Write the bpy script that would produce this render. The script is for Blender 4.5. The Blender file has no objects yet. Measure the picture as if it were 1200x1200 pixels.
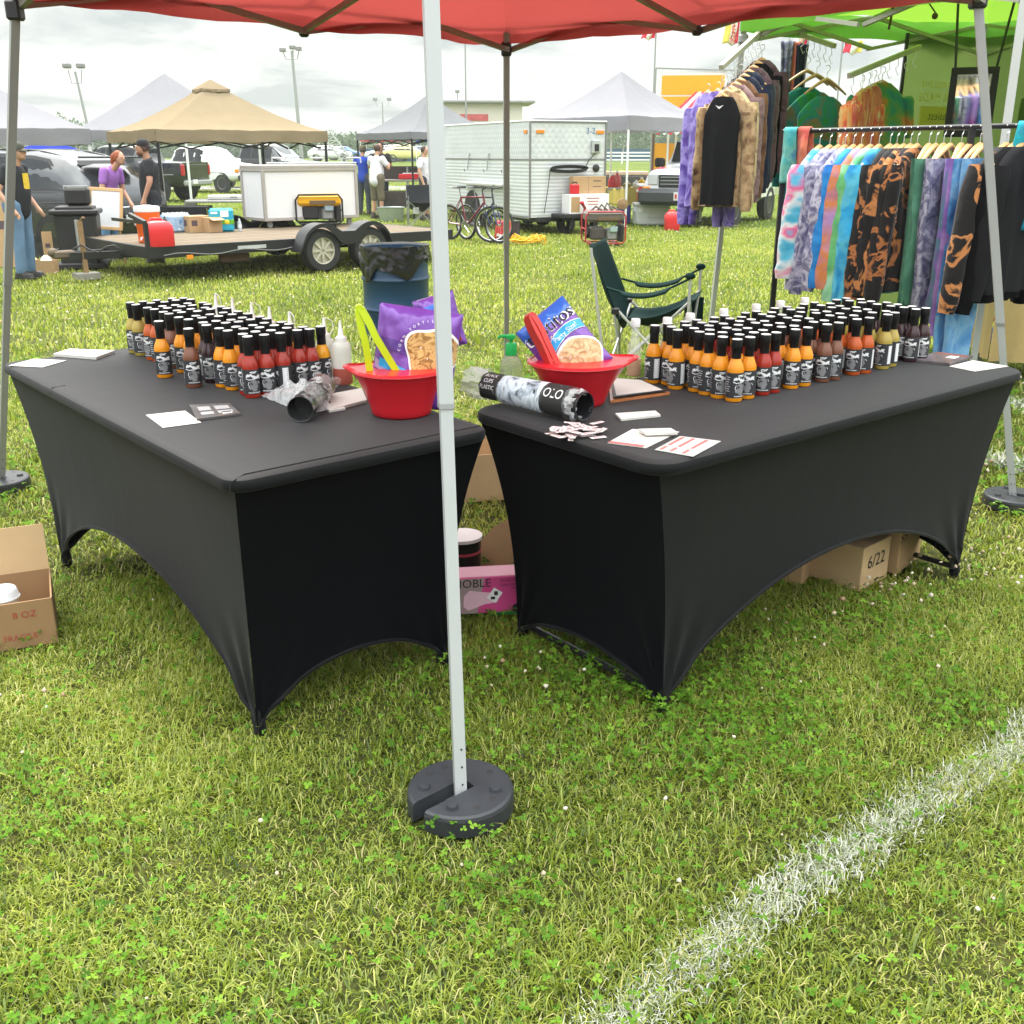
import bpy, bmesh, math, random
import numpy as np
from mathutils import Vector, Matrix, noise as mnoise
R = math.radians
SC = bpy.context.scene
COL = SC.collection
rnd = random.Random(7)
nrs = np.random.RandomState(11)
PI = math.pi
# ---------------------------------------------------------------- camera geometry (used to turn measured directions into ground points)
FPX, HORIZON, CAM_H = 1205.0, 180.0, 1.434
TH = math.atan((600 - HORIZON) / FPX)
CT, ST = math.cos(TH), math.sin(TH)
def gz(y):
    t = min(1, max(0, (y - 5) / 7.0)); q = min(1, max(0, (y - 52) / 45.0)); return -0.15 * t * t * (3 - 2 * t) + .9 * q * q * (3 - 2 * q)
def G(px, py, z=0.0):
    u, v = (px - 600) / FPX, (py - 600) / FPX
    t = (CAM_H - z) / (v * CT + ST)
    return Vector((t * u, t * (CT - v * ST), z))
def GG(px, py):
    p = G(px, py, 0)
    for _ in range(8): p = G(px, py, gz(p.y))
    return p
def at(px, py, D):
    u, v = (px - 600) / FPX, (py - 600) / FPX
    t = D / (CT - v * ST)
    return Vector((t * u, D, CAM_H - t * (v * CT + ST)))
# ---------------------------------------------------------------- materials
MATS = {}
def nodes(name):
    m = bpy.data.materials.new(name); m.use_nodes = True
    nt = m.node_tree; b = nt.nodes.get('Principled BSDF')
    return m, nt, b
def mat(name, col, rough=0.5, metal=0.0, var=0.12, vscale=9.0, bump=0.0, bscale=60.0, spec=0.5, trans=0.0, alpha=1.0, coat=0.0, sheen=0.0, ior=1.45, aniso=None):
    if name in MATS: return MATS[name]
    m, nt, b = nodes(name); N, L = nt.nodes, nt.links
    tc = N.new('ShaderNodeTexCoord')
    nz = N.new('ShaderNodeTexNoise'); nz.inputs['Scale'].default_value = vscale; nz.inputs['Detail'].default_value = 5
    src = tc.outputs['Object']
    if aniso:
        mp = N.new('ShaderNodeMapping'); mp.inputs['Scale'].default_value = aniso; L.new(src, mp.inputs[0]); src = mp.outputs[0]
    L.new(src, nz.inputs['Vector'])
    mx = N.new('ShaderNodeMix'); mx.data_type = 'RGBA'
    mx.inputs[6].default_value = [max(0, c * (1 - var)) for c in col[:3]] + [1]
    mx.inputs[7].default_value = [min(1, c * (1 + var)) for c in col[:3]] + [1]
    L.new(nz.outputs['Fac'], mx.inputs[0]); L.new(mx.outputs[2], b.inputs['Base Color'])
    mr = N.new('ShaderNodeMapRange'); mr.inputs[3].default_value = max(0, rough - .07); mr.inputs[4].default_value = min(1, rough + .07)
    L.new(nz.outputs['Fac'], mr.inputs[0]); L.new(mr.outputs[0], b.inputs['Roughness'])
    b.inputs['Metallic'].default_value = metal; b.inputs['Specular IOR Level'].default_value = spec
    b.inputs['Transmission Weight'].default_value = trans; b.inputs['Alpha'].default_value = alpha
    b.inputs['Coat Weight'].default_value = coat; b.inputs['Sheen Weight'].default_value = sheen; b.inputs['IOR'].default_value = ior
    if bump:
        n2 = N.new('ShaderNodeTexNoise'); n2.inputs['Scale'].default_value = bscale; n2.inputs['Detail'].default_value = 3
        L.new(src, n2.inputs['Vector'])
        bp = N.new('ShaderNodeBump'); bp.inputs['Strength'].default_value = bump; bp.inputs['Distance'].default_value = .01
        L.new(n2.outputs['Fac'], bp.inputs['Height']); L.new(bp.outputs[0], b.inputs['Normal'])
    MATS[name] = m; return m
def fabric(name, col, trans=0.4, var=0.1, vscale=3.0, bump=0.15, bscale=7.0, tcol=None):
    if name in MATS: return MATS[name]
    m, nt, b = nodes(name); N, L = nt.nodes, nt.links
    N.remove(b); out = N['Material Output']
    tc = N.new('ShaderNodeTexCoord'); nz = N.new('ShaderNodeTexNoise'); nz.inputs['Scale'].default_value = vscale; nz.inputs['Detail'].default_value = 4
    L.new(tc.outputs['Object'], nz.inputs['Vector'])
    mx = N.new('ShaderNodeMix'); mx.data_type = 'RGBA'
    mx.inputs[6].default_value = [c * (1 - var) for c in col] + [1]; mx.inputs[7].default_value = [min(1, c * (1 + var)) for c in col] + [1]
    L.new(nz.outputs['Fac'], mx.inputs[0])
    d = N.new('ShaderNodeBsdfDiffuse'); t = N.new('ShaderNodeBsdfTranslucent')
    L.new(mx.outputs[2], d.inputs[0])
    if tcol: t.inputs[0].default_value = list(tcol) + [1]
    else: L.new(mx.outputs[2], t.inputs[0])
    ms = N.new('ShaderNodeMixShader'); ms.inputs[0].default_value = trans
    L.new(d.outputs[0], ms.inputs[1]); L.new(t.outputs[0], ms.inputs[2]); L.new(ms.outputs[0], out.inputs[0])
    if bump:
        n2 = N.new('ShaderNodeTexNoise'); n2.inputs['Scale'].default_value = bscale; n2.inputs['Detail'].default_value = 4; n2.inputs['Distortion'].default_value = .6
        L.new(tc.outputs['Object'], n2.inputs['Vector'])
        bp = N.new('ShaderNodeBump'); bp.inputs['Strength'].default_value = bump; bp.inputs['Distance'].default_value = .05
        L.new(n2.outputs['Fac'], bp.inputs['Height']); L.new(bp.outputs[0], d.inputs['Normal']); L.new(bp.outputs[0], t.inputs['Normal'])
    MATS[name] = m; return m
def dye(name, cols, scale=7.0, distort=1.5, detail=3.0, hard=False, stretch=(1, 1, 1), rough=.9, pos=None):
    """tie dyed cloth: noise through a colour ramp"""
    if name in MATS: return MATS[name]
    m, nt, b = nodes(name); N, L = nt.nodes, nt.links
    tc = N.new('ShaderNodeTexCoord'); mp = N.new('ShaderNodeMapping'); mp.inputs['Scale'].default_value = stretch
    oi = N.new('ShaderNodeObjectInfo'); av = N.new('ShaderNodeVectorMath'); av.operation = 'ADD'
    L.new(tc.outputs['Object'], mp.inputs[0]); L.new(mp.outputs[0], av.inputs[0])
    sc = N.new('ShaderNodeVectorMath'); sc.operation = 'SCALE'; sc.inputs['Scale'].default_value = 11; L.new(oi.outputs['Location'], sc.inputs[0]); L.new(sc.outputs[0], av.inputs[1])
    nz = N.new('ShaderNodeTexNoise'); nz.inputs['Scale'].default_value = scale; nz.inputs['Detail'].default_value = detail; nz.inputs['Distortion'].default_value = distort * .4
    L.new(av.outputs[0], nz.inputs['Vector'])
    cr = N.new('ShaderNodeValToRGB'); e = cr.color_ramp.elements
    n = len(cols)
    for i, c in enumerate(cols):
        p = pos[i] if pos else .3 + .4 * i / (n - 1)
        if i < 2: el = e[i]; el.position = p
        else: el = e.new(p)
        el.color = list(c) + [1]
    if hard: cr.color_ramp.interpolation = 'CONSTANT' if hard == 2 else 'EASE'
    L.new(nz.outputs['Fac'], cr.inputs[0]); L.new(cr.outputs[0], b.inputs['Base Color'])
    b.inputs['Roughness'].default_value = rough; b.inputs['Sheen Weight'].default_value = .15; b.inputs['Specular IOR Level'].default_value = .15
    n2 = N.new('ShaderNodeTexNoise'); n2.inputs['Scale'].default_value = 14; L.new(tc.outputs['Object'], n2.inputs['Vector'])
    bp = N.new('ShaderNodeBump'); bp.inputs['Strength'].default_value = .4; bp.inputs['Distance'].default_value = .02
    L.new(n2.outputs['Fac'], bp.inputs['Height']); L.new(bp.outputs[0], b.inputs['Normal'])
    MATS[name] = m; return m
# ---------------------------------------------------------------- mesh builder
def TRS(x=0, y=0, z=0, rz=0, rx=0, ry=0, s=1):
    return Matrix.Translation((x, y, z)) @ Matrix.Rotation(rz, 4, 'Z') @ Matrix.Rotation(ry, 4, 'Y') @ Matrix.Rotation(rx, 4, 'X') @ Matrix.Scale(s, 4)
_txt = {}
def text_geo(s):
    if s in _txt: return _txt[s]
    cu = bpy.data.curves.new('lettering', 'FONT'); cu.body = s; cu.size = 1; cu.align_x = 'CENTER'; cu.align_y = 'CENTER'; cu.resolution_u = 3
    ob = bpy.data.objects.new('lettering', cu)
    me = bpy.data.meshes.new_from_object(ob)
    vs = [tuple(v.co) for v in me.vertices]; fs = [tuple(p.vertices) for p in me.polygons]
    bpy.data.objects.remove(ob); bpy.data.curves.remove(cu); bpy.data.meshes.remove(me)
    _txt[s] = (vs, fs); return vs, fs
class MB:
    def __init__(s): s.v = []; s.f = []; s.m = []; s.mi = 0; s.X = Matrix()
    def add(s, vs, fs, X=None):
        M = s.X if X is None else s.X @ X
        o = len(s.v); s.v.extend([M @ Vector(p) for p in vs])
        for f in fs: s.f.append([i + o for i in f]); s.m.append(s.mi)
        return s
    def box(s, c, d, bev=0.0, X=None, taper=1.0):
        hx, hy, hz = d[0] / 2, d[1] / 2, d[2] / 2
        if bev <= 0 and taper == 1.0:
            vs = [(c[0] + a * hx, c[1] + b * hy, c[2] + e * hz) for a in (-1, 1) for b in (-1, 1) for e in (-1, 1)]
            return s.add(vs, [(0, 1, 3, 2), (4, 6, 7, 5), (0, 4, 5, 1), (2, 3, 7, 6), (0, 2, 6, 4), (1, 5, 7, 3)], X)
        bev = min(bev, hx * .49, hy * .49, hz * .49) or 1e-4
        vs = []; ix = {}
        for a in (-1, 1):
            for b in (-1, 1):
                for e in (-1, 1):
                    t = taper if e > 0 else 1.0
                    for k in range(3):
                        p = [a * (hx * t - (bev if k != 0 else 0)), b * (hy * t - (bev if k != 1 else 0)), e * (hz - (bev if k != 2 else 0))]
                        ix[(a, b, e, k)] = len(vs); vs.append((c[0] + p[0], c[1] + p[1], c[2] + p[2]))
        fs = []
        for q in (-1, 1):
            fs.append([ix[(q, b, e, 0)] for b, e in ((-1, -1), (1, -1), (1, 1), (-1, 1))])
            fs.append([ix[(a, q, e, 1)] for a, e in ((-1, -1), (1, -1), (1, 1), (-1, 1))])
            fs.append([ix[(a, b, q, 2)] for a, b in ((-1, -1), (1, -1), (1, 1), (-1, 1))])
            for w in (-1, 1):
                fs.append([ix[(q, w, -1, 0)], ix[(q, w, 1, 0)], ix[(q, w, 1, 1)], ix[(q, w, -1, 1)]])
                fs.append([ix[(q, -1, w, 0)], ix[(q, 1, w, 0)], ix[(q, 1, w, 2)], ix[(q, -1, w, 2)]])
                fs.append([ix[(-1, q, w, 1)], ix[(1, q, w, 1)], ix[(1, q, w, 2)], ix[(-1, q, w, 2)]])
                for e in (-1, 1): fs.append([ix[(q, w, e, 0)], ix[(q, w, e, 1)], ix[(q, w, e, 2)]])
        return s.add(vs, fs, X)
    def tube(s, pts, r, n=8, closed=False, caps=True, X=None, flat=1.0):
        pts = [Vector(p) for p in pts]; k = len(pts)
        rr = r if isinstance(r, (list, tuple)) else [r] * k
        vs = []; T0 = None; U = None
        for i, p in enumerate(pts):
            a = pts[i - 1] if (i > 0 or closed) else p; b = pts[(i + 1) % k] if (i < k - 1 or closed) else p
            T = (b - a).normalized() if (b - a).length > 1e-9 else Vector((0, 0, 1))
            if U is None:
                U = T.cross(Vector((0, 0, 1)));
                if U.length < .05: U = T.cross(Vector((0, 1, 0)))
                U.normalize()
            else:
                U = (U - T * U.dot(T))
                if U.length < 1e-6: U = T.orthogonal()
                U.normalize()
            V = T.cross(U)
            for j in range(n):
                a2 = 2 * PI * (j + .5) / n
                vs.append(p + (U * math.cos(a2) + V * math.sin(a2) * flat) * rr[i])
        fs = []
        for i in range(k if closed else k - 1):
            for j in range(n):
                i2 = (i + 1) % k
                fs.append((i * n + j, i * n + (j + 1) % n, i2 * n + (j + 1) % n, i2 * n + j))
        if caps and not closed: fs.append(list(range(n))[::-1]); fs.append([(k - 1) * n + j for j in range(n)])
        return s.add(vs, fs, X)
    def bar(s, a, b, w, h=None, X=None):
        """square section bar"""
        return s.tube([a, b], w * .7071, n=4, X=X)
    def lathe(s, prof, n=24, c=(0, 0, 0), X=None, arc=None, fn=None, caps=True):
        vs = []; fs = []; k = len(prof)
        a0, a1 = arc if arc else (0, 2 * PI)
        cols = n + 1 if arc else n
        for (r, z) in prof:
            for j in range(cols):
                a = a0 + (a1 - a0) * j / n
                p = (r * math.cos(a), r * math.sin(a), z)
                if fn: p = fn(p, a)
                vs.append((c[0] + p[0], c[1] + p[1], c[2] + p[2]))
        for i in range(k - 1):
            for j in range(n):
                j2 = j + 1 if arc else (j + 1) % n
                fs.append((i * cols + j, i * cols + j2, (i + 1) * cols + j2, (i + 1) * cols + j))
        if not arc and caps:
            if prof[0][0] > 1e-5: fs.append(list(range(cols))[::-1])
            if prof[-1][0] > 1e-5: fs.append([(k - 1) * cols + j for j in range(cols)])
        return s.add(vs, fs, X)
    def prism(s, poly, z0, z1, X=None):
        n = len(poly)
        vs = [(x, y, z0) for x, y in poly] + [(x, y, z1) for x, y in poly]
        fs = [list(range(n))[::-1], [n + i for i in range(n)]] + [(i, (i + 1) % n, n + (i + 1) % n, n + i) for i in range(n)]
        return s.add(vs, fs, X)
    def loft(s, rings, caps=True, X=None, closed=True):
        n = len(rings[0]); vs = [p for r in rings for p in r]; fs = []
        m = n if closed else n - 1
        for i in range(len(rings) - 1):
            for j in range(m): fs.append((i * n + j, i * n + (j + 1) % n, (i + 1) * n + (j + 1) % n, (i + 1) * n + j))
        if caps and closed: fs.append(list(range(n))[::-1]); fs.append([(len(rings) - 1) * n + j for j in range(n)])
        return s.add(vs, fs, X)
    def grid(s, nu, nv, fn, X=None, wrap=False):
        vs = [fn(i / nu, j / nv) for i in range(nu + 1) for j in range(nv + 1)]
        fs = [(i * (nv + 1) + j, (i + 1) * (nv + 1) + j, (i + 1) * (nv + 1) + j + 1, i * (nv + 1) + j + 1) for i in range(nu) for j in range(nv)]
        return s.add(vs, fs, X)
    def ell(s, c, r, nu=12, nv=8, X=None):
        if not isinstance(r, (tuple, list)): r = (r, r, r)
        vs = [(c[0], c[1], c[2] - r[2])]
        for i in range(1, nv):
            a = -PI / 2 + PI * i / nv
            for j in range(nu):
                b = 2 * PI * j / nu
                vs.append((c[0] + r[0] * math.cos(a) * math.cos(b), c[1] + r[1] * math.cos(a) * math.sin(b), c[2] + r[2] * math.sin(a)))
        vs.append((c[0], c[1], c[2] + r[2])); fs = []
        for j in range(nu):
            fs.append((0, 1 + (j + 1) % nu, 1 + j)); fs.append((len(vs) - 1, 1 + (nv - 2) * nu + j, 1 + (nv - 2) * nu + (j + 1) % nu))
            for i in range(nv - 2):
                fs.append((1 + i * nu + j, 1 + i * nu + (j + 1) % nu, 1 + (i + 1) * nu + (j + 1) % nu, 1 + (i + 1) * nu + j))
        return s.add(vs, fs, X)
    def cap(s, p0, r0, p1, r1, n=12):
        """tapered capsule, closed"""
        p0, p1 = Vector(p0), Vector(p1); d = p1 - p0; L = d.length
        q = Vector((0, 0, 1)).rotation_difference(d.normalized() if L > 1e-6 else Vector((0, 0, 1))).to_matrix().to_4x4()
        pr = [(max(1e-4, r0 * math.sin(t * PI / 8)), -r0 * math.cos(t * PI / 8)) for t in range(0, 5)] + [(max(1e-4, r1 * math.cos(t * PI / 8)), L + r1 * math.sin(t * PI / 8)) for t in range(0, 5)]
        return s.lathe(pr, n, X=Matrix.Translation(p0) @ q)
    def text(s, st, size, X, fn=None):
        vs, fs = text_geo(st)
        vs = [(p[0] * size, p[1] * size, p[2] * size) for p in vs]
        if fn: vs = [fn(p) for p in vs]
        return s.add(vs, fs, X)
    def mesh(s, name, mats, angle=35, fixn=True):
        me = bpy.data.meshes.new(name)
        me.from_pydata([tuple(p) for p in s.v], [], s.f)
        if not isinstance(mats, (list, tuple)): mats = [mats]
        for m in mats: me.materials.append(m)
        if len(mats) > 1: me.polygons.foreach_set('material_index', s.m)
        if fixn:
            bm = bmesh.new(); bm.from_mesh(me); bmesh.ops.recalc_face_normals(bm, faces=bm.faces); bm.to_mesh(me); bm.free()
        if angle:
            me.shade_smooth(); me.set_sharp_from_angle(angle=R(angle))
        me.update(); return me
    def build(s, name, mats, parent=None, angle=35, fixn=True):
        o = bpy.data.objects.new(name, s.mesh(name, mats, angle, fixn)); COL.objects.link(o)
        if parent: o.parent = parent
        return o
def thing(name, label, cat, loc=(0, 0, 0), rz=0, group=None):
    o = bpy.data.objects.new(name, None); COL.objects.link(o); o.empty_display_size = .1
    o.location = loc; o.rotation_euler = (0, 0, rz)
    return tag(o, label, cat, group)
def tag(o, label=None, cat=None, group=None, kind=None):
    if label: o['label'] = label
    if cat: o['category'] = cat
    if group: o['group'] = group
    if kind: o['kind'] = kind
    return o
def copy_tree(o, parent=None):
    c = o.copy(); COL.objects.link(c)
    if parent: c.parent = parent
    for ch in list(o.children): copy_tree(ch, c)
    return c
def remesh(mb, voxel, smooth=6):
    me = mb.mesh('tmp', mat('plain_grey', (.5, .5, .5)), angle=None)
    o = bpy.data.objects.new('tmp', me); COL.objects.link(o)
    r = o.modifiers.new('r', 'REMESH'); r.mode = 'VOXEL'; r.voxel_size = voxel
    sm = o.modifiers.new('s', 'SMOOTH'); sm.iterations = smooth; sm.factor = .5
    dg = bpy.context.evaluated_depsgraph_get(); dg.update()
    out = bpy.data.meshes.new_from_object(o.evaluated_get(dg))
    bpy.data.objects.remove(o); bpy.data.meshes.remove(me)
    out.shade_smooth(); return out
def put_mesh(name, me, m, parent):
    me.materials.clear(); me.materials.append(m); me.name = name
    o = bpy.data.objects.new(name, me); COL.objects.link(o); o.parent = parent; return o
def fbm(x, y, z=0.0, o=3): return mnoise.fractal(Vector((x, y, z)), 1.0, 2.0, o)
# shared materials
M_STEEL = lambda: mat('painted_steel', (.56, .58, .59), .42, 0.15, .08)
M_GREY = lambda: mat('grey_steel', (.30, .31, .31), .45, .3, .1)
M_BLK = lambda: mat('black_plastic', (.018, .018, .02), .45, 0, .2)
M_BLKS = lambda: mat('black_steel', (.02, .02, .022), .4, .2, .2)
M_CHROME = lambda: mat('chrome', (.7, .7, .7), .2, 1, .05)
M_CARD = lambda: mat('cardboard', (.42, .27, .14), .85, 0, .1, 14, bump=.1)
M_CARDI = lambda: mat('cardboard_light', (.52, .36, .20), .85, 0, .1, 14)
M_WHITE = lambda: mat('white_paint', (.76, .77, .78), .5, 0, .05)
M_RUB = lambda: mat('tyre_rubber', (.022, .022, .023), .8, 0, .25)
M_PAPER = lambda: mat('white_paper', (.56, .545, .515), .7, 0, .06)
M_INK = lambda: mat('black_ink', (.02, .02, .02), .7, 0, .1)
M_RED = lambda: mat('red_plastic', (.55, .012, .022), .35, 0, .08, coat=.2)
M_GLASSD = lambda: mat('dark_glass', (.010, .012, .014), .10, 0, .1, spec=.35)
M_WOODL = lambda: mat('light_wood', (.58, .36, .17), .5, 0, .15, 12, aniso=(1, 1, 8))
# ================================================================ sky, sun, camera
w = bpy.data.worlds.new("World"); SC.world = w; w.use_nodes = True
N, L = w.node_tree.nodes, w.node_tree.links
bg = N['Background']; bg.inputs['Strength'].default_value = .1
SUN_EL, SUN_AZ = R(58), R(-22)     # azimuth measured from +Y towards +X
sky = N.new('ShaderNodeTexSky'); sky.sky_type = 'NISHITA'; sky.sun_disc = False; sky.sun_elevation = SUN_EL; sky.sun_rotation = SUN_AZ
sky.air_density = 1.2; sky.dust_density = 3
tc = N.new('ShaderNodeTexCoord'); sep = N.new('ShaderNodeSeparateXYZ'); L.new(tc.outputs['Generated'], sep.inputs[0])
def mth(op, a, b=None, clamp=False):
    n = N.new('ShaderNodeMath'); n.operation = op; n.use_clamp = clamp
    for i, q in enumerate((a, b)):
        if q is None: continue
        if isinstance(q, (int, float)): n.inputs[i].default_value = q
        else: L.new(q, n.inputs[i])
    return n.outputs[0]
zz = mth('MAXIMUM', sep.outputs[2], 0.0)
den = mth('ADD', zz, .16)
cx = mth('DIVIDE', sep.outputs[0], den); cy = mth('DIVIDE', sep.outputs[1], den)
cmb = N.new('ShaderNodeCombineXYZ'); L.new(cx, cmb.inputs[0]); L.new(cy, cmb.inputs[1])
n1 = N.new('ShaderNodeTexNoise'); n1.inputs['Scale'].default_value = 1.5; n1.inputs['Detail'].default_value = 7; n1.inputs['Roughness'].default_value = .52; n1.inputs['Distortion'].default_value = .35
L.new(cmb.outputs[0], n1.inputs['Vector'])
cr = N.new('ShaderNodeValToRGB'); L.new(n1.outputs['Fac'], cr.inputs[0])
e = cr.color_ramp.elements; e[0].position = .39; e[0].color = (.50, .54, .56, 1); e[1].position = .61; e[1].color = (.98, .975, .93, 1)
el = e.new(.49); el.color = (.80, .825, .80, 1)
upper_gain = mth('ADD', mth('MULTIPLY', mth('MAXIMUM', mth('SUBTRACT', zz, .12), 0.0), 6.8), 1.0)  # steep gain for the unseen upper sky, added to light under the canopy
SKY_GAIN = 6.5
vm = N.new('ShaderNodeVectorMath'); vm.operation = 'SCALE'; L.new(cr.outputs[0], vm.inputs[0]); L.new(mth('MULTIPLY', upper_gain, SKY_GAIN), vm.inputs['Scale'])
mx = N.new('ShaderNodeMix'); mx.data_type = 'RGBA'; mx.inputs[0].default_value = .93
L.new(sky.outputs[0], mx.inputs[6]); L.new(vm.outputs[0], mx.inputs[7]); L.new(mx.outputs[2], bg.inputs['Color'])
sl = bpy.data.lights.new('sun', 'SUN'); sl.energy = 2.9; sl.angle = R(14); sl.color = (1, .96, .88)
so = bpy.data.objects.new('sun', sl); COL.objects.link(so)
sd = Vector((math.sin(SUN_AZ) * math.cos(SUN_EL), math.cos(SUN_AZ) * math.cos(SUN_EL), math.sin(SUN_EL)))
so.rotation_euler = sd.to_track_quat('Z', 'Y').to_euler(); so.location = (0, 20, 30)
cam = bpy.data.cameras.new('camera'); co = bpy.data.objects.new('camera', cam); COL.objects.link(co)
cam.sensor_width = 36; cam.lens = 36 * FPX / 1200; cam.clip_end = 2000; cam.clip_start = .05
co.location = (0, 0, CAM_H); co.rotation_euler = (PI / 2 - TH, 0, 0); SC.camera = co
SC.view_settings.view_transform = 'Standard'; SC.view_settings.look = 'None'; SC.view_settings.exposure = 0.70; SC.view_settings.gamma = 1
SC.render.engine = 'CYCLES'; cy_ = SC.cycles
cy_.use_denoising = True; cy_.denoiser = 'OPENIMAGEDENOISE'; cy_.max_bounces = 7; cy_.diffuse_bounces = 3; cy_.glossy_bounces = 3; cy_.transmission_bounces = 6; cy_.transparent_max_bounces = 12
cy_.caustics_reflective = False; cy_.caustics_refractive = False; cy_.sample_clamp_indirect = 6
cy_.use_adaptive_sampling = True; cy_.adaptive_threshold = .01
# ================================================================ ground
def ground_mat():
    m, nt, b = nodes('lawn_soil'); N, L = nt.nodes, nt.links
    tc = N.new('ShaderNodeTexCoord')
    def nz(s, d=5, dist=0):
        n = N.new('ShaderNodeTexNoise'); n.inputs['Scale'].default_value = s; n.inputs['Detail'].default_value = d; n.inputs['Distortion'].default_value = dist
        L.new(tc.outputs['Object'], n.inputs['Vector']); return n.outputs['Fac']
    def ramp(f, cs):
        c = N.new('ShaderNodeValToRGB'); e = c.color_ramp.elements
        for i, (p, col) in enumerate(cs):
            el = e[i] if i < 2 else e.new(p)
            el.position = p; el.color = list(col) + [1]
        L.new(f, c.inputs[0]); return c.outputs[0]
    fine = ramp(nz(38, 6, .4), [(.3, (.045, .075, .014)), (.5, (.10, .145, .028)), (.7, (.20, .21, .055))])
    big = ramp(nz(.55, 4), [(.35, (.72, .85, .55)), (.65, (1.1, 1.0, .9))])
    soil = ramp(nz(24, 5), [(.35, (.018, .020, .008)), (.65, (.075, .062, .026))])
    mu = N.new('ShaderNodeMix'); mu.data_type = 'RGBA'; mu.blend_type = 'MULTIPLY'; mu.inputs[0].default_value = 1; L.new(fine, mu.inputs[6]); L.new(big, mu.inputs[7])
    sp = N.new('ShaderNodeSeparateXYZ'); L.new(tc.outputs['Object'], sp.inputs[0])
    mr = N.new('ShaderNodeMapRange'); mr.inputs[1].default_value = 6; mr.inputs[2].default_value = 22; mr.inputs[3].default_value = .75; mr.inputs[4].default_value = .0; L.new(sp.outputs[1], mr.inputs[0])
    m2 = N.new('ShaderNodeMix'); m2.data_type = 'RGBA'; L.new(mr.outputs[0], m2.inputs[0]); L.new(mu.outputs[2], m2.inputs[6]); L.new(soil, m2.inputs[7])
    L.new(m2.outputs[2], b.inputs['Base Color']); b.inputs['Roughness'].default_value = .95; b.inputs['Specular IOR Level'].default_value = .1
    bp = N.new('ShaderNodeBump'); bp.inputs['Strength'].default_value = .8; bp.inputs['Distance'].default_value = .03; L.new(nz(60, 4), bp.inputs['Height']); L.new(bp.outputs[0], b.inputs['Normal'])
    return m
mb = MB()
ys = list(np.linspace(-12, 16, 90)) + [20, 30, 45, 52, 57, 62, 67, 72, 77, 82, 87, 92, 97, 130, 220, 400, 900]; xs = [-900, -300, -100, -40, -20] + list(np.linspace(-14, 14, 57)) + [20, 40, 100, 300, 900]
vs = [(x, y, gz(y) + (.012 * fbm(x * 1.3, y * 1.3) - .012 if abs(x) < 15 and y < 17 else -.01)) for x in xs for y in ys]
ny = len(ys); fs = [(i * ny + j, (i + 1) * ny + j, (i + 1) * ny + j + 1, i * ny + j + 1) for i in range(len(xs) - 1) for j in range(ny - 1)]
mb.add(vs, fs); tag(mb.build('ground', ground_mat()), kind='structure')
# ---- things the grass must not poke through (x, y, radius)
BASE_F = G(540, 943); BASE_L = G(2, 572); BASE_R = G(1187, 592)
HOLES = [(BASE_F.x, BASE_F.y, .125), (BASE_L.x, BASE_L.y, .125), (BASE_R.x, BASE_R.y, .125)]
def blade_mat(name, stops, transl=.35, gl=.04):
    m, nt, b = nodes(name); N, L = nt.nodes, nt.links; N.remove(b)
    a = N.new('ShaderNodeAttribute'); a.attribute_name = 'tint'
    c = N.new('ShaderNodeValToRGB'); e = c.color_ramp.elements
    for i, (p, col) in enumerate(stops):
        el = e[i] if i < 2 else e.new(p)
        el.position = p; el.color = list(col) + [1]
    L.new(a.outputs['Fac'], c.inputs[0])
    d = N.new('ShaderNodeBsdfDiffuse'); t = N.new('ShaderNodeBsdfTranslucent'); g = N.new('ShaderNodeBsdfGlossy'); g.inputs['Roughness'].default_value = .45
    L.new(c.outputs[0], d.inputs[0]); L.new(c.outputs[0], t.inputs[0])
    ms = N.new('ShaderNodeMixShader'); ms.inputs[0].default_value = transl; L.new(d.outputs[0], ms.inputs[1]); L.new(t.outputs[0], ms.inputs[2])
    m2 = N.new('ShaderNodeMixShader'); m2.inputs[0].default_value = gl; L.new(ms.outputs[0], m2.inputs[1]); L.new(g.outputs[0], m2.inputs[2])
    L.new(m2.outputs[0], N['Material Output'].inputs[0]); return m
def scatter(n, y0, y1, half=.62, pw=1.0):
    y = np.sqrt(nrs.uniform(y0 ** 2, y1 ** 2, n)); x = nrs.uniform(-1, 1, n) * (half * y + .25)
    return x, y
_prm = nrs.uniform(0, 1, (64, 64))
def vnoise(x, y, s):
    x, y = np.asarray(x) * s + 100, np.asarray(y) * s + 100
    xi, yi = np.floor(x).astype(int), np.floor(y).astype(int); fx, fy = x - xi, y - yi
    fx, fy = fx * fx * (3 - 2 * fx), fy * fy * (3 - 2 * fy)
    P = lambda a, b: _prm[a % 64, b % 64]
    return (P(xi, yi) * (1 - fx) + P(xi + 1, yi) * fx) * (1 - fy) + (P(xi, yi + 1) * (1 - fx) + P(xi + 1, yi + 1) * fx) * fy
gzv = lambda y: -.15 * (lambda t: t * t * (3 - 2 * t))(np.clip((y - 5) / 7.0, 0, 1)) + .9 * (lambda t: t * t * (3 - 2 * t))(np.clip((y - 52) / 45.0, 0, 1))
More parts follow.
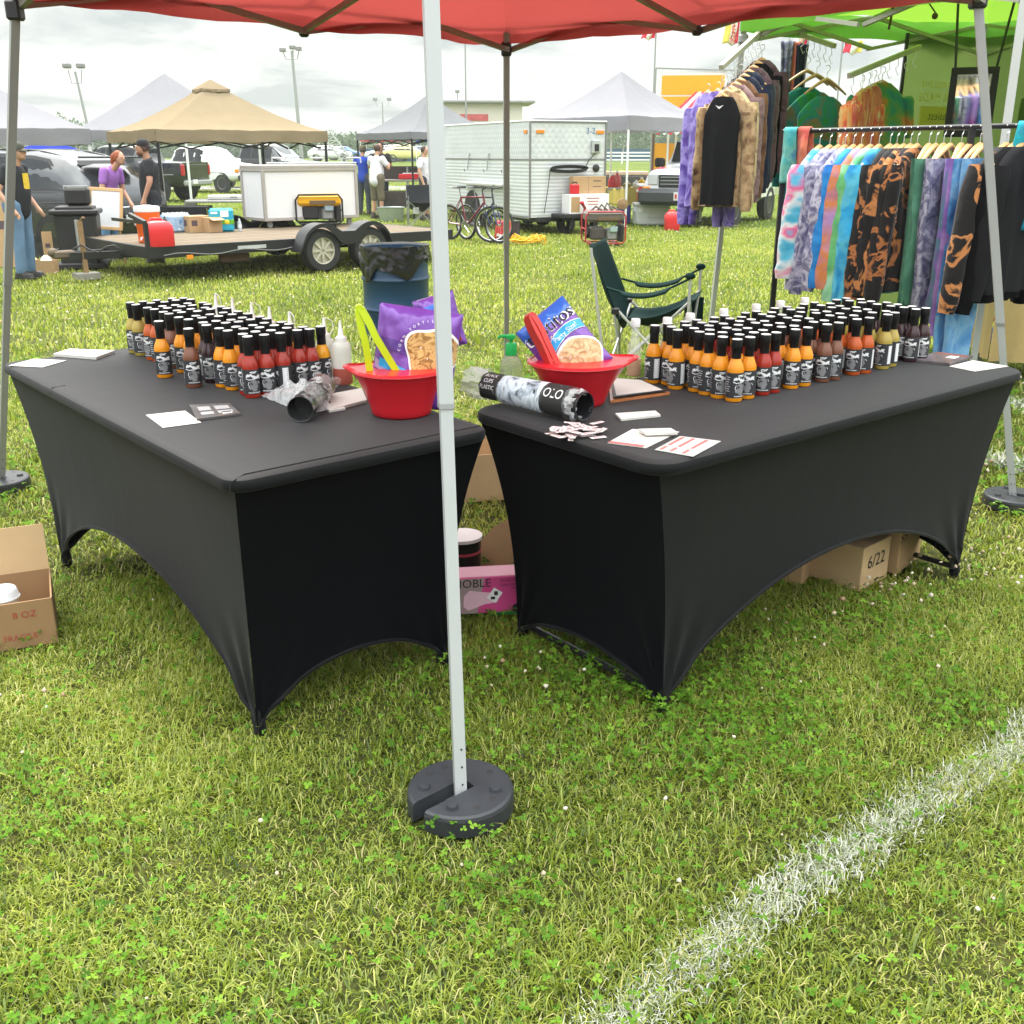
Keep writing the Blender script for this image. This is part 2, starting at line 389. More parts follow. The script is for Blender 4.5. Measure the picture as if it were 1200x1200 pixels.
def np_mesh(name, V, faces4, faces3, tint, m):
    me = bpy.data.meshes.new(name); nv = len(V)
    me.vertices.add(nv); me.vertices.foreach_set('co', V.astype(np.float32).ravel())
    n4, n3 = len(faces4), len(faces3)
    li = np.concatenate([faces4.ravel(), faces3.ravel()]).astype(np.int32)
    me.loops.add(len(li)); me.loops.foreach_set('vertex_index', li)
    st = np.concatenate([np.arange(n4) * 4, n4 * 4 + np.arange(n3) * 3]).astype(np.int32)
    me.polygons.add(n4 + n3); me.polygons.foreach_set('loop_start', st)
    me.update(calc_edges=True)
    at_ = me.attributes.new('tint', 'FLOAT', 'POINT'); at_.data.foreach_set('value', tint.astype(np.float32))
    me.materials.append(m); me.shade_smooth()
    o = bpy.data.objects.new(name, me); COL.objects.link(o); return o
def clear(x, y):
    k = np.ones(len(x), bool)
    for (hx, hy, hr) in HOLES: k &= (x - hx) ** 2 + (y - hy) ** 2 > hr ** 2
    return x[k], y[k]
def blades(x, y, ln, wd, lean=.6):
    """five vertex bent blades, returns verts, quads, tris"""
    n = len(x); az = nrs.uniform(0, 2 * PI, n); L_ = ln * nrs.uniform(.45, 1.25, n); W = wd * nrs.uniform(.6, 1.3, n)
    lean = np.clip(nrs.normal(lean, .35, n), .02, 1.5)
    dx, dy = np.cos(az), np.sin(az); sx, sy = -dy, dx
    a1 = lean * .5; a2 = lean * 1.25
    z0 = gzv(y) - .012
    b = np.stack([x, y, z0], 1)
    m_ = b + np.stack([dx * np.sin(a1), dy * np.sin(a1), np.cos(a1)], 1) * (L_ * .55)[:, None]
    t = m_ + np.stack([dx * np.sin(a2), dy * np.sin(a2), np.cos(a2)], 1) * (L_ * .5)[:, None]
    s = np.stack([sx, sy, np.zeros(n)], 1) * W[:, None] * .5
    V = np.stack([b - s, b + s, m_ + s * .85, m_ - s * .85, t], 1).reshape(-1, 3)
    i = np.arange(n)[:, None] * 5
    return V, i + np.array([[0, 1, 2, 3]]), i + np.array([[3, 2, 4]])
GM = blade_mat('grass_blade', [(0, (.034, .075, .007)), (.28, (.150, .215, .017)), (.55, (.292, .360, .036)), (.78, (.44, .475, .075)), (1, (.56, .48, .23))], .42)
def grass_layer(name, n, y0, y1, ln, wd, half, lean=.65, yel=0.0, dry=.09):
    x, y = clear(*scatter(n, y0, y1, half))
    big = vnoise(x, y, .9) * .6 + vnoise(x, y, 3.1) * .4
    keep = nrs.uniform(0, 1, len(x)) < (.45 + .75 * vnoise(x, y, 5.0)); x, y, big = x[keep], y[keep], big[keep]
    V, f4, f3 = blades(x, y, ln * (.45 + 1.15 * vnoise(x, y, 3.3)), wd, lean)
    t = np.clip(.14 + .5 * big + yel + nrs.normal(0, .16, len(x)), 0, .84)
    t = np.where(nrs.uniform(0, 1, len(x)) < dry, nrs.uniform(.8, 1, len(x)), t)
    return V, f4, f3, np.repeat(t, 5)
def merge(parts):
    Vs, q, t, a = [], [], [], []; o = 0
    for V, f4, f3, tt in parts: Vs.append(V); q.append(f4 + o); t.append(f3 + o); a.append(tt); o += len(V)
    return np.concatenate(Vs), np.concatenate(q), np.concatenate(t), np.concatenate(a)
QUICK = False
gs = .25 if QUICK else 1.0
parts = [grass_layer('a', int(240000 * gs), 1.15, 3.4, .033, .0032, .66, 1.12, .09, .035),
         grass_layer('b', int(190000 * gs), 3.4, 8.0, .040, .0058, .66, 1.0, .10, .07),
         grass_layer('c', int(190000 * gs), 8.0, 24.0, .055, .016, .62, .7, .15, .08),
         grass_layer('d', int(90000 * gs), 24.0, 75.0, .07, .05, .62, .6, .17, .03)]
def tufts(n, y0, y1, k, ln, wd):
    cx, cy = clear(*scatter(n, y0, y1, .66)); m = len(cx); x = np.repeat(cx, k) + nrs.normal(0, .022, m * k); y = np.repeat(cy, k) + nrs.normal(0, .022, m * k); x, y = clear(x, y)
    V, a, b = blades(x, y, ln * nrs.uniform(.7, 1.2, len(x)), wd, .75); return V, a, b, np.repeat(np.clip(nrs.normal(.36, .14, len(x)), 0, .8), 5)
def straw(n, y0, y1, ln, wd):
    x, y = clear(*scatter(n, y0, y1, .66)); kp = vnoise(x + 3, y, 2.6) > .42; x, y = x[kp], y[kp]
    V, a, b = blades(x, y, ln, wd, 1.45); V[:, 2] += .014; return V, a, b, np.repeat(nrs.uniform(.72, 1, len(x)), 5)
parts += [tufts(int(260 * gs), 1.15, 4.2, 22, .058, .0048), tufts(int(420 * gs), 4.2, 9, 18, .07, .008), straw(int(8000 * gs), 1.15, 3.6, .042, .0022), straw(int(16000 * gs), 3.6, 8, .06, .005)]
tag(np_mesh('grass', *merge(parts), GM), kind='stuff')
# ---- clover leaves
CM = blade_mat('clover_leaf', [(0, (.040, .105, .008)), (.5, (.095, .215, .017)), (1, (.20, .34, .035))], .3, .008)
def clover(n, y0, y1, r, half):
    x, y = clear(*scatter(n, y0, y1, half))
    cl = vnoise(x + 31, y + 7, 1.25) * .6 + vnoise(x, y + 9, 4.2) * .4
    k = nrs.uniform(0, 1, len(x)) < np.clip((cl - .36) * 3.2, .12, 1); x, y = x[k], y[k]; n = len(x)
    h = nrs.uniform(.018, .055, n) + gzv(y); a0 = nrs.uniform(0, 2 * PI, n); tx, ty = nrs.normal(0, .32, n), nrs.normal(0, .32, n); r = r * nrs.uniform(.6, 1.25, n)
    Vs = []; F4 = []; F3 = []; T = []
    pat = np.array([(0, 0), (.55, -.52), (1.15, -.62), (1.42, -.2), (1.3, 0), (1.42, .2), (1.15, .62), (.55, .52)])
    tn = np.clip(nrs.normal(.5, .22, n), 0, 1)
    for k3 in range(3):
        a = a0 + k3 * 2.094 + nrs.normal(0, .12, n)
        lx = pat[None, :, 0] * r[:, None]; ly = pat[None, :, 1] * r[:, None]
        X = lx * np.cos(a)[:, None] - ly * np.sin(a)[:, None]; Y = lx * np.sin(a)[:, None] + ly * np.cos(a)[:, None]
        Z = h[:, None] + X * tx[:, None] + Y * ty[:, None] + np.abs(ly) * .35
        Vs.append(np.stack([x[:, None] + X, y[:, None] + Y, Z], 2).reshape(-1, 3))
        i = np.arange(n)[:, None] * 8 + k3 * n * 8
        F4 += [i + np.array([[0, 1, 2, 4]]), i + np.array([[0, 4, 6, 7]])]; F3 += [i + np.array([[2, 3, 4]]), i + np.array([[4, 5, 6]])]
        T.append(np.repeat(np.clip(tn + nrs.normal(0, .06, n), 0, 1), 8))
    return np.concatenate(Vs), np.concatenate(F4), np.concatenate(F3), np.concatenate(T)
tag(np_mesh('clover', *merge([clover(int(30000 * gs), 1.15, 3.3, .0064, .66), clover(int(17000 * gs), 3.3, 8, .011, .66)]), CM), kind='stuff')
# ---- clover blossoms
def blossoms(xs_, ys_, r, hh):
    n = len(xs_); Vs = []; F4 = []; F3 = []; T = []
    ico = np.array([(0, 0, 1), (.9, 0, .35), (.28, .85, .35), (-.73, .53, .35), (-.73, -.53, .35), (.28, -.85, .35), (.73, .53, -.4), (-.28, .85, -.4), (-.9, 0, -.4), (-.28, -.85, -.4), (.73, -.53, -.4), (0, 0, -.9)])
    tri = np.array([(0, 1, 2), (0, 2, 3), (0, 3, 4), (0, 4, 5), (0, 5, 1), (1, 6, 2), (2, 7, 3), (3, 8, 4), (4, 9, 5), (5, 10, 1), (6, 7, 2), (7, 8, 3), (8, 9, 4), (9, 10, 5), (10, 6, 1), (11, 7, 6), (11, 8, 7), (11, 9, 8), (11, 10, 9), (11, 6, 10)])
    h = hh * nrs.uniform(.6, 1.3, n) + gzv(ys_); rr = r * nrs.uniform(.6, 1.25, n)
    jit = nrs.uniform(.45, 1.45, (n, 12, 1))
    V = np.stack([xs_, ys_, h], 1)[:, None, :] + ico[None] * jit * rr[:, None, None]
    i = np.arange(n)[:, None, None] * 12
    return V.reshape(-1, 3), np.zeros((0, 4), int), (i + tri[None]).reshape(-1, 3), np.repeat(nrs.uniform(0, 1, n) ** 1.6, 12)
BM_ = blade_mat('clover_blossom', [(0, (.72, .68, .56)), (.6, (.60, .50, .36)), (1, (.34, .22, .11))], .25)
x1, y1 = scatter(70, 1.3, 4.5, .6); x1, y1 = clear(x1, y1)
cl_ = [GG(px + rnd.gauss(0, 22), py + rnd.gauss(0, 12)) for (px, py, k) in [(1035, 700, 14), (1075, 708, 10), (1120, 690, 12), (1100, 660, 9), (1160, 670, 14), (1185, 700, 8), (640, 810, 6), (580, 790, 5), (900, 740, 6), (960, 760, 5), (60, 830, 3)] for _ in range(k)]
x2 = np.array([p.x for p in cl_]); y2 = np.array([p.y for p in cl_])
x3, y3 = scatter(520, 4.5, 11, .6); x4, y4 = scatter(1300, 9, 26, .6)
tag(np_mesh('clover_blossoms', *merge([blossoms(x1, y1, .0052, .05), blossoms(x2, y2, .0068, .065), blossoms(x3, y3, .009, .06), blossoms(x4, y4, .013, .05)]), BM_), kind='stuff')
# ---- painted white line across the grass, laid on the blades
def line_pts(p0, p1, wdt, n, gap):
    a, b = GG(*p0), GG(*p1); t = nrs.uniform(-.15, 1.1, n); off = nrs.normal(0, wdt, n)
    d = np.array([b.x - a.x, b.y - a.y]); L_ = np.hypot(*d); nn = np.array([-d[1], d[0]]) / L_
    wob = (vnoise(t * L_, t * 0, 2.2) - .5) * .07
    x = a.x + d[0] * t + nn[0] * (off + wob); y = a.y + d[1] * t + nn[1] * (off + wob)
    k = vnoise(x, y, 6.5) * .6 + vnoise(x, y, 2.0) * .4 > gap
    return x[k], y[k]
lx, ly = line_pts((735, 1195), (1195, 858), .034, 6500, .20)
l2 = line_pts((1135, 532), (1240, 560), .05, 700, .42); l3 = line_pts((1150, 462), (1240, 490), .06, 500, .42)
lb = []
for (xx, yy, ln_, wd_) in ((lx, ly, .030, .0023), (l2[0], l2[1], .055, .010), (l3[0], l3[1], .055, .012)):
    V, f4, f3 = blades(xx, yy, ln_, wd_, 1.05); lb.append((V + np.array([0, 0, .006]), f4, f3, np.repeat(nrs.uniform(0, 1, len(xx)), 5)))
tag(np_mesh('chalk_line', *merge(lb), blade_mat('chalked_grass', [(0, (.66, .66, .62)), (.5, (.52, .54, .44)), (1, (.28, .33, .14))], .2)), kind='stuff')
HAZE = True
if HAZE:
    hm = bpy.data.materials.new('haze_air'); hm.use_nodes = True; hn = hm.node_tree.nodes; hn.clear()
    ho = hn.new('ShaderNodeOutputMaterial'); hv = hn.new('ShaderNodeVolumePrincipled'); hv.inputs['Density'].default_value = .0007; hv.inputs['Color'].default_value = (.86, .90, .93, 1); hv.inputs['Anisotropy'].default_value = .2
    hm.node_tree.links.new(hv.outputs[0], ho.inputs['Volume'])
    hb = MB(); hb.box((0, 140, 11), (700, 330, 26)); tag(hb.build('haze', hm, None, 0), kind='stuff'); cy_.volume_bounces = 1
# ================================================================ red canopy we stand in front of
def scissor(mb, A, B, zl, zh, w):
    """two crossing pairs of bars along one side"""
    M = (A + B) / 2
    for P in (A, B):
        p_lo, p_hi = Vector((P.x, P.y, zl)), Vector((P.x, P.y, zh)); m_lo, m_hi = Vector((M.x, M.y, zl)), Vector((M.x, M.y, zh))
        d = (M - P).normalized(); nrm = Vector((-d.y, d.x, 0)) * w * .8
        mb.bar(p_lo + nrm, m_hi + nrm, w); mb.bar(p_hi - nrm, m_lo - nrm, w)
lerp2 = lambda a, b, t: a + (b - a) * t
def canopy_sheet(mb, C, ez, ph, val, sag=.05, nn=24, conv=1.25, wave=.0, round_top=0):
    """C: four corner points in order round the square, ez eave height, ph peak rise, val valance drop"""
    C = [Vector((c.x, c.y, 0)) for c in C]
    def pos(u, v):
        p = C[0] * (1 - u) * (1 - v) + C[1] * u * (1 - v) + C[2] * u * v + C[3] * (1 - u) * v
        a, b = abs(2 * u - 1), abs(2 * v - 1); d = max(a, b); q = min(a, b)
        hgt = (1 - d) ** conv if d > 0 else 1
        if round_top: hgt = min(hgt, 1 - round_top * (1 - min(1, d / .12)) * .2)
        tri = (1 - (q / d if d > 1e-6 else 1)) * d
        z = ez + ph * hgt - sag * tri * (1 - d) * 3.2 - .012 * (1 - q * q) * (d > .99)
        z += wave * fbm(p.x * 2.1, p.y * 2.1, 3)
        return (p.x, p.y, z)
    for (a0, a1) in (((0, 0), (1, 0)), ((1, 0), (1, 1)), ((1, 1), (0, 1)), ((0, 1), (0, 0))):
        def pan(u, v, a0=a0, a1=a1):
            v = 1 - (1 - v) ** 1.0; k = v * .9995
            return pos(lerp2(lerp2(a0[0], a1[0], u), .5, k), lerp2(lerp2(a0[1], a1[1], u), .5, k))
        mb.grid(nn, nn // 2, pan)
    if val:
        per = [C[0], C[1], C[2], C[3], C[0]]
        for k in range(4):
            a, b = per[k], per[k + 1]; out = Vector(((b - a).y, -(b - a).x, 0)).normalized() * (1 if True else -1)
            cen = (C[0] + C[2]) / 2
            if out.dot((a + b) / 2 - cen) < 0: out = -out
            def fl(u, v, a=a, b=b, out=out):
                p = a.lerp(b, u); z = ez + .006 - .012 * (1 - (2 * u - 1) ** 2) + wave * fbm(p.x * 2.1, p.y * 2.1, 3)
                bul = .010 * math.sin(u * 23) * v + .012 * fbm(p.x * 3, p.y * 3, v)
                z2 = z - val * v * (1 + .04 * math.sin(u * 17)); q = p + out * (.004 + bul * v)
                return (q.x, q.y, z2)
            mb.grid(24, 3, fl)
M_RCAN = fabric('red_canopy_cloth', (.34, .050, .050), .28, .1, tcol=(.52, .085, .075))
TOPS = {'F': Vector((-.17, 2.34, 1.93)), 'L': Vector((-1.86, 4.25, 1.93)), 'R': Vector((1.69, 4.13, 1.955)), 'K': Vector((-.03, 6.0, 1.95))}
BASE_K = Vector((-.035, 6.35, gz(6.35)))
BASES = {'F': BASE_F, 'L': BASE_L, 'R': BASE_R, 'K': BASE_K}
can = thing('canopy_tent', 'red pop-up canopy on four splayed grey legs standing over the two black tables', 'canopy tent', (0, 0, 0))
order = ['F', 'R', 'K', 'L']
m = MB(); canopy_sheet(m, [TOPS[k] for k in order], 2.03, .85, .055, nn=30, wave=.02)
m.build('canopy_top', M_RCAN, can, angle=25)
M_LEG = mat('leg_enamel', (.43, .45, .46), .38, .1, .06, 4)
M_LEGG = mat('leg_grey', (.30, .31, .30), .42, .3, .08, 4)
M_BAR = mat('truss_bar', (.24, .225, .20), .5, .2, .1, 6)
for k in order:
    b, t = BASES[k], TOPS[k]; mid = b.lerp(t, .475 if k != 'R' else .40)
    lm = M_LEG if k in 'FR' else M_LEGG
    lg = MB(); e = t + (t - b).normalized() * .22
    cdir = (Vector((0, 4.2, 0)) - Vector((b.x, b.y, 0))).normalized(); yaw = math.atan2(b.y, b.x) + .16
    def sq(P, w): # square ring turned so its faces match the sides of the canopy
        return [(P.x + w * math.cos(yaw + a) * .7071 * 2 / 2, P.y + w * math.sin(yaw + a) * .7071, P.z) for a in (PI / 4 * 1, PI * .75, PI * 1.25, PI * 1.75)]
    yaw += 0
    lg.loft([sq(mid, .0315), sq(e, .0315)])
    up = lg.build('leg', lm, can)
    lo = MB(); lo.loft([sq(b + Vector((0, 0, .012)), .027), sq(mid + (t - b).normalized() * .05, .027)]); lo.build('lower_tube', lm, up)
    cl = MB(); cl.loft([sq(mid - (t - b).normalized() * .003, .033), sq(mid + (t - b).normalized() * .008, .033)]); cl.build('collar', M_GREY(), up)
    hol = MB()
    fw = Vector((-math.cos(yaw - PI / 4 + 0), 0, 0))
    for q in range(3):
        P = b.lerp(t, .03 + .022 * q)
        for sx in (-.007, .007): hol.ell((P.x + sx, P.y - .0140, P.z), (.0026, .003, .0026), 6, 4)
    hol.build('pin_hole', M_INK(), up)
    br = MB(); br.box((t.x, t.y, t.z + .01), (.055, .055, .07), .008); br.build('corner_bracket', M_BLK(), can); br = MB(); br.box((t.x, t.y, t.z + .215), (.06, .06, .06), .008); br.build('corner_bracket', M_BLK(), can)
    ft = MB(); ft.box((b.x, b.y, b.z + .012), (.07, .07, .006), .002); ft.build('foot_plate', M_LEGG, can)
for i in range(4):
    a, b = TOPS[order[i]], TOPS[order[(i + 1) % 4]]
    ba = MB(); scissor(ba, Vector((a.x, a.y, 0)), Vector((b.x, b.y, 0)), 1.955, 2.165, .024); ba.build('truss', M_BAR, can)
    Mm = (a + b) / 2; qs = [(Mm.x, Mm.y, 1.955), (Mm.x, Mm.y, 2.165)] + [(q.x, q.y, 2.06) for q in (a.lerp(Mm, .5), b.lerp(Mm, .5))]
    for q in qs: jb = MB(); jb.box(q, (.042, .042, .042), .008); jb.build('truss_joint', M_BLK(), can)
cen = sum((TOPS[k] for k in order), Vector()) / 4
ba = MB()
for i in range(4):
    Mm = (TOPS[order[i]] + TOPS[order[(i + 1) % 4]]) / 2
    ba.bar(Vector((Mm.x, Mm.y, 2.16)), Vector((cen.x, cen.y, 2.38)), .022); ba.bar(Vector((Mm.x, Mm.y, 1.96)), Vector((cen.x, cen.y, 2.24)), .022)
ba.bar(Vector((cen.x, cen.y, 2.2)), Vector((cen.x, cen.y, 2.86)), .03)
ba.build('peak_truss', M_BAR, can)
# ---- the round slotted weights on the feet
M_WT = mat('weight_plastic', (.028, .031, .037), .48, 0, .15, 20, bump=.15, bscale=160)
def weight_mesh():
    r, h, sw, sl = .124, .050, .021, .02
    out = []; a0 = math.asin(sw / r)
    for i in range(49):
        a = a0 + (2 * PI - 2 * a0) * i / 48; out.append((r * math.cos(a), r * math.sin(a)))
    poly = out + [(-.025, -sw), (-.025, sw)]
    cxy = lambda p, k: (p[0] * k, p[1] * k) if math.hypot(*p) > .1 else p
    mb = MB(); mb.prism(poly, 0, h - .012)
    n = len(poly); top = [cxy(p, .93) for p in poly]
    mb.loft([[(x, y, h - .012) for x, y in poly], [(*cxy((x, y), .98), h - .004) for x, y in poly], [(x, y, h) for x, y in top]])
    return mb
def weight(loc, rz, label):
    t = thing('canopy_weight', label, 'tent weight', (loc.x, loc.y, gz(loc.y)), rz, 'black weights on the canopy feet')
    weight_mesh().build('weight_body', M_WT, t, 28)
    for a in (38, 128, 232, 322):
        k = MB(); k.lathe([(.013, .048), (.013, .056), (.011, .059), (.0, .059)], 18, c=(.083 * math.cos(R(a)), .083 * math.sin(R(a)), 0)); k.lathe([(.0165, .0485), (.0165, .051), (.013, .0512)], 18, c=(.083 * math.cos(R(a)), .083 * math.sin(R(a)), 0)); k.build('plug', M_WT, t)
    hs = MB()
    for a in (75, 105, 180, 255, 285): hs.lathe([(.0085, .0502), (.007, .0506), (0, .0506)], 14, c=(.09 * math.cos(R(a)), .09 * math.sin(R(a)), 0))
    hs.build('fill_hole', M_INK(), t); return t
weight(BASE_F, R(222), 'slotted round black weight plate clamped on the nearest canopy leg, in the front grass')
weight(BASE_L, R(150), 'round weight plate at the canopy leg left of the black tables')
weight(BASE_R, R(-40), 'round black weight plate at the canopy leg right of the black tables')
# ================================================================ two tables under stretch covers
TLx, TLy, TLa = -.632, 2.195, R(129.94)
TRx, TRy, TRa = .3485, 2.317, R(39.16)
TW, TD, TZ = 1.83, .76, .74
def tw(T, x, y, z=TZ):
    ca, sa = math.cos(T[2]), math.sin(T[2]); return Vector((T[0] + ca * x - sa * y, T[1] + sa * x + ca * y, z))
TL, TR = (TLx, TLy, TLa), (TRx, TRy, TRa)
def spandex_mat(name, c, sp=.16):
    m, nt, b = nodes(name); N, L = nt.nodes, nt.links
    tc = N.new('ShaderNodeTexCoord'); n = N.new('ShaderNodeTexNoise'); n.inputs['Scale'].default_value = 900; n.inputs['Detail'].default_value = 2
    n3 = N.new('ShaderNodeTexNoise'); n3.inputs['Scale'].default_value = 3.0; n3.inputs['Detail'].default_value = 4
    L.new(tc.outputs['Object'], n.inputs['Vector']); L.new(tc.outputs['Object'], n3.inputs['Vector'])
    mx = N.new('ShaderNodeMix'); mx.data_type = 'RGBA'; mx.inputs[6].default_value = [v * .8 for v in c] + [1]; mx.inputs[7].default_value = [v * 1.25 for v in c] + [1]
    L.new(n3.outputs['Fac'], mx.inputs[0]); L.new(mx.outputs[2], b.inputs['Base Color'])
    b.inputs['Roughness'].default_value = .62; b.inputs['Specular IOR Level'].default_value = sp; b.inputs['Sheen Weight'].default_value = sp * .5; b.inputs['Sheen Roughness'].default_value = .45; b.inputs['Sheen Tint'].default_value = (.9, .92, 1, 1)
    bp = N.new('ShaderNodeBump'); bp.inputs['Strength'].default_value = .25; bp.inputs['Distance'].default_value = .001; L.new(n.outputs['Fac'], bp.inputs['Height'])
    mp = N.new('ShaderNodeMapping'); mp.inputs['Scale'].default_value = (9, 9, 1.3); L.new(tc.outputs['Object'], mp.inputs[0]); n4 = N.new('ShaderNodeTexNoise'); n4.inputs['Scale'].default_value = 1.0; n4.inputs['Detail'].default_value = 3; L.new(mp.outputs[0], n4.inputs['Vector'])
    b4 = N.new('ShaderNodeBump'); b4.inputs['Strength'].default_value = .09; b4.inputs['Distance'].default_value = .02; L.new(n4.outputs['Fac'], b4.inputs['Height']); L.new(b4.outputs[0], bp.inputs['Normal']); L.new(bp.outputs[0], b.inputs['Normal'])
    return m
M_SPX = spandex_mat('stretch_cloth_black', (.0042, .0043, .0054)); M_SPD = spandex_mat('stretch_cloth_ends', (.0035, .0035, .0050), .05)  # the second is a darker, duller copy for the short end panels
M_SPT = spandex_mat('stretch_cloth_top_lit', (.0205, .020, .0205))  # paler copy of the cover cloth: skylight on the top put into its colour
def table(T, sgn, label, arch_l, arch_s, group):
    """local x along the length, local y*sgn across"""
    t = thing('covered_table', label, 'table', (T[0], T[1], 0), T[2], group)
    W, D, inx, iny = TW, TD * sgn, .135, .072 * sgn
    r = .055 if sgn < 0 else .078; ti = .018 if sgn < 0 else .026
    def corner(cx_, cy_, a0, inset=0, rr=r, n=6):
        return [(cx_ + (rr - inset) * math.cos(a0 + PI / 2 * i / n), cy_ + (rr - inset) * math.sin(a0 + PI / 2 * i / n)) for i in range(n + 1)]
    y0, y1 = min(0, D), max(0, D)
    def rrect(ins): return corner(r, y0 + r, PI, ins) + corner(W - r, y0 + r, 1.5 * PI, ins) + corner(W - r, y1 - r, 0, ins) + corner(r, y1 - r, PI / 2, ins)
    mb = MB()
    rings = [[(x, y, z) for x, y in rrect(i)] for i, z in ((.010, .703), (.002, .708), (0, .713), (0, .727), (.004, .734), (.012, .7385), (.03, TZ))]
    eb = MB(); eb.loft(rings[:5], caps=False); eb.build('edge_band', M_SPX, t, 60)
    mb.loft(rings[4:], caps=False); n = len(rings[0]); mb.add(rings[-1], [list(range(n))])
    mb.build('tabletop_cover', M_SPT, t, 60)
    # stretched skirt: four panels between pulled-in corner seams
    feet = [(inx, y0 + .072), (W - inx, y0 + .072), (W - inx, y1 - .072), (inx, y1 - .072)]
    tops = [(ti, y0 + ti), (W - ti, y0 + ti), (W - ti, y1 - ti), (ti, y1 - ti)]
    zt = .712
    def cpt(k, z):
        f = 1 - max(0, z) / zt; g = 1 - (1 - f) ** 2.3; g = g * .93 + f * .07
        return Vector((tops[k][0] + (feet[k][0] - tops[k][0]) * g, tops[k][1] + (feet[k][1] - tops[k][1]) * g, z))
    cx0, cy0 = W / 2, (y0 + y1) / 2
    for k in range(4):
        k2 = (k + 1) % 4; long = k % 2 == 0; arch = arch_l if long else arch_s
        A, B = tops[k], tops[k2]; nrm = Vector((A[1] - B[1], B[0] - A[0], 0)).normalized()
        if nrm.dot(Vector((cx0 - A[0], cy0 - A[1], 0))) < 0: nrm = -nrm      # inward
        def P(u, v, k=k, k2=k2, arch=arch, nrm=nrm, long=long):
            # the hem hangs as an arch between two feet
            s = .5 - .5 * math.cos(PI * u); s = .55 * u + .45 * s
            hem = arch * (max(0, 4 * s * (1 - s))) ** .72 + .006
            z = zt + (hem - zt) * v
            a, b = cpt(k, z), cpt(k2, z); p = a.lerp(b, s)
            p += nrm * (.020 if long else .012) * math.sin(PI * s) * (4 * v * (1 - v)) ** .8
            for (fs, f2) in ((s, k), (1 - s, k2)):      # pleats gathered at each foot
                dz = z / .40; dx_ = fs * (1.7 if long else .62) / .34; rr = math.hypot(dx_, dz)
                if rr < 1: p += nrm * .010 * (1 - rr) ** 1.3 * math.sin(math.atan2(dx_, dz + .02) * 15 + f2 * 2)* min(1, rr * 4)
            z2 = p.z
            return (p.x, p.y, z2)
        pm = MB(); pm.grid(64 if long else 44, 40, P); 
        hem = [Vector(P(i / 60, 1)) for i in range(61)]
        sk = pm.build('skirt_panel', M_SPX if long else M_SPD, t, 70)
        he = MB(); he.tube(hem, .006, 6); he.build('hem', M_SPX, sk)
    for k in range(4):
        fx, fy = feet[k]
        p = MB(); p.lathe([(.016, .0), (.018, .010), (.016, .04), (.012, .07), (.008, .075)], 16, c=(fx + (.012 if fx < W / 2 else -.012), fy + (.012 if fy < cy0 else -.012), -.006)); p.build('foot_pocket', M_SPX, t)
    for fx in (inx + .03, W - inx - .03):   # folding steel legs inside, one foot bar per end
        l = MB(); l.tube([(fx, y0 + .1, .69), (fx, y0 + .085, .03 if sgn > 0 else .30), (fx, y1 - .085, .03 if sgn > 0 else .30), (fx, y1 - .1, .69)], .014, 8); l.build('folding_leg', M_BLKS(), t)
    sm = MB()
    if sgn < 0: sm.tube([(.034, y0 + .02, .7408), (.030, y1 - .05, .7410), (.012, y1 - .006, .733), (.008, y1 - .002, .708)], .0016, 5); sm.build('seam', M_SPX, t); sm = MB(); sm.tube([(1.28, y1 - .05, .7400), (1.277, y1 - .008, .7385), (1.275, y1 + .0008, .722), (1.275, y1 - .008, .704)], .0016, 5)
    else: sm.tube([(.03, y0 + .0, .712), (W - .03, y0 + .0, .712)], .0007, 5)
    sm.build('seam', M_SPX, t); return t
tabL = table(TL, -1, 'black stretch-covered table under the left block of sauce bottles', .30, .15, 'covered tables of the stall')
tabR = table(TR, 1, 'black stretch-covered table under the right block of sauce bottles', .30, .10, 'covered tables of the stall')
# ================================================================ hot sauce bottles
SAUCE = {'orange': (.68, .25, .010), 'red': (.30, .022, .012), 'brown': (.16, .060, .035), 'rust': (.42, .075, .012), 'olive': (.36, .27, .055), 'dark': (.035, .014, .018), 'amber': (.72, .32, .01)}
def sauce_mat(k):
    return mat('sauce_' + k, SAUCE[k], .14, 0, .18, 40, spec=.45, coat=.15)
M_LAB = mat('label_charcoal', (.028, .029, .034), .55, 0, .2, 30)
M_LABG = mat('label_grey', (.20, .20, .21), .6, 0, .3, 60)
M_LABW = mat('label_white', (.74, .75, .77), .55, 0, .05)
M_SLEEVE = mat('shrink_sleeve', (.007, .007, .008), .38, 0, .2, 30, spec=.3)
M_LIDTOP = mat('lid_top_white', (.86, .86, .85), .4, 0, .04)
body_prof = [(.0, .0), (.019, .0), (.0222, .002), (.0232, .006), (.0232, .093), (.0224, .101), (.0192, .111), (.0155, .121), (.0128, .129), (.0122, .152)]
def stroke(mb, pts, w, rr):
    """flat stroke on the label; x = arc length, y = height"""
    for i in range(len(pts) - 1):
        (x0, y0), (x1, y1) = pts[i], pts[i + 1]; dx, dy = x1 - x0, y1 - y0; l = math.hypot(dx, dy) or 1; nx, ny = -dy / l * w / 2, dx / l * w / 2
        q = [(x0 + nx, y0 + ny), (x1 + nx, y1 + ny), (x1 - nx, y1 - ny), (x0 - nx, y0 - ny)]
        mb.add([(rr * math.sin(x / rr), -rr * math.cos(x / rr), y) for x, y in q], [(0, 1, 2, 3)])
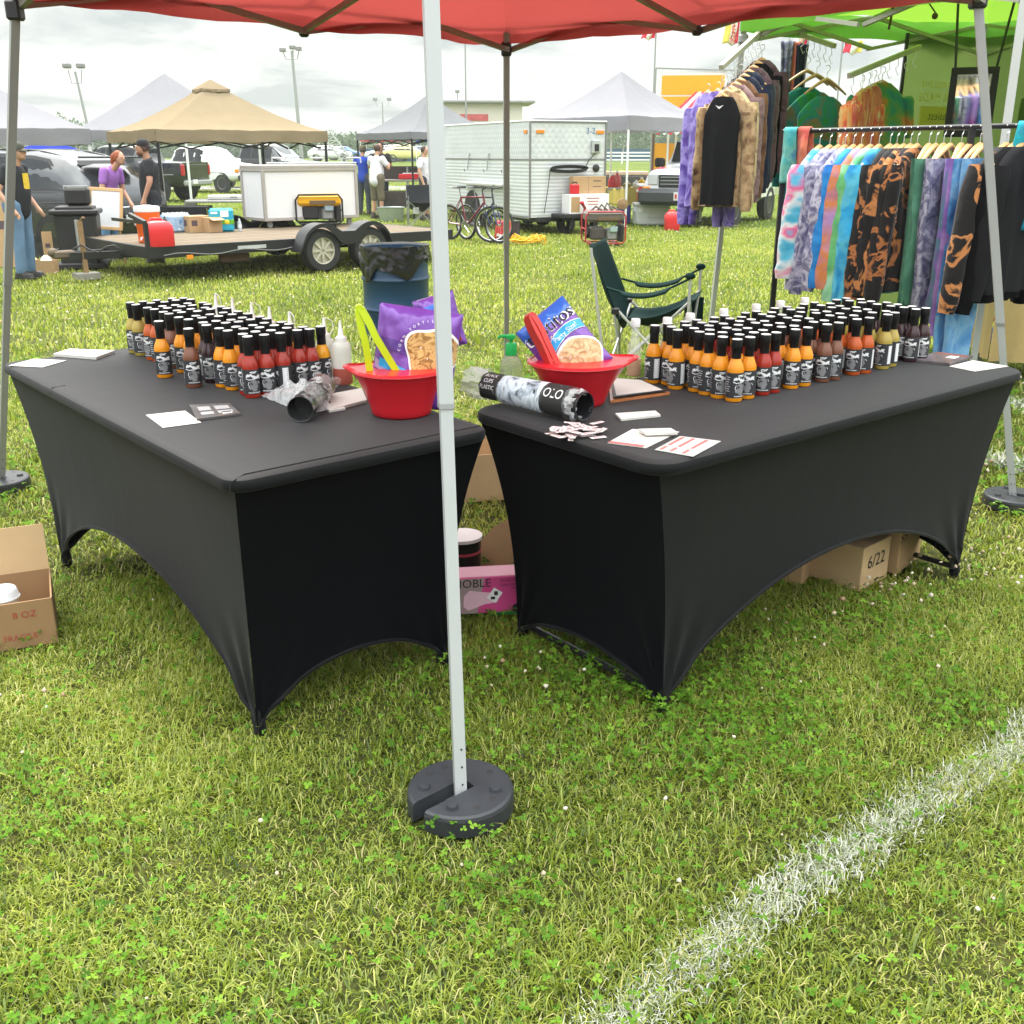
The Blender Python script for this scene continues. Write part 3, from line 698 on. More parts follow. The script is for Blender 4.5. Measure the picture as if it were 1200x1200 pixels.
def label_mesh():
    mb = MB(); r = .0238
    mb.lathe([(r, .0135), (r, .0885)], 30)
    rr = r + .00035; rq = random.Random(3)
    mb.mi = 1   # grey figure
    for (cx_, cy_, ax, ay) in ((0, .044, .0105, .014), (.004, .040, .008, .010), (-.009, .034, .006, .006), (.001, .027, .0075, .005)):
        poly = [(cx_ + ax * math.cos(a) * (1 + .22 * math.sin(3 * a + cx_ * 900)), cy_ + ay * math.sin(a) * (1 + .16 * math.sin(5 * a))) for a in [2 * PI * i / 14 for i in range(14)]]
        vs = [(rr * math.sin(cx_ / rr), -rr * math.cos(cx_ / rr), cy_)] + [(rr * math.sin(x / rr), -rr * math.cos(x / rr), y) for x, y in poly]
        mb.add(vs, [(0, 1 + i, 1 + (i + 1) % 14) for i in range(14)]); rr += .0001
    mb.mi = 2   # white brush lettering, jagged script across the top
    rr = r + .0009
    xs_ = -.021
    pts = []
    for i in range(22): pts.append((-.020 + .040 * i / 21, .068 + .0035 * math.sin(i * .31) + (.0052 if i % 2 else -.0045) * rq.uniform(.5, 1.25)))
    stroke(mb, pts, .0027, rr)
    stroke(mb, [(-.022, .062), (-.012, .058), (.002, .060), (.014, .064), (.022, .060)], .0024, rr)
    stroke(mb, [(-.009, .080), (-.004, .082), (.005, .081), (.010, .083)], .0030, rr); stroke(mb, [(-.006, .077), (.007, .0785)], .0016, rr)
    stroke(mb, [(-.013, .052), (-.016, .044), (-.012, .036)], .0016, rr); stroke(mb, [(.013, .052), (.017, .045)], .0014, rr)
    for i in range(9): stroke(mb, [(-.0165 + i * .0038, .0185), (-.0142 + i * .0038, .0190)], .0030, rr)
    # ingredients panel on the side and printed lines round the back
    P0 = .034
    mb.add([(rr * math.sin(x / rr), -rr * math.cos(x / rr), y) for x, y in ((P0, .020), (P0 + .008, .020), (P0 + .017, .020), (P0 + .017, .082), (P0 + .008, .082), (P0, .082))], [(0, 1, 4, 5), (1, 2, 3, 4)])
    for k in range(7): stroke(mb, [(-.044, .075 - k * .007), (-.044 + rq.uniform(.008, .015), .075 - k * .007)], .0014, rr)
    stroke(mb, [(-.050, .018), (-.050, .082)], .0022, rr)
    mb.mi = 0; rr += .0003
    for k in range(9): stroke(mb, [(P0 + .0015, .076 - k * .0062), (P0 + .0155, .076 - k * .0062)], .0011, rr)
    return mb
_lab = None; _bp = {}
def proto_bottle(kind):
    global _lab
    b = MB(); b.lathe(body_prof, 22); me = b.mesh('sauce_glass', sauce_mat(kind), 40)
    if _lab is None:
        _lab = label_mesh().mesh('label', [M_LAB, M_LABG, M_LABW], 30, fixn=False)
        c = MB(); c.lathe([(.0128, .127), (.0132, .131), (.0130, .158), (.0142, .160), (.0146, .163), (.0146, .182), (.0139, .185)], 20); 
        _bp['sleeve'] = c.mesh('cap', M_SLEEVE, 40)
        c = MB(); c.lathe([(.0139, .1845), (.0135, .1858), (.0, .1860)], 20); _bp['top'] = c.mesh('cap_top', M_LIDTOP, 40)
    return me
ORD = ['first', 'second', 'third', 'fourth', 'fifth', 'sixth', 'seventh', 'eighth']
_proto = {}
def bottle(kind, T, x, y, label, group, rot=None):
    p = tw(T, x, y)
    if kind not in _proto:
        t = thing('sauce_bottle', label, 'sauce bottle', p, 0, group)
        for nm, me in (('glass', proto_bottle(kind)), ('label', _lab), ('cap', _bp['sleeve'])):
            o = bpy.data.objects.new(nm, me); COL.objects.link(o); o.parent = t
        o2 = bpy.data.objects.new('cap_top', _bp['top']); COL.objects.link(o2); o2.parent = o
        _proto[kind] = t
    else:
        t = copy_tree(_proto[kind]); t.location = p; tag(t, label, 'sauce bottle', group)
    t.rotation_euler = (R(rnd.uniform(-.8, .8)), R(rnd.uniform(-.8, .8)), rot if rot is not None else 0); t.scale = (1.09, 1.09, .99)
    return t
face = lambda T, x, y: math.atan2(-tw(T, x, y).x, tw(T, x, y).y)   # turned so that the label looks at the aisle
CN = {'orange': 'orange', 'red': 'red', 'brown': 'brown', 'rust': 'rust red', 'olive': 'olive green', 'dark': 'near black', 'amber': 'amber'}
def block(T, cols, ys, side, group):
    for ci, (x, kind, cname) in enumerate(cols):
        for ri, y in enumerate(ys):
            if callable(y): continue
            xx, yy = x + rnd.gauss(0, .004) + .004 * ri * (ri % 2), y + rnd.gauss(0, .004)
            a = face(T, xx, yy) + rnd.choice([0, 0, 0, .3, -.35, .55, -.8, -1.3, 1.2]) + rnd.uniform(-.2, .2)
            bottle(kind, T, xx, yy, f'{CN[kind]} sauce bottle, {ORD[ri]} from the block front, {cname}, {side}', group, a)
# right table: seven flavours in pairs of columns
GR = 'sauce bottles on the right table'
cols = []
xr = [.665, .728, .80, .858, .945, 1.003, 1.105, 1.165, 1.275, 1.335, 1.445, 1.505, 1.635, 1.695]
kr = ['orange', 'orange', 'red', 'red', 'orange', 'orange', 'brown', 'brown', 'rust', 'rust', 'olive', 'olive', 'dark', 'dark']
cn = ['nearest pair, outer column', 'nearest pair, inner column', 'red pair, near column', 'red pair, far column', 'middle orange pair, near column', 'middle orange pair, far column', 'brown pair, near column', 'brown pair, far column', 'rust pair, near column', 'rust pair, far column', 'olive pair, near column', 'olive pair, far column', 'last pair, near column', 'last pair, far column']
block(TR, list(zip(xr, kr, cn)), [.332, .386, .440, .494, .548, .602, .656], 'right table', GR)
# left table
GLb = 'sauce bottles on the left table'
xl = [.745, .803, .880, .938, 1.030, 1.088, 1.180, 1.238, 1.335, 1.393, 1.475, 1.533, 1.64, 1.70]
kl = ['red', 'red', 'orange', 'orange', 'dark', 'dark', 'orange', 'orange', 'brown', 'brown', 'rust', 'rust', 'olive', 'olive']
cnl = ['nearest pair, outer column', 'nearest pair, inner column', 'near orange pair, near column', 'near orange pair, far column', 'dark pair, near column', 'dark pair, far column', 'far orange pair, near column', 'far orange pair, far column', 'brown pair, near column', 'brown pair, far column', 'rust pair, near column', 'rust pair, far column', 'farthest pair, near column', 'farthest pair, far column']
block(TL, list(zip(xl, kl, cnl)), [-.435, -.487, -.538, -.589, -.640], 'left table', GLb)
bottle('orange', TL, 1.205, -.345, 'bright orange sauce bottle set out alone in front of the left block', GLb, face(TL, 1.2, -.34))
bottle('brown', TL, 1.0, -.355, 'single brown sauce bottle set out in front of the left block', GLb, face(TL, 1.0, -.34) + .1)
bottle('amber', TL, .775, -.692, 'amber sauce bottle at the block end beside the squeeze bottles, left table', GLb, face(TL, .8, -.7) + 1.1)
# ---- squeeze bottles behind the left block
M_LDPE = mat('milky_plastic', (.84, .84, .82), .35, 0, .05, alpha=.60)
M_LDPEO = mat('milky_plastic_cap', (.78, .77, .74), .4, 0, .05)
M_PINK = mat('thin_red_sauce', (.42, .10, .07), .3, 0, .15, 20)
def squeeze(x, y, label, fill=.0, loop=True):
    p = tw(TL, x, y); t = thing('squeeze_bottle', label, 'squeeze bottle', p, rnd.uniform(0, 6), 'squeeze bottles behind the left block')
    b = MB(); b.lathe([(.0, .0), (.027, .0), (.031, .005), (.031, .055), (.0295, .075), (.031, .1), (.031, .125), (.027, .14), (.016, .146)], 22); b.build('body', M_LDPE, t, 50)
    if fill: f = MB(); f.lathe([(0, -.0005), (.0275, -.0005), (.0314, .005), (.0314, fill), (0, fill)], 22); f.build('sauce', M_PINK, t, 50)
    t.scale = (1, 1, .93); n = MB(); n.lathe([(.0, .143), (.019, .143), (.019, .158), (.013, .162), (.0085, .168), (.0032, .215), (0, .2155)], 16); c = n.build('nozzle', M_LDPEO, t, 40)
    if loop: l = MB(); l.tube([(.017, 0, .155), (.03, 0, .175), (.028, 0, .2), (.012, 0, .212), (.001, 0, .214)], .0016, 5); l.build('tip_strap', M_LDPEO, c)
    return t
squeeze(.742, -.742, 'squeeze bottle a third full of thin red sauce at the block end', .056, False)
squeeze(.83, -.735, 'empty milky squeeze bottle just behind the part-filled one', 0)
for i, x in enumerate((1.02, 1.17, 1.31, 1.47, 1.62)):
    squeeze(x, -.715 - .004 * i, f'milky squeeze bottle with pointed tip behind the left block, {ORD[i]} back from the part-filled pair', 0, i % 2 == 0)
# ---- tasting bottles with white caps behind the right block
M_GLS = mat('clear_glass', (.80, .86, .80), .05, 0, .02, alpha=.30, spec=.9)
def taster(x, y, label, kind, fill):
    p = tw(TR, x, y); t = thing('tasting_bottle', label, 'sample bottle', p, 0, 'white capped tasting bottles behind the right block')
    b = MB(); b.lathe(body_prof[:-1] + [(.0125, .165)], 20); b.build('glass', M_GLS, t, 50)
    if fill: f = MB(); f.lathe([(0, .002), (.021, .003), (.0222, .008), (.0222, fill), (0, fill)], 20); f.build('sauce', sauce_mat(kind), t, 50)
    c = MB(); c.lathe([(.0145, .162), (.0155, .165), (.0155, .184), (.0138, .188), (0, .1885)], 20); c.build('cap', M_LIDTOP, t, 40)
    return t
taster(.70, .775, 'clear tasting bottle a third full of orange sauce beside the clipboard', 'orange', .058)
for i, (x, y) in enumerate(((.80, .728), (.93, .745), (1.10, .742), (1.28, .745), (1.42, .745), (1.56, .740))):
    taster(x, y, f'white capped tasting bottle at the back edge, {ORD[i + 1]} from the clipboard end', ['orange', 'red', 'brown', 'orange', 'rust', 'olive'][i], .09)
# ================================================================ bowls, chips, tongs
def bowl(base, rz, label, r0, r1, h, spout):
    t = thing('serving_bowl', label, 'bowl', base, rz, 'red serving bowls on the tables')
    prof = [(0, .0), (r0 * .93, .0), (r0, .006)] + [(r0 + (r1 - r0) * ((i / 9) ** 1.25), .006 + (h - .006) * i / 9) for i in range(1, 10)] + [(r1 + .006, h + .001), (r1 + .007, h - .003)]
    def sp(p, a):
        k = math.exp(-(min(a, 2 * PI - a) / .28) ** 2) * max(0, (p[2] / h - .55) / .45) ** 1.3
        return (p[0] * (1 + spout * k), p[1] * (1 + spout * .4 * k), p[2] + .006 * k)
    b = MB(); b.lathe(prof, 56, fn=sp); b.lathe([(q[0] - .004 if q[0] > .01 else q[0], q[1] + .004) for q in prof[:-2]] + [(r1 + .003, h + .001)], 56, fn=sp)
    b.build('bowl_body', M_RED(), t, 50); return t
pL = G(463, 493, TZ) + Vector((.01, .085, 0)); bowl(pL, R(175), 'red plastic bowl holding lime tongs and a purple chip bag on the left table', .084, .128, .128, .22)
pR = G(683, 480, TZ) + Vector((-.012, .085, 0)); bowl(pR, R(12), 'red plastic bowl holding red tongs and a blue chip bag on the right table', .082, .142, .125, .26)
def tongs(P0, P1, w, m_, label, open_=.055, side=Vector((1, 0, 0)), hinge_up=True, ridge=False):
    t = thing('tongs', label, 'tongs', (0, 0, 0)); P0, P1 = Vector(P0), Vector(P1)
    d = (P1 - P0); L_ = d.length; d.normalize(); side = (side - d * side.dot(d)).normalized(); nn = d.cross(side)
    for k, sg in enumerate((-1, 1)):
        a = MB(); rings = []
        for i in range(15):
            f = i / 14; c = P0 + d * L_ * f + side * sg * (open_ * f ** 1.3 * .5 + .003 * math.sin(PI * min(1, f * 3)) + .004)
            ww = w * (.55 + .45 * math.sin(PI * min(1, .25 + f))) * (1.0 if f < .85 else .9); th = .0095 if f < .9 else .006
            rings.append([c - nn * ww - side * th, c + nn * ww - side * th, c + nn * ww * .8 + side * th, c - nn * ww * .8 + side * th])
        a.loft(rings)
        if ridge:
            for q in (.62, .72, .82):
                c = P0 + d * L_ * q + side * sg * (open_ * q * .5); a.box((c.x, c.y, c.z), (.012, .03, .02), .004)
        a.build('arm', m_, t, 50)
    h = MB(); h.tube([P0 + nn * -w * .8, P0 + nn * w * .8], .0105, 12); h.build('hinge', m_, t, 40); return t
M_LIME = mat('lime_plastic', (.48, .62, .015), .35, 0, .06)
M_REDT = mat('red_tongs_plastic', (.52, .03, .025), .4, 0, .08)
tongs(at(421, 361, pL.y - .03), at(455, 447, pL.y - .02) + Vector((0, 0, -.02)), .019, M_LIME, 'lime green plastic tongs standing in the left red bowl', .085, Vector((1, .15, 0)))
tongs(at(621, 371, pR.y - .02), at(655, 440, pR.y - .05) + Vector((.02, 0, -.04)), .021, M_REDT, 'red plastic tongs leaning in the right red bowl', .012, Vector((1, .5, 0)), ridge=True)
# ---- chip bags: soft pillows with printed panels
def chipbag(name, label, O, ex, ey, w, h, th, mats, panels, crimp=.02):
    """O lower left corner, ex / ey unit axes of the face; mats[0] is the bag"""
    t = thing(name, label, 'chip bag', (0, 0, 0)); ex, ey = Vector(ex).normalized(), Vector(ey); ey = (ey - ex * ey.dot(ex)).normalized(); nn = ex.cross(ey)
    if nn.y > 0: nn = -nn
    def pos(u, v, side=1, off=0.0):
        e = max(0.0, (1 - abs(2 * u - 1) ** 2.6)) ** .6 * max(0.0, (1 - abs(2 * v - 1) ** 3.5)) ** .55
        wr = .0045 * fbm(u * 7, v * 7, 3.3 * side) + .007 * max(0, abs(2 * v - 1) - .6) * math.sin(u * 26 + 2 * math.sin(u * 9))
        pin = 1 - .035 * math.sin(PI * v)
        return O + ex * (w * (.5 + (u - .5) * pin)) + ey * h * v + nn * side * (th * e * (1 + .10 * fbm(u * 3, v * 3, 9)) + wr * e ** .3 + off)
    b = MB(); b.grid(40, 44, lambda u, v: pos(u, v, 1)); b.grid(40, 44, lambda u, v: pos(u, v, -1)); b.build('bag_body', mats[0], t, 80)
    off = .0012
    for (nm, mt, kind, data) in panels:
        q = MB()
        if kind == 'blob':
            c, fn, nr = data
            vs = [pos(c[0], c[1], 1, off)]; na = 48
            for i in range(1, nr + 1):
                for j in range(na):
                    a = 2 * PI * j / na; r_ = fn(a) * i / nr; vs.append(pos(min(1, max(0, c[0] + r_ * math.cos(a))), min(1, max(0, c[1] + r_ * math.sin(a) * w / h)), 1, off))
            fs = [(0, 1 + j, 1 + (j + 1) % na) for j in range(na)] + [(1 + i * na + j, 1 + i * na + (j + 1) % na, 1 + (i + 1) * na + (j + 1) % na, 1 + (i + 1) * na + j) for i in range(nr - 1) for j in range(na)]
            q.add(vs, fs)
        elif kind == 'band':
            f0 = data; q.grid(24, 6, lambda a, b_: pos(*f0(a, b_), 1, off))
        elif kind == 'text':
            st, size, (cu, cv), rot = data
            def fn(p):
                x, y = p[0] * math.cos(rot) - p[1] * math.sin(rot), p[0] * math.sin(rot) + p[1] * math.cos(rot)
                return tuple(pos(cu + x / w, cv + y / h, 1, off))
            q.text(st, size, Matrix(), fn)
        q.build(nm, mt, t, 80, fixn=False); off += .0008
    return t
M_PUR = mat('purple_foil', (.17, .055, .36), .3, .1, .18, 8, coat=.3); M_PURD = mat('purple_foil_dark', (.10, .04, .27), .3, .1, .1, 8)
M_CHIP = dye('corn_chips', [(.12, .05, .015), (.45, .24, .08), (.66, .42, .17), (.22, .10, .03), (.55, .32, .11)], 30, 3, 6); M_CHIPP = dye('pale_corn_chips', [(.30, .17, .08), (.58, .38, .20), (.70, .54, .33), (.42, .26, .13), (.66, .48, .28)], 28, 3, 6)
M_BLU = mat('blue_foil', (.03, .13, .55), .3, .1, .15, 8, coat=.3); M_CYAN = mat('cyan_print', (.03, .36, .80), .4, 0, .06); M_LILAC = mat('lilac_print', (.40, .30, .55), .5, 0, .1); M_PRW = mat('white_print', (.80, .79, .80), .5, 0, .05)
blob = lambda r, k, s=0: (lambda a: r * (1 + k * math.sin(3 * a + s) + k * .6 * math.sin(5 * a + 1)))
O = at(430, 447, pL.y + .0) + Vector((0, 0, -.055)); exd = Vector((.97, .10, -.16)); eyd = Vector((.27, .16, .95))
chipbag('chip_bag', 'purple corn chip bag with a chip window leaning in the left red bowl', O, exd, eyd, .235, .275, .045, [M_PUR],
        [('band', M_PURD, 'band', lambda a, b: (a * .55, .56 + b * .12 - a * .06)), ('corner_print', M_LILAC, 'band', lambda a, b: (.01 + a * .20 * (1 - b * .5), .36 + b * .10 - a * .06)),
         ('flash', M_CYAN, 'band', lambda a, b: (.06 + a * .34, .38 + b * .085 - a * .09)), ('window_border', M_PRW, 'blob', ((.70, .55), blob(.345, .10), 6)), ('window', M_CHIP, 'blob', ((.70, .545), blob(.318, .10), 8))]
        + [('print', M_PRW, 'text', (s, .0105, (.70 + .42 * math.cos(a), .55 + .42 * math.sin(a) * .82), a - PI / 2)) for s, a in zip(['C', 'O', 'R', 'N', ' ', 'T', 'O', 'R', 'T', 'I', 'L', 'L', 'A'], [R(178 - 8 * i) for i in range(13)]) if s != ' '])
O = at(497, 420, pL.y + .10) + Vector((-.045, 0, 0))
chipbag('chip_bag', 'purple and red chip bag behind the front canopy pole in the left bowl', at(500, 416, pL.y + .10), Vector((.93, -.1, .28)), Vector((.22, .1, .95)), .125, .155, .035, [M_PUR],
        [('red_print', dye('salsa_print', [(.05, .12, .03), (.42, .05, .03), (.55, .10, .05), (.2, .02, .02)], 18), 'band', lambda a, b: (.06 + a * .86, .08 + b * .42)), ('blue_print', M_BLU, 'band', lambda a, b: (.3 + a * .6, .70 + b * .12 + a * .06))])
tl_, tr_ = at(604, 391, pR.y + .03), at(659, 346, pR.y + .07); exd = (tr_ - tl_).normalized(); eyd = Vector((0, -1, .28)).cross(exd).normalized()
chipbag('chip_bag', 'blue topped purple party size chip bag leaning in the right red bowl', tl_ - eyd * .235, exd, eyd, (tr_ - tl_).length, .235, .040, [M_PUR],
        [('blue_top', M_BLU, 'band', lambda a, b: (.005 + a * .99, .80 + b * .195)), ('logo_white', M_PRW, 'text', ('tostitos', .058, (.50, .80), .0)), ('logo', M_INK(), 'text', ('tostitos', .052, (.50, .80), .0)),
         ('slogan', M_PRW, 'text', ('SCOOPS!', .021, (.60, .655), .03)), ('flash_border', M_PRW, 'band', lambda a, b: (.20 + a * .78, .47 + .10 * math.sin(a * 2.6) + b * .13)), ('flash', M_CYAN, 'band', lambda a, b: (.20 + a * .78, .478 + .10 * math.sin(a * 2.6) + b * .114)),
         ('flash_print', M_PRW, 'text', ('Party Size!', .021, (.62, .63 - .015), .04)), ('window_border', M_PRW, 'blob', ((.56, .24), blob(.40, .07, 1), 6)), ('window', M_CHIPP, 'blob', ((.56, .235), blob(.365, .07, 1), 8))])
# ---- hand gel bottle
p = G(599, 458, TZ); t = thing('pump_bottle', 'clear gel pump bottle with a green pump behind the wrapped cups', 'pump bottle', p, R(-10))
b = MB(); b.lathe([(0, 0), (.030, 0), (.034, .004), (.034, .075), (.031, .092), (.022, .106), (.0145, .112), (.0145, .118)], 26); b.build('bottle_body', mat('clear_gel', (.86, .90, .84), .12, 0, .04, trans=.8, ior=1.15), t, 50)
M_GRN = mat('green_plastic', (.015, .42, .09), .35, 0, .08)
b = MB(); b.lathe([(0, .112), (.0175, .112), (.0175, .146), (.016, .149), (0, .149)], 22); pm = b.build('collar', M_GRN, t, 40)
b = MB(); b.lathe([(.006, .149), (.006, .160), (.014, .162), (.014, .172), (.010, .175), (0, .175)], 18); b.tube([(-.008, 0, .168), (-.032, 0, .169), (-.040, 0, .163)], [.006, .005, .004], 8); b.build('pump_head', M_GRN, t, 40)
# ---- sleeve of wrapped black cups on the right table
M_FILM = mat('clear_film', (.92, .94, .96), .12, 0, .05, 14, bump=.9, bscale=38, trans=0.0, alpha=.14, spec=1.0)
M_FILMW = dye('printed_film', [(.012, .012, .014), (.34, .40, .47), (.62, .68, .74), (.50, .56, .62), (.03, .03, .035)], 26, 2.5, 4, rough=.22)
M_CUP = mat('black_cup', (.014, .014, .016), .18, 0, .2, spec=.6)
def cupsleeve(name, label, A, B, r, bands, tailA=.05, tailB=-.03, film=M_FILM, ncup=9, mouth=True):
    A, B = Vector(A), Vector(B); d = B - A; L_ = d.length; q = Vector((0, 0, 1)).rotation_difference(d.normalized()).to_matrix().to_4x4()
    t = thing(name, label, 'wrapped cups', A); X = q; vv = q.inverted() @ Vector((-A.x, -A.y, 1.6)); af = math.atan2(vv.y, vv.x)
    c = MB()
    c.lathe([(0, 0), (r * .72, 0), (r * .78, .01), (r * .93, L_ * .45), (r * .95, L_ - .055), (r * .98, L_ - .05), (r * .93, L_ - .04), (r * .97, L_ - .006), (r * 1.0, L_), (r * .92, L_ - .001)] + ([(r * .80, L_ - .05), (0, L_ - .052)] if mouth else [(0, L_)]), 30, X=X)
    for k in range(ncup): z = .02 + (L_ - .08) * k / ncup; c.lathe([(r * (.80 + .17 * z / L_), z), (r * (.85 + .17 * z / L_), z + .003), (r * (.80 + .17 * z / L_), z + .006)], 30, X=X)
    c.build('cup_stack', M_CUP, t, 40)
    f = MB()
    def fs(u, v):
        a = 2 * PI * u; z = -tailA + (L_ + tailA + tailB) * v
        rr = r * (.84 + .20 * min(1, max(0, z / L_))) + .004
        if z < 0: k = -z / tailA; rr = rr * (1 - .1 * k) + .018 * k * math.sin(a * 3 + 1)
        if z > L_: k = (z - L_) / abs(tailB); rr = rr * (1 - .10 * k) + .003 * k * math.sin(a * 4)
        rr += .0035 * fbm(math.cos(a) * 3, math.sin(a) * 3, z * 40) + .002 * math.sin(z * 160 + 3 * math.sin(a * 2))
        flat = .12 if z < 0 else 0
        p = Vector((rr * math.cos(a), rr * math.sin(a), z)); return q @ p
    f.grid(48, 60, fs); sl = f.build('film', film, t, 60)
    wr_ = mat('crinkled_film', (.80, .82, .84), .15, 0, .06, 20, bump=1.0, bscale=50, alpha=.42, spec=.9)
    for (zc_, ln2, rad) in (((-.028, .075, r * 1.1), (L_ - .022, .03, r * 1.02)) if mouth == 1 else ((L_ * .35, .05, r * 1.1),)):
        fm = MB()
        def ft(u, v, zc_=zc_, ln2=ln2, rad=rad):
            a = 2 * PI * u; k = rad * (1 + .22 * fbm(math.cos(a) * 2.5, math.sin(a) * 2.5, zc_ * 40 + v * 2) + .10 * math.sin(a * 5 + v * 4)); z = zc_ + ln2 * (v - .5) + .012 * fbm(math.cos(a) * 3, math.sin(a) * 3, v * 3)
            p = q @ Vector((k * math.cos(a), k * math.sin(a), z)); p.z = max(p.z, .0035 + TZ - A.z); return p
        fm.grid(46, 14, ft); fm.build('film_tuft', wr_, t, 25)
    for (v0, v1, a0, a1, mt, st, sz) in bands:
        a0, a1 = af - 1.5, af + 1.5
        b = MB(); g = lambda u, v: q @ Vector(((r * (.86 + .2 * (v0 + (v1 - v0) * v)) + .0068) * math.cos(a0 + (a1 - a0) * u), (r * (.86 + .2 * (v0 + (v1 - v0) * v)) + .0068) * math.sin(a0 + (a1 - a0) * u), L_ * (v0 + (v1 - v0) * v)))
        b.grid(20, 12, g); pan = b.build('printed_panel', mt, sl, 60)
        if st:
            for li, s1 in enumerate(st):
                tb = MB(); am = (a0 + a1) / 2; vm_ = (v0 + v1) / 2
                def fn(p, li=li):
                    zz_ = p[0] + L_ * vm_; aa = am - (p[1] - (li - (len(st) - 1) / 2) * -sz * 1.15) / r
                    rr = r * (.86 + .2 * zz_ / L_) + .0078
                    return tuple(q @ Vector((rr * math.cos(aa), rr * math.sin(aa), zz_)))
                tb.text(s1, sz, Matrix(), fn); tb.build('print', M_PRW, pan, 60, fixn=False)
    return t
A_ = G(566, 474, TZ) + Vector((.01, .045, .047)); B_ = G(688, 500, TZ) + Vector((-.005, .035, .047))
cupsleeve('cup_sleeve', 'long film-wrapped sleeve of black cups lying beside the right red bowl', A_, B_, .039,
          [(.02, .20, -2.6, .5, M_INK(), ['PLASTIC', 'CUPS', 'BLACK'], .016), (.22, .66, -2.4, .6, M_FILMW, None, 0), (.68, .88, -2.6, .4, M_INK(), ['OLO'], .034)], .07, -.018)
A_ = G(378, 470, TZ) + Vector((-.0, .03, .040)); B_ = G(352, 497, TZ) + Vector((.0, .012, .038))
cupsleeve('cup_sleeve', 'short stack of black cups in torn clear film in front of the left block', A_, B_, .036, [(.05, .35, -1.2, .2, mat('brown_film', (.10, .04, .04), .3, 0, .2, 20, spec=.8), None, 0)], .03, -.045, M_FILM, 5, mouth=2)
f = MB()
gA, gB = G(322, 462, TZ), G(372, 484, TZ)
def crump(u, v):
    p = gA.lerp(gB, u) + Vector((.10, .10, 0)) * (v - .35) * (1 - .3 * u)
    h = .050 * math.sin(PI * min(1, max(0, u))) ** .6 * math.sin(PI * v) ** .7
    return (p.x + .006 * fbm(u * 6, v * 6, 1), p.y, TZ + .002 + h * (1 + .5 * fbm(u * 5, v * 5, 2)) + .006 * abs(fbm(u * 11, v * 11)))
f.grid(34, 30, crump); tag(f.build('plastic_wrap', mat('crinkled_film', (.80, .82, .84), .15, 0, .06, 20, bump=1.0, bscale=50, alpha=.42, spec=.9), None, 20), 'loose crumpled clear plastic wrap beside the short cup stack on the left table', 'plastic wrap')
# ================================================================ papers
def paper(name, label, cat, pts, th, m_, group=None, prints=(), base=TZ):
    """flat printed sheet given by four corner directions, made of real corner points on the table"""
    P = [G(px, py, base) for px, py in pts]; c = sum(P, Vector()) / 4
    t = thing(name, label, cat, c, 0, group); lp = [(q.x - c.x, q.y - c.y) for q in P]
    b = MB(); b.prism(lp, .0012, .0012 + th); b.build('sheet', m_, t, 0)
    for (nm, mt, us, vs_) in prints:
        g = MB()
        def bl(u, v): return (lp[0][0] * (1 - u) * (1 - v) + lp[1][0] * u * (1 - v) + lp[2][0] * u * v + lp[3][0] * (1 - u) * v, lp[0][1] * (1 - u) * (1 - v) + lp[1][1] * u * (1 - v) + lp[2][1] * u * v + lp[3][1] * (1 - u) * v, .0012 + th + .0006)
        for (u0, u1) in us:
            for (v0, v1) in vs_: g.add([bl(u0, v0), bl(u1, v0), bl(u1, v1), bl(u0, v1)], [(0, 1, 2, 3)])
        g.build(nm, mt, t, 0)
    return t
M_LEAF = mat('leaflet_grey', (.45, .44, .42), .5, 0, .25, 30); M_LEAFD = mat('leaflet_dark', (.09, .085, .085), .35, 0, .4, 25, coat=.4); M_REDP = mat('red_print', (.45, .12, .12), .6, 0, .2)
M_PAPG = mat('pale_grey_paper', (.60, .57, .53), .5, 0, .12, 20)  # pale grey sheet, slightly warm
paper('leaflet', 'white square leaflet lying at the far corner of the left table', 'leaflet', [(10, 429), (40, 421), (78, 423), (50, 431)], .001, M_PAPER())
paper('leaflet_stack', 'thick stack of white leaflets near the far end of the left table', 'leaflet', [(63, 418), (82, 412), (135, 414), (113, 422)], .010, M_PAPER())
paper('leaflet', 'pale grey leaflet lying beside the dark booklet on the left table', 'leaflet', [(171, 487), (217, 482), (236, 496), (191, 502)], .001, M_PAPG)
paper('booklet', 'dark printed booklet with a silver edge on the left table', 'booklet', [(222, 477), (269, 475), (282, 487), (231, 494)], .006, M_LEAFD, None, [('print', mat('grey_print', (.35, .35, .36), .5), [(.15, .45), (.55, .9)], [(.2, .5), (.6, .8)]), ('white_print', M_PRW, [(.62, .85)], [(.72, .88)])])
paper('card_stack', 'stack of blank white cards against the left red bowl', 'cards', [(382, 466), (424, 458), (430, 472), (392, 482)], .008, M_PAPER())
paper('card_stack', 'small pile of white cards peeking out below the larger card stack', 'cards', [(378, 476), (398, 474), (405, 481), (386, 484)], .006, M_PAPER())
paper('folded_flyer', 'folded white flyer in front of the right red bowl', 'flyer', [(721, 487), (768, 484), (774, 489), (728, 494)], .006, M_PAPER())
paper('leaflet', 'pale leaflet under the white envelope on the right table', 'leaflet', [(712, 520), (741, 504), (796, 507), (757, 526)], .002, mat('leaflet_cream', (.62, .57, .52), .45, 0, .25, 25, coat=.3), None, [('red_print', M_REDP, [(.0, .1)], [(.0, .9)])])
paper('envelope', 'plain white folded card lying across the pale leaflet', 'card', [(748, 506), (786, 505), (794, 510), (757, 511)], .007, M_PAPER(), base=TZ + .006)
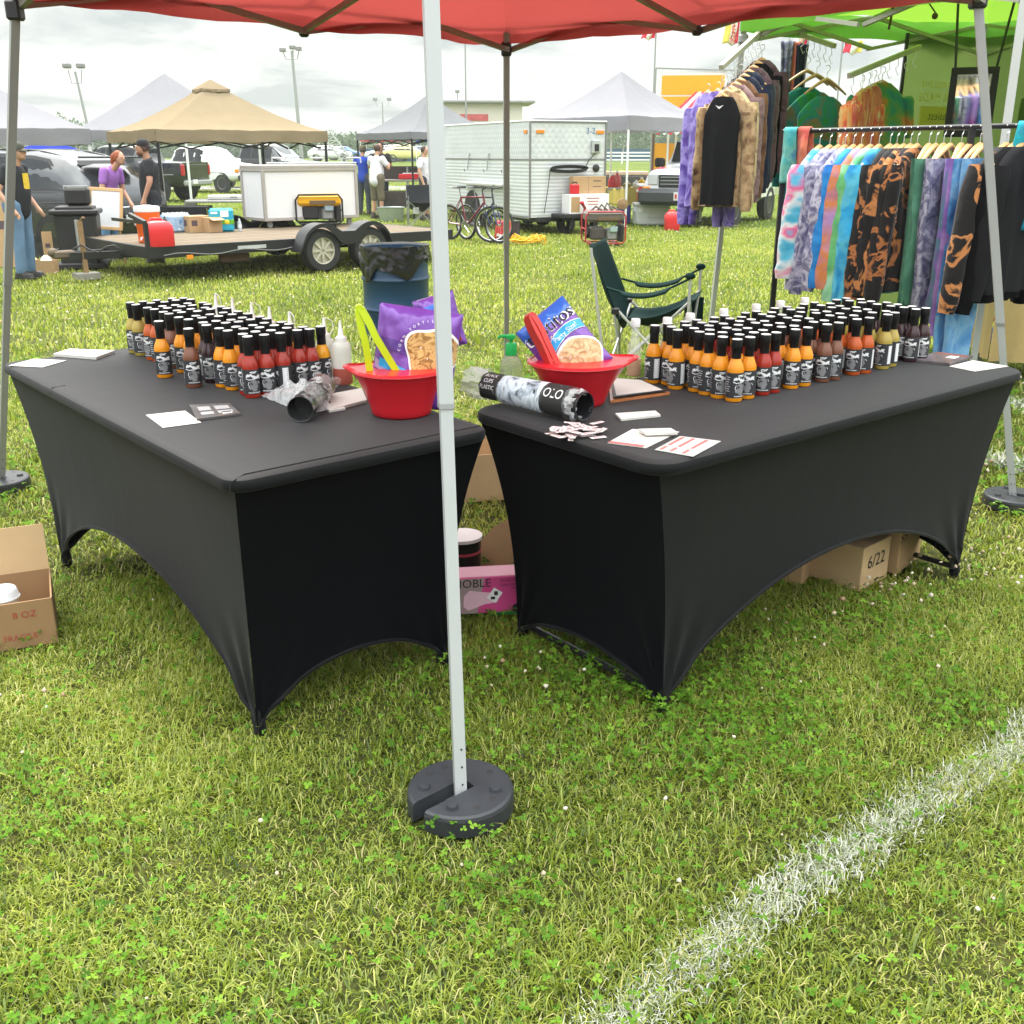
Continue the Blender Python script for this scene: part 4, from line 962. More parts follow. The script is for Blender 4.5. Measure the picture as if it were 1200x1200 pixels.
paper('printed_leaflet', 'grey leaflet with rows of red and white print on the right table', 'leaflet', [(767, 528), (797, 512), (845, 518), (812, 536)], .0015, M_LEAF, None, [('red_print', M_REDP, [(.06, .28), (.36, .94)], [(.08, .16), (.34, .42), (.66, .74)]), ('white_print', M_PRW, [(.08, .3), (.36, .62), (.68, .92)], [(.20, .25), (.47, .53), (.80, .86)])])
paper('clipboard', 'white sheet on a black edged clipboard beside the right red bowl', 'clipboard', [(719, 467), (716, 444), (752, 447), (782, 459)], .004, M_BLK(), None, [('paper', M_PAPER(), [(.04, .96)], [(.05, .93)])], base=TZ + .012)
paper('magazine', 'orange edged magazine lying under the clipboard', 'magazine', [(715, 473), (714, 455), (758, 455), (785, 463)], .008, mat('magazine_cover', (.40, .14, .05), .4, 0, .6, 18, coat=.3))
paper('booklet', 'colour photo booklet at the far end of the right table', 'booklet', [(1071, 424), (1096, 415), (1140, 420), (1113, 429)], .008, mat('photo_cover', (.14, .12, .13), .3, 0, .9, 22, coat=.4), None, [('white_print', M_PRW, [(.5, .75)], [(.55, .8)]), ('red_print', mat('brown_print', (.20, .07, .05), .4), [(.78, .98)], [(.1, .9)])])
paper('printed_leaflet', 'pale printed leaflet beside the photo booklet at the far right table edge', 'leaflet', [(1112, 430), (1140, 423), (1182, 430), (1142, 436)], .0015, M_PAPG, None, [('grey_print', M_LEAF, [(.1, .4), (.5, .9)], [(.2, .35), (.6, .75)])])
sp0 = None
for i in range(38):
    u, v = rnd.random(), rnd.random(); P = G(648 + 58 * u, 503 + 16 * v - 4 * u, TZ)
    if sp0 is None:
        b = MB(); b.box((0, 0, 0), (.044, .014, .0012)); sp0 = b.build('paper_slip', mat('pinkish_paper', (.72, .60, .60), .7, 0, .12), None, 0); b = MB(); b.box((0, 0, .0011), (.030, .006, .0006)); b.build('print', mat('slip_print', (.45, .30, .31), .7, 0, .3), sp0, 0); o = sp0
    else: o = copy_tree(sp0)
    o.location = (P.x, P.y, TZ + .003 + .00045 * i); o.rotation_euler = (rnd.gauss(0, .05), rnd.gauss(0, .05), rnd.gauss(.2, .7))
    tag(o, 'small pinkish raffle slip in the loose pile in front of the wrapped cups', 'paper slip', 'pinkish slips in the pile on the right table')
# ================================================================ boxes on the grass round the tables
def openbox(name, label, loc, rz, w, d, h, m_, mi_, flaps, texts=(), group=None, zl=0):
    t = thing(name, label, 'cardboard box', (loc.x, loc.y, gz(loc.y) + zl), rz, group); b = MB(); th = .005
    for (c, s) in (((0, 0, th / 2), (w, d, th)), ((0, -d / 2, h / 2), (w, th, h)), ((0, d / 2, h / 2), (w, th, h)), ((-w / 2, 0, h / 2), (th, d - th, h)), ((w / 2, 0, h / 2), (th, d - th, h))): b.box(c, s)
    b.build('carton', m_, t, 0)
    for (side, ang, ln) in flaps:
        f = MB()
        if side in 'fb':
            sg = -1 if side == 'f' else 1; X = TRS(0, sg * d / 2, h, 0, sg * R(ang)); f.box((0, sg * ln / 2 if False else 0, ln / 2), (w, .004, ln), X=X)
        else:
            sg = -1 if side == 'l' else 1; X = TRS(sg * w / 2, 0, h, 0, 0, -sg * R(-ang)); f.box((0, 0, ln / 2), (.004, d, ln), X=X)
        f.build('flap', mi_, t, 0)
    for (st, sz, X, mt) in texts:
        tb = MB(); tb.text(st, sz, X); tb.build('print', mt, t, 0, fixn=False)
    return t
M_RINK = mat('red_ink', (.36, .06, .04), .8, 0, .2)
fr = lambda x, z, y: TRS(x, y, z, 0, PI / 2)
bl = GG(68, 752); bxr = R(24)
w_, d_ = .44, .26
cen_ = Vector((bl.x, bl.y, 0)) - Matrix.Rotation(bxr, 3, 'Z') @ Vector((w_ / 2, -d_ / 2, 0))
openbox('cardboard_box', 'open brown carton of cup lids on the grass in front of the left table', cen_, bxr, w_, d_, .150, mat('carton_brown', (.30, .18, .09), .85, 0, .12, 14), M_CARDI(), [('b', -8, .15), ('l', 25, .12)],
        [('8 OZ', .030, fr(.14, .108, -d_ / 2 - .004), M_RINK), ('42', .032, fr(.0, .072, -d_ / 2 - .004), M_RINK), ('FRAGILE', .026, fr(.12, .036, -d_ / 2 - .004), M_RINK)])
lid = thing('lidded_cup', 'clear cup with a pale dome lid resting in the open left carton', 'cup', cen_ + Vector((.075, .03, .122)) + Vector((0, 0, gz(cen_.y))), 0)
b = MB(); b.lathe([(.048, 0), (.050, .004), (.046, .010), (.044, .026), (.040, .032), (.034, .033), (.032, .029), (0, .028)], 28); b.build('lid_body', mat('lid_plastic', (.70, .74, .78), .25, 0, .05), lid, 40)
b = MB(); b.lathe([(.046, -.12), (.046, .0)], 26, caps=False); b.build('cup_wall', mat('clear_cup', (.85, .88, .9), .1, 0, .04, alpha=.35), lid, 40)
# pink glove box, pail and cartons seen through the gap
pb = GG(573, 727); pink = R(8)
t = thing('glove_box', 'pink glove carton standing on the grass in the gap between the tables', 'carton', (pb.x, pb.y + .06, 0), pink)
b = MB(); b.box((0, 0, .085), (.225, .10, .125), .002); 
M_PNK = mat('pink_print', (.62, .065, .25), .45, 0, .08); b.build('carton', M_PNK, t, 0)
b = MB(); b.add([(-.111, -.0512, .024), (-.045, -.0512, .024), (-.02, -.0512, .146), (-.111, -.0512, .146)], [(0, 1, 2, 3)]); b.build('grey_panel', mat('grey_pink_print', (.36, .26, .27), .45), t, 0)
b = MB(); b.prism([(-.09, .05), (-.075, .035), (-.02, .055), (.02, .06), (.03, .09), (-.03, .098), (-.07, .105), (-.088, .085)], .0515, .0520, X=Matrix.Rotation(PI / 2, 4, 'X')); b.build('glove_print', mat('pale_pink', (.78, .48, .60), .5), t, 0)
b = MB(); b.text('NOBLE', .040, fr(-.062, .128, -.0524)); b.build('print', M_INK(), t, 0, fixn=False)
b = MB(); b.text('Powder-free', .013, fr(.062, .135, -.0524)); b.text('Latex Gloves', .013, fr(.064, .120, -.0524)); b.text('100', .010, fr(.072, .107, -.0524)); b.build('print', mat('maroon_ink', (.22, .02, .08), .6), t, 0, fixn=False)
b = MB(); b.box((0, 0, 0), (.034, .0008, .042), X=TRS(.012, -.0526, .085, 0, 0, .6)); b.build('sticker', M_PRW, t, 0)
b = MB(); b.box((.016, -.0535, .092), (.012, .0008, .014)); b.box((.006, -.0535, .076), (.014, .0008, .010)); b.build('sticker_print', M_INK(), t, 0)
b = MB(); b.lathe([(0, .0), (.016, .0), (.016, .0006)], 20, X=TRS(.085, -.0522, .036, 0, PI / 2)); b.build('badge', M_INK(), t, 0)
b = MB(); b.box((.004, .0, .1482), (.21, .085, .0012)); b.build('top_print', mat('pink_top', (.75, .36, .50), .45), t, 0)
o = thing('green_carton', 'green carton just showing beneath the pink glove box', 'carton', (pb.x + .055, pb.y + .085, 0), R(5)); b = MB(); b.box((0, 0, .02), (.12, .10, .035), .003); b.build('carton', M_GRN, o, 0)
pc = GG(545, 694); o = thing('lidded_pail', 'black pail with a white lid behind the pink glove box', 'pail', (pc.x - .01, pc.y + .10, 0))
b = MB(); b.lathe([(0, 0), (.06, 0), (.065, .16), (.067, .165)], 26); b.build('pail_body', M_CUP, o); b = MB(); b.lathe([(.068, .163), (.069, .175), (0, .177)], 26); b.build('lid', M_PRW, o); b = MB(); b.lathe([(.0645, .115), (.0655, .125)], 26); b.build('red_band', mat('red_band', (.45, .05, .08), .5), o)
pc = GG(588, 690); o = thing('box_dividers', 'bundle of brown cardboard dividers leaning behind the pink glove box', 'cardboard', (pc.x + .0, pc.y + .13, 0), R(-20))
for k in range(6): b = MB(); b.prism([(-.10, .0), (.10, .0), (.10, .14), (.02, .21), (-.045, .17), (-.10, .10)], -.002, .002, X=TRS(.004 * k, .018 * k, .0, 0, PI / 2 - .25)); b.build('divider', M_CARD(), o, 0)
pc = GG(557, 588); openbox('cardboard_box', 'tall light brown carton on the grass behind the gap between the tables', Vector((pc.x + .02, pc.y + .16, 0)), R(12), .36, .30, .21, M_CARDI(), M_CARDI(), [])
# cartons under the right table
pc = GG(1007, 694); o = thing('dated_carton', 'closed carton dated 6/22 in black marker under the right table', 'cardboard box', (pc.x, pc.y, 0), TRa + R(4))
b = MB(); b.box((.095, .10, .08), (.19, .20, .16), .003); b.build('carton', M_CARDI(), o, 0)
b = MB(); b.text('6/22', .068, TRS(.095, -.0015, .095, 0, PI / 2)); b.build('marker_date', M_INK(), o, 0, fixn=False); b = MB(); b.box((.095, .10, .1612), (.05, .20, .001)); b.build('tape', mat('tape', (.45, .33, .18), .3), o, 0)
pc = GG(1056, 677); o = thing('plain_carton', 'shaded carton beside the dated carton under the right table', 'cardboard box', (pc.x - .0, pc.y + .02, 0), TRa + R(10))
b = MB(); b.box((.11, .12, .095), (.22, .22, .19), .003); b.build('carton', M_CARD(), o, 0); b = MB(); b.text('>>', .06, TRS(.03, .0095, .13, 0, PI / 2)); b.build('marker_arrow', M_INK(), o, 0, fixn=False)
pc = GG(975, 690); o = thing('plain_carton', 'small carton in the shade left of the dated carton under the right table', 'cardboard box', (pc.x - .06, pc.y + .09, 0), TRa + R(20)); b = MB(); b.box((.0, .08, .08), (.16, .16, .16), .003); b.build('carton', M_CARD(), o, 0); b = MB(); b.box((0, .08, .1612), (.04, .16, .001)); b.build('tape', mat('tape', (.45, .33, .18), .3), o, 0)
# ================================================================ camping chair, drum
M_TEAL = mat('dark_green_canvas', (.004, .022, .020), .8, 0, .2, 10, bump=.2, bscale=200, spec=.15)
M_ALU = mat('grey_tube', (.50, .51, .50), .4, .3, .08)
def chair(name, label, loc, rz, cloth, tube, sc=1.0, group=None, tagc=True):
    """folding quad chair, faces local -y"""
    t = thing(name, label, 'camping chair', loc, rz, group); t.scale = (sc,) * 3
    BL, BR, FL, FR = (Vector(p) for p in ((-.27, .26, 0), (.27, .26, 0), (-.30, -.27, 0), (.30, -.27, 0)))
    sBL, sBR, sFL, sFR = (Vector(p) for p in ((-.25, .19, .44), (.25, .19, .44), (-.27, -.27, .52), (.27, -.27, .52)))
    tBL, tBR = Vector((-.27, .38, .84)), Vector((.27, .38, .84)); aFL, aFR = Vector((-.30, -.27, .68)), Vector((.30, -.27, .68))
    for a, b in ((BL, sFL), (FL, sBL), (BR, sFR), (FR, sBR), (BL, sBR), (BR, sBL), (FL, sFR), (FR, sFL)): m_ = MB(); m_.tube([a, b], .0095, 8); m_.build('cross_tube', tube, t)
    for a, b in ((BL + Vector((0, 0, .0)), tBL), (BR, tBR), (FL, aFL), (FR, aFR)): m_ = MB(); m_.tube([a, b], .010, 8); m_.build('upright', tube, t)
    for p in (BL, BR, FL, FR): m_ = MB(); m_.box((p.x, p.y, .012), (.05, .05, .022), .006); m_.build('foot', M_BLK(), t)
    for p in (sBL, sBR): m_ = MB(); m_.box((p.x, p.y + .02, p.z), (.045, .05, .04), .006); m_.build('joint', M_BLK(), t)
    m_ = MB()
    def seat(u, v):
        a = tBL.lerp(tBR, u)
        # profile from front edge, over the sagging seat, up the back
        if v < .5:
            k = v / .5; f = sFL.lerp(sFR, u) + Vector((0, -.02, .02)); r_ = sBL.lerp(sBR, u) + Vector((0, -.0, -.02)); p = f.lerp(r_, k); p.z -= .15 * math.sin(PI * (k * .80 + .08)) ** 1.2 * (.45 + .55 * math.sin(PI * u))
        else:
            k = (v - .5) / .5; r_ = sBL.lerp(sBR, u) + Vector((0, 0, -.10 * math.sin(PI * u) - .05)); p = r_.lerp(a + Vector((0, .012, .02)), k); p.y += .05 * math.sin(PI * k) * math.sin(PI * u)
        p += Vector((0, 0, .006 * fbm(u * 4, v * 7, 1)))
        return p
    m_.grid(16, 34, seat); b = m_.build('seat_cloth', cloth, t, 60)
    e = b.modifiers.new('t', 'SOLIDIFY'); e.thickness = .006
    for s, aF, tB in ((-1, aFL, tBL), (1, aFR, tBR)):
        m_ = MB(); bk = Vector((s * .275, .27, .60)); 
        def arm(u, v, aF=aF, bk=bk, s=s):
            p = aF.lerp(bk, v); p.z -= .07 * math.sin(PI * v); p.x += (u - .5) * (.075 if .25 < v < .8 else .03); p.z -= .045 * abs(u - .5) * (1 if .25 < v < .8 else .2); return p
        m_.grid(4, 18, arm); b = m_.build('arm_strap', cloth, t, 60); e = b.modifiers.new('t', 'SOLIDIFY'); e.thickness = .010
        k = MB(); k.ell((aF.x, aF.y, aF.z + .005), (.022, .035, .022), 10, 6); k.build('arm_cap', cloth, t)
    m_ = MB(); m_.box((.30, -.24, .40), (.02, .13, .16), .009); m_.build('side_pouch', cloth, t)
    if tagc: m_ = MB(); m_.box((-.14, -.262, .33), (.13, .003, .13), X=TRS(0, 0, 0, R(0), R(-4))); m_.build('care_tag', mat('grey_tag', (.48, .49, .50), .7), t, 0)
    return t
cp = GG(762, 436); chair('folding_chair', 'dark green folding camping chair with grey tubes on the grass behind the tables', (cp.x, cp.y, gz(cp.y)), R(74), M_TEAL, M_ALU, 1.04)
# ---- steel drum with a bin liner
dp = GG(463, 398); dp.y += .22
t = thing('steel_drum', 'blue steel drum lined with a black bag, used as a bin', 'rubbish drum', (dp.x, dp.y, gz(dp.y))); t.scale = (1, 1, .88)
M_DRUM = mat('drum_blue', (.006, .038, .090), .45, .2, .35, 5, bump=.1, coat=.2)
prof = [(0, 0), (.285, 0), (.29, .012), (.284, .03)]
for zc_ in (.29, .58): prof += [(.284, zc_ - .03), (.292, zc_ - .012), (.296, zc_), (.292, zc_ + .012), (.284, zc_ + .03)]
prof += [(.284, .84), (.292, .86), (.292, .875), (.275, .875), (.275, .5)]
b = MB(); b.lathe(prof, 48); b.build('drum_body', M_DRUM, t, 30)
M_BAG = mat('bin_bag', (.010, .010, .011), .18, 0, .2, spec=.7, bump=.5, bscale=14)
b = MB()
def bag(u, v):
    a = 2 * PI * u; hem = .20 + .07 * math.sin(a * 2 + 4.4) + .05 * math.sin(a * 5 + 1) + .03 * fbm(math.cos(a) * 2, math.sin(a) * 2)
    if abs((a - R(222)) ) < .35: hem += .12 * math.cos((a - R(222)) / .35 * PI / 2)
    k = (v - .3) / .7
    if v < .3: r_, z = .286 - .05 * (1 - v / .3), .895 - .20 * (1 - v / .3)
    else: r_, z = .300 + .010 * k, .900 - hem * k
    r_ += .006 * math.sin(a * 17 + 6 * math.sin(a * 3) + k * 3) * max(.15, k) + .008 * fbm(math.cos(a) * 4, math.sin(a) * 4, k * 3)
    return (r_ * math.cos(a), r_ * math.sin(a), z + .006 * fbm(a * 3, 2))
b.grid(120, 26, bag); b.build('bin_liner', M_BAG, t, 70)
# ================================================================ green canopy of the clothes stall
M_GCAN = fabric('green_canopy_cloth', (.22, .40, .03), .5, .08, tcol=(.19, .36, .035))
M_GVAL = fabric('green_valance_cloth', (.16, .42, .05), .2, .08)
gL = at(871, 44, 7.67); ge1 = Vector((.904, .426, 0)); ge2 = Vector((.426, -.904, 0)); GS = 2.25
gC = {'L': gL, 'K': gL + ge1 * GS, 'R': gL + (ge1 + ge2) * GS, 'F': gL + ge2 * GS}
GZ = 2.17
gt = thing('canopy_tent', 'lime green pop-up canopy over the tie dye clothes stall', 'canopy tent', (0, 0, 0))
go = ['L', 'K', 'R', 'F']
m = MB(); canopy_sheet(m, [gC[k] for k in go], GZ + .20, .8, 0, nn=26, wave=.02); m.build('canopy_top', M_GCAN, gt, 25)
cenG = (gC['L'] + gC['R']) / 2
for i in range(4):
    a, b_ = gC[go[i]], gC[go[(i + 1) % 4]]; out = ((a + b_) / 2 - cenG); out.z = 0; out.normalize(); v = MB()
    def fl(u, w_, a=a, b_=b_, out=out):
        p = a.lerp(b_, u); q = p + out * (.03 + .012 * math.sin(u * 19) * w_ + .01 * fbm(u * 9, w_)); return (q.x, q.y, GZ + .215 - .16 * w_ * (1 + .10 * math.sin(u * 9)) - .02 * math.sin(PI * u))
    v.grid(30, 4, fl); v.build('valance', M_GVAL, gt, 40)
    ba = MB(); scissor(ba, Vector((a.x, a.y, 0)), Vector((b_.x, b_.y, 0)), GZ - .02, GZ + .19, .024); ba.build('truss', mat('pale_bar', (.34, .36, .28), .5, .1, .1), gt)
M_GLEG = mat('leg_pale', (.46, .48, .46), .45, .2, .08)
gb = GG(829, 418)
for k in go:
    t_ = gC[k]; o_ = Vector((t_.x - cenG.x, t_.y - cenG.y, 0)).normalized()
    b_ = Vector((gb.x, gb.y, 0)) if k == 'L' else Vector((t_.x, t_.y, 0)) + o_ * .22
    b_.z = gz(b_.y); top = Vector((t_.x, t_.y, GZ + .19)); mid = b_.lerp(top, .52)
    l = MB(); l.bar(mid, top, .040); lg = l.build('leg', M_GLEG, gt); l = MB(); l.bar(b_, mid, .032); l.build('lower_tube', M_GLEG, lg)
    l = MB(); l.box((mid.x, mid.y, mid.z), (.055, .055, .04), .008); l.tube([(mid.x + .02, mid.y - .03, mid.z), (mid.x + .06, mid.y - .05, mid.z + .05)], .01, 6); l.build('catch', M_GREY(), lg)
    l = MB(); l.box((t_.x, t_.y, GZ), (.06, .06, .06), .01); l.build('corner_bracket', M_GREY(), gt)
ba = MB()
for i in range(4):
    a = (gC[go[i]] + gC[go[(i + 1) % 4]]) / 2; ba.bar(Vector((a.x, a.y, GZ + .18)), Vector((cenG.x, cenG.y, GZ + .42)), .022)
ba.build('peak_truss', mat('pale_bar', (.34, .36, .28), .5), gt)
b = MB(); b.tube([gL.lerp(gC['F'], .52) + Vector((.3, .4, .35)), gL.lerp(gC['F'], .52) + Vector((.26, .38, -.02))], .008, 6); b.tube([gL.lerp(gC['F'], .52) + Vector((.36, .4, .28)), gL.lerp(gC['F'], .52) + Vector((.55, .42, .08))], .005, 6); b.ell(gL.lerp(gC['F'], .52) + Vector((.55, .42, .06)), .02, 8, 6); b.build('tie_strap', mat('brown_strap', (.08, .045, .03), .7), gt)
# side walls of the green canopy, printed on the far side
M_WALL = fabric('green_wall_cloth', (.13, .20, .055), .45, .12, 1.2, tcol=(.17, .24, .07))
kL, kR = gC['L'], gC['R']; kK = gC['K']
w0 = at(1052, 60, (gL.lerp(kK, .64)).y); ww = thing('canopy_sidewall', 'green printed side wall with mirrored lettering showing through, left of the hanging mirror', 'tent wall', (0, 0, 0))
A0 = gL.lerp(kK, .66); A1 = kK
def wallpos(a, b_, u, v, zt, zb, amp=.02): p = a.lerp(b_, u); n = Vector((-(b_ - a).y, (b_ - a).x, 0)).normalized(); p = p + n * amp * (math.sin(u * 8 + v * 2) + fbm(u * 3, v * 3)); return (p.x, p.y, zt + (zb - zt) * v)
b = MB(); b.grid(20, 20, lambda u, v: wallpos(A0, A1, u, v, GZ + .1, .15)); b.build('wall_cloth', M_WALL, ww, 60)
b = MB(); b.bar(A0 + Vector((-.01, -.02, GZ + .1 - A0.z)), A0 + Vector((-.03, -.04, .1 - A0.z)), .022); b.build('edge_pole', M_BLKS(), ww)
wx = (A1 - A0).normalized(); Xw = Matrix(((-wx.x, 0, wx.y, 0), (-wx.y, 0, -wx.x, 0), (0, 1, 0, 0), (0, 0, 0, 1)))
def wtext(st, sz, u, z, mt, nm='lettering'):
    p = A0.lerp(A1, u); tb = MB(); tb.text(st, sz, Matrix.Translation((p.x + wx.y * .04, p.y - wx.x * .04 - .02, z)) @ Xw); tb.build(nm, mt, ww, 0, fixn=False)
M_SHOW = fabric('show_through_yellow', (.62, .55, .12), .12); M_SHOW2 = fabric('show_through_orange', (.66, .34, .14), .12)
wtext('HANDMADE DYE', .062, .50, at(600, 99, 8.3).z, M_SHOW); wtext('& MADE', .085, .36, at(600, 114, 8.3).z, M_SHOW); wtext('98', .10, .80, at(600, 116, 8.3).z, M_SHOW2)
p = A0.lerp(A1, .45); z_ = at(600, 136, 8.3).z; b = MB(); b.box((0, 0, 0), (.34, .015, .14), X=Matrix.Translation((p.x + wx.y * .03, p.y - wx.x * .03 - .02, z_)) @ Matrix.Rotation(math.atan2(wx.y, wx.x), 4, 'Z')); b.build('printed_panel', M_SHOW, ww, 0)
p = p; b = MB(); b.text('easiest', .085, Matrix.Translation((p.x + wx.y * .05, p.y - wx.x * .05 - .03, z_)) @ Xw); b.build('lettering', M_WALL, ww, 0, fixn=False)
w2 = thing('canopy_sidewall', 'green side wall behind the hanging mirror and the right end of the clothes rail', 'tent wall', (0, 0, 0))
b = MB(); b.grid(24, 16, lambda u, v: wallpos(kK, kR, u, v, GZ + .1, .55)); b.build('wall_cloth', M_WALL, w2, 60)
for u0, u1 in ((.20, .30), (.36, .44)):
    b = MB(); b.grid(4, 8, lambda u, v: (lambda q: (q[0] - ge1.x * .05, q[1] - ge1.y * .05, q[2]))(wallpos(kK, kR, u0 + (u1 - u0) * u, v, GZ - .35, GZ - 1.0))); b.build('printed_shape', fabric('show_through_dark', (.11, .17, .05), .3), w2, 60)
# tan cloth covered table at the far right
p = at(1172, 330, 6.9); t = thing('covered_table', 'table under a tan cloth behind the right end of the clothes rail', 'table', (p.x, p.y, gz(p.y)), R(-12))
M_TAN = mat('tan_cloth', (.42, .31, .13), .9, 0, .12, 12, bump=.3, bscale=90)
b = MB(); b.box((.75, .35, .72), (1.5, .7, .03), .01); b.build('tabletop', M_TAN, t)
b = MB(); b.grid(50, 8, lambda u, v: (1.5 * u, -.005 + .018 * math.sin(u * 42) * v + .01 * fbm(u * 8, v), .735 - .60 * v)); b.grid(20, 8, lambda u, v: (-.005 + .015 * math.sin(u * 20) * v, .7 * u, .735 - .60 * v)); b.build('tablecloth', M_TAN, t, 60)
for x in (.08, 1.42):
    for y in (.08, .62): b = MB(); b.bar((x, y, 0), (x, y, .70), .035); b.build('table_leg', M_GREY(), t)
p = GG(1192, 415); t = thing('storage_crate', 'grey plastic crate on the grass below the tan cloth', 'crate', (p.x + .1, p.y + .2, gz(p.y)), R(-12)); b = MB(); b.box((.15, 0, .12), (.42, .32, .24), .02, taper=1.05); b.build('crate_body', mat('grey_crate', (.16, .15, .17), .6), t); b = MB(); b.box((.15, 0, .25), (.46, .36, .03), .01); b.build('lid', mat('grey_crate_lid', (.22, .21, .23), .6), t)
p = GG(1166, 405); t = thing('shoulder_bag', 'blue and red cloth bag on the ground behind the clothes rail leg', 'bag', (p.x, p.y, gz(p.y)), R(10)); b = MB(); b.box((0, 0, .075), (.26, .14, .15), .06, taper=.8); b.build('bag_body', mat('blue_bag', (.02, .05, .22), .8, 0, .3), t); b = MB(); b.tube([(-.10, 0, .13), (-.05, -.02, .24), (.05, -.02, .24), (.10, 0, .13)], .010, 6); b.build('handle', mat('dark_red_cloth', (.25, .03, .04), .8), t)
# hanging mirror
mr = thing('hanging_mirror', 'black framed mirror hung on two straps inside the green canopy', 'mirror', (0, 0, 0)); pm = at(1138, 120, 7.55)
mx_ = Matrix.Translation(pm) @ Matrix.Rotation(R(-22), 4, 'Z') @ Matrix.Rotation(R(6), 4, 'X'); mw, mh = .30, .40
for (c, s) in (((0, 0, mh / 2), (mw, .03, .045)), ((0, 0, -mh / 2), (mw, .03, .045)), ((-mw / 2 + .022, 0, 0), (.045, .03, mh - .045)), ((mw / 2 - .022, 0, 0), (.045, .03, mh - .045))): b = MB(); b.box(c, s, .004, X=mx_); b.build('frame_bar', M_BLK(), mr)
b = MB(); b.box((0, .004, 0), (mw - .08, .006, mh - .04), X=mx_); b.build('mirror_glass', mat('mirror_silver', (.8, .82, .82), .02, 1, .02), mr, 0)
for s in (-1, 1): b = MB(); a = mx_ @ Vector((s * mw * .42, 0, mh / 2)); b.bar(a, a + Vector((.05 * s + .03, .05, .42)), .012); b.build('strap', M_BLK(), mr)
# ================================================================ clothes
D_ = dye
BK, OR_ = (.012, .011, .012), (.40, .15, .045)
DY = {
 'purple': D_('dye_purple', [(.08, .04, .26), (.16, .11, .42), (.32, .26, .62), (.12, .07, .34)], 11, 2.5), 'black': mat('black_jersey', (.005, .005, .006), .9, 0, .2, 8, bump=.3, bscale=30, spec=.06), 'grey_black': mat('charcoal_jersey', (.013, .013, .015), .9, 0, .2, 8, bump=.3, bscale=30, spec=.08),
 'tan': D_('dye_tan', [(.06, .035, .025), (.28, .17, .09), (.46, .32, .18), (.20, .12, .07)], 13, 1.2, 4), 'cream': D_('dye_cream', [(.12, .07, .04), (.52, .40, .20), (.60, .50, .30), (.30, .20, .10)], 13, 1.2, 4),
 'mauve': D_('dye_mauve', [(.04, .025, .028), (.20, .12, .125), (.29, .19, .19), (.10, .06, .065)], 14, 1.2, 4), 'navy': D_('dye_navy', [(.010, .014, .028), (.014, .020, .045), (.02, .03, .05)], 8), 'plum': D_('dye_plum', [(.015, .010, .013), (.09, .050, .058), (.12, .072, .08), (.03, .018, .022)], 15, 1, 4),
 'brown': D_('dye_brown', [(.10, .05, .025), (.20, .10, .05), (.06, .03, .02)], 9), 'greentie': D_('dye_green', [(.01, .16, .04), (.03, .28, .05), (.02, .22, .20), (.22, .16, .06), (.03, .22, .05)], 6, 1.6, 3), 'teal': D_('dye_teal', [(.01, .14, .14), (.02, .24, .20), (.03, .10, .20)], 7),
 'rainbow': D_('dye_rainbow', [(.02, .09, .18), (.02, .20, .11), (.10, .22, .04), (.40, .18, .03), (.30, .05, .04)], 5, 1.0, 2), 'rainbow2': D_('dye_warm', [(.55, .38, .15), (.62, .22, .06), (.50, .06, .05), (.60, .45, .20)], 9, .5, 2, stretch=(3, 3, .5)), 'coral': D_('dye_coral', [(.42, .06, .06), (.55, .16, .09), (.50, .08, .10)], 8),
 'whitepink': D_('dye_whitepink', [(.04, .30, .48), (.10, .42, .60), (.55, .60, .62), (.60, .10, .24), (.10, .38, .58)], 6, .6, 2, stretch=(1, 1, 1.8)), 'lav': D_('dye_lavender', [(.09, .09, .18), (.20, .20, .34), (.52, .52, .64), (.14, .14, .26), (.30, .30, .44)], 15, 1.5, 5), 'lav2': D_('dye_lavender_dark', [(.05, .05, .11), (.13, .13, .24), (.36, .36, .48), (.09, .09, .18)], 16, 1.5, 5),
 'blue': D_('dye_blue', [(.01, .06, .26), (.015, .14, .46), (.03, .28, .68), (.20, .32, .60)], 5), 'purporange': D_('dye_sunset', [(.30, .18, .50), (.40, .26, .58), (.55, .20, .06), (.24, .14, .46)], 4, 1, 2), 'green': D_('dye_mint', [(.08, .34, .18), (.14, .44, .16), (.30, .58, .42), (.16, .26, .22)], 5, 1.3, 3),
 'aqua': D_('dye_aqua', [(.01, .08, .28), (.02, .24, .50), (.10, .46, .62), (.03, .34, .66)], 6), 'bleach': D_('dye_bleach', [BK, BK, OR_, (.34, .13, .05), BK, BK], 8, 1.8, 4, pos=[0, .54, .57, .60, .64, 1]), 'bleach2': D_('dye_bleach_light', [BK, BK, (.48, .20, .07), (.40, .17, .06), BK, BK], 6, 2.2, 4, pos=[0, .52, .55, .59, .62, 1]),
 'olive': D_('dye_forest', [(.03, .10, .07), (.05, .16, .10), (.10, .24, .16), (.04, .13, .09)], 5), 'sage': D_('dye_sage', [(.07, .22, .15), (.12, .32, .22), (.06, .18, .12)], 5), 'violet': D_('dye_violet', [(.14, .07, .34), (.26, .14, .46), (.38, .24, .58), (.30, .07, .32)], 5, 1.6), 'violet2': D_('dye_violet_teal', [(.16, .07, .38), (.25, .14, .50), (.08, .22, .28), (.34, .20, .56)], 4, 1.6),
 'sky': D_('dye_sky', [(.03, .10, .30), (.08, .26, .58), (.22, .44, .72), (.12, .36, .70)], 7, 2, 3), 'turq': D_('dye_turquoise', [(.01, .10, .26), (.01, .26, .38), (.03, .44, .52), (.05, .16, .34)], 6, 2, 3), 'tealgreen': D_('dye_sea', [(.03, .22, .30), (.06, .34, .34), (.14, .40, .34), (.04, .18, .30)], 8),
}
M_HANG = mat('hanger_wood', (.56, .33, .14), .45, 0, .12, 10)
M_HOOK = mat('hook_wire', (.62, .63, .62), .3, .8, .05)
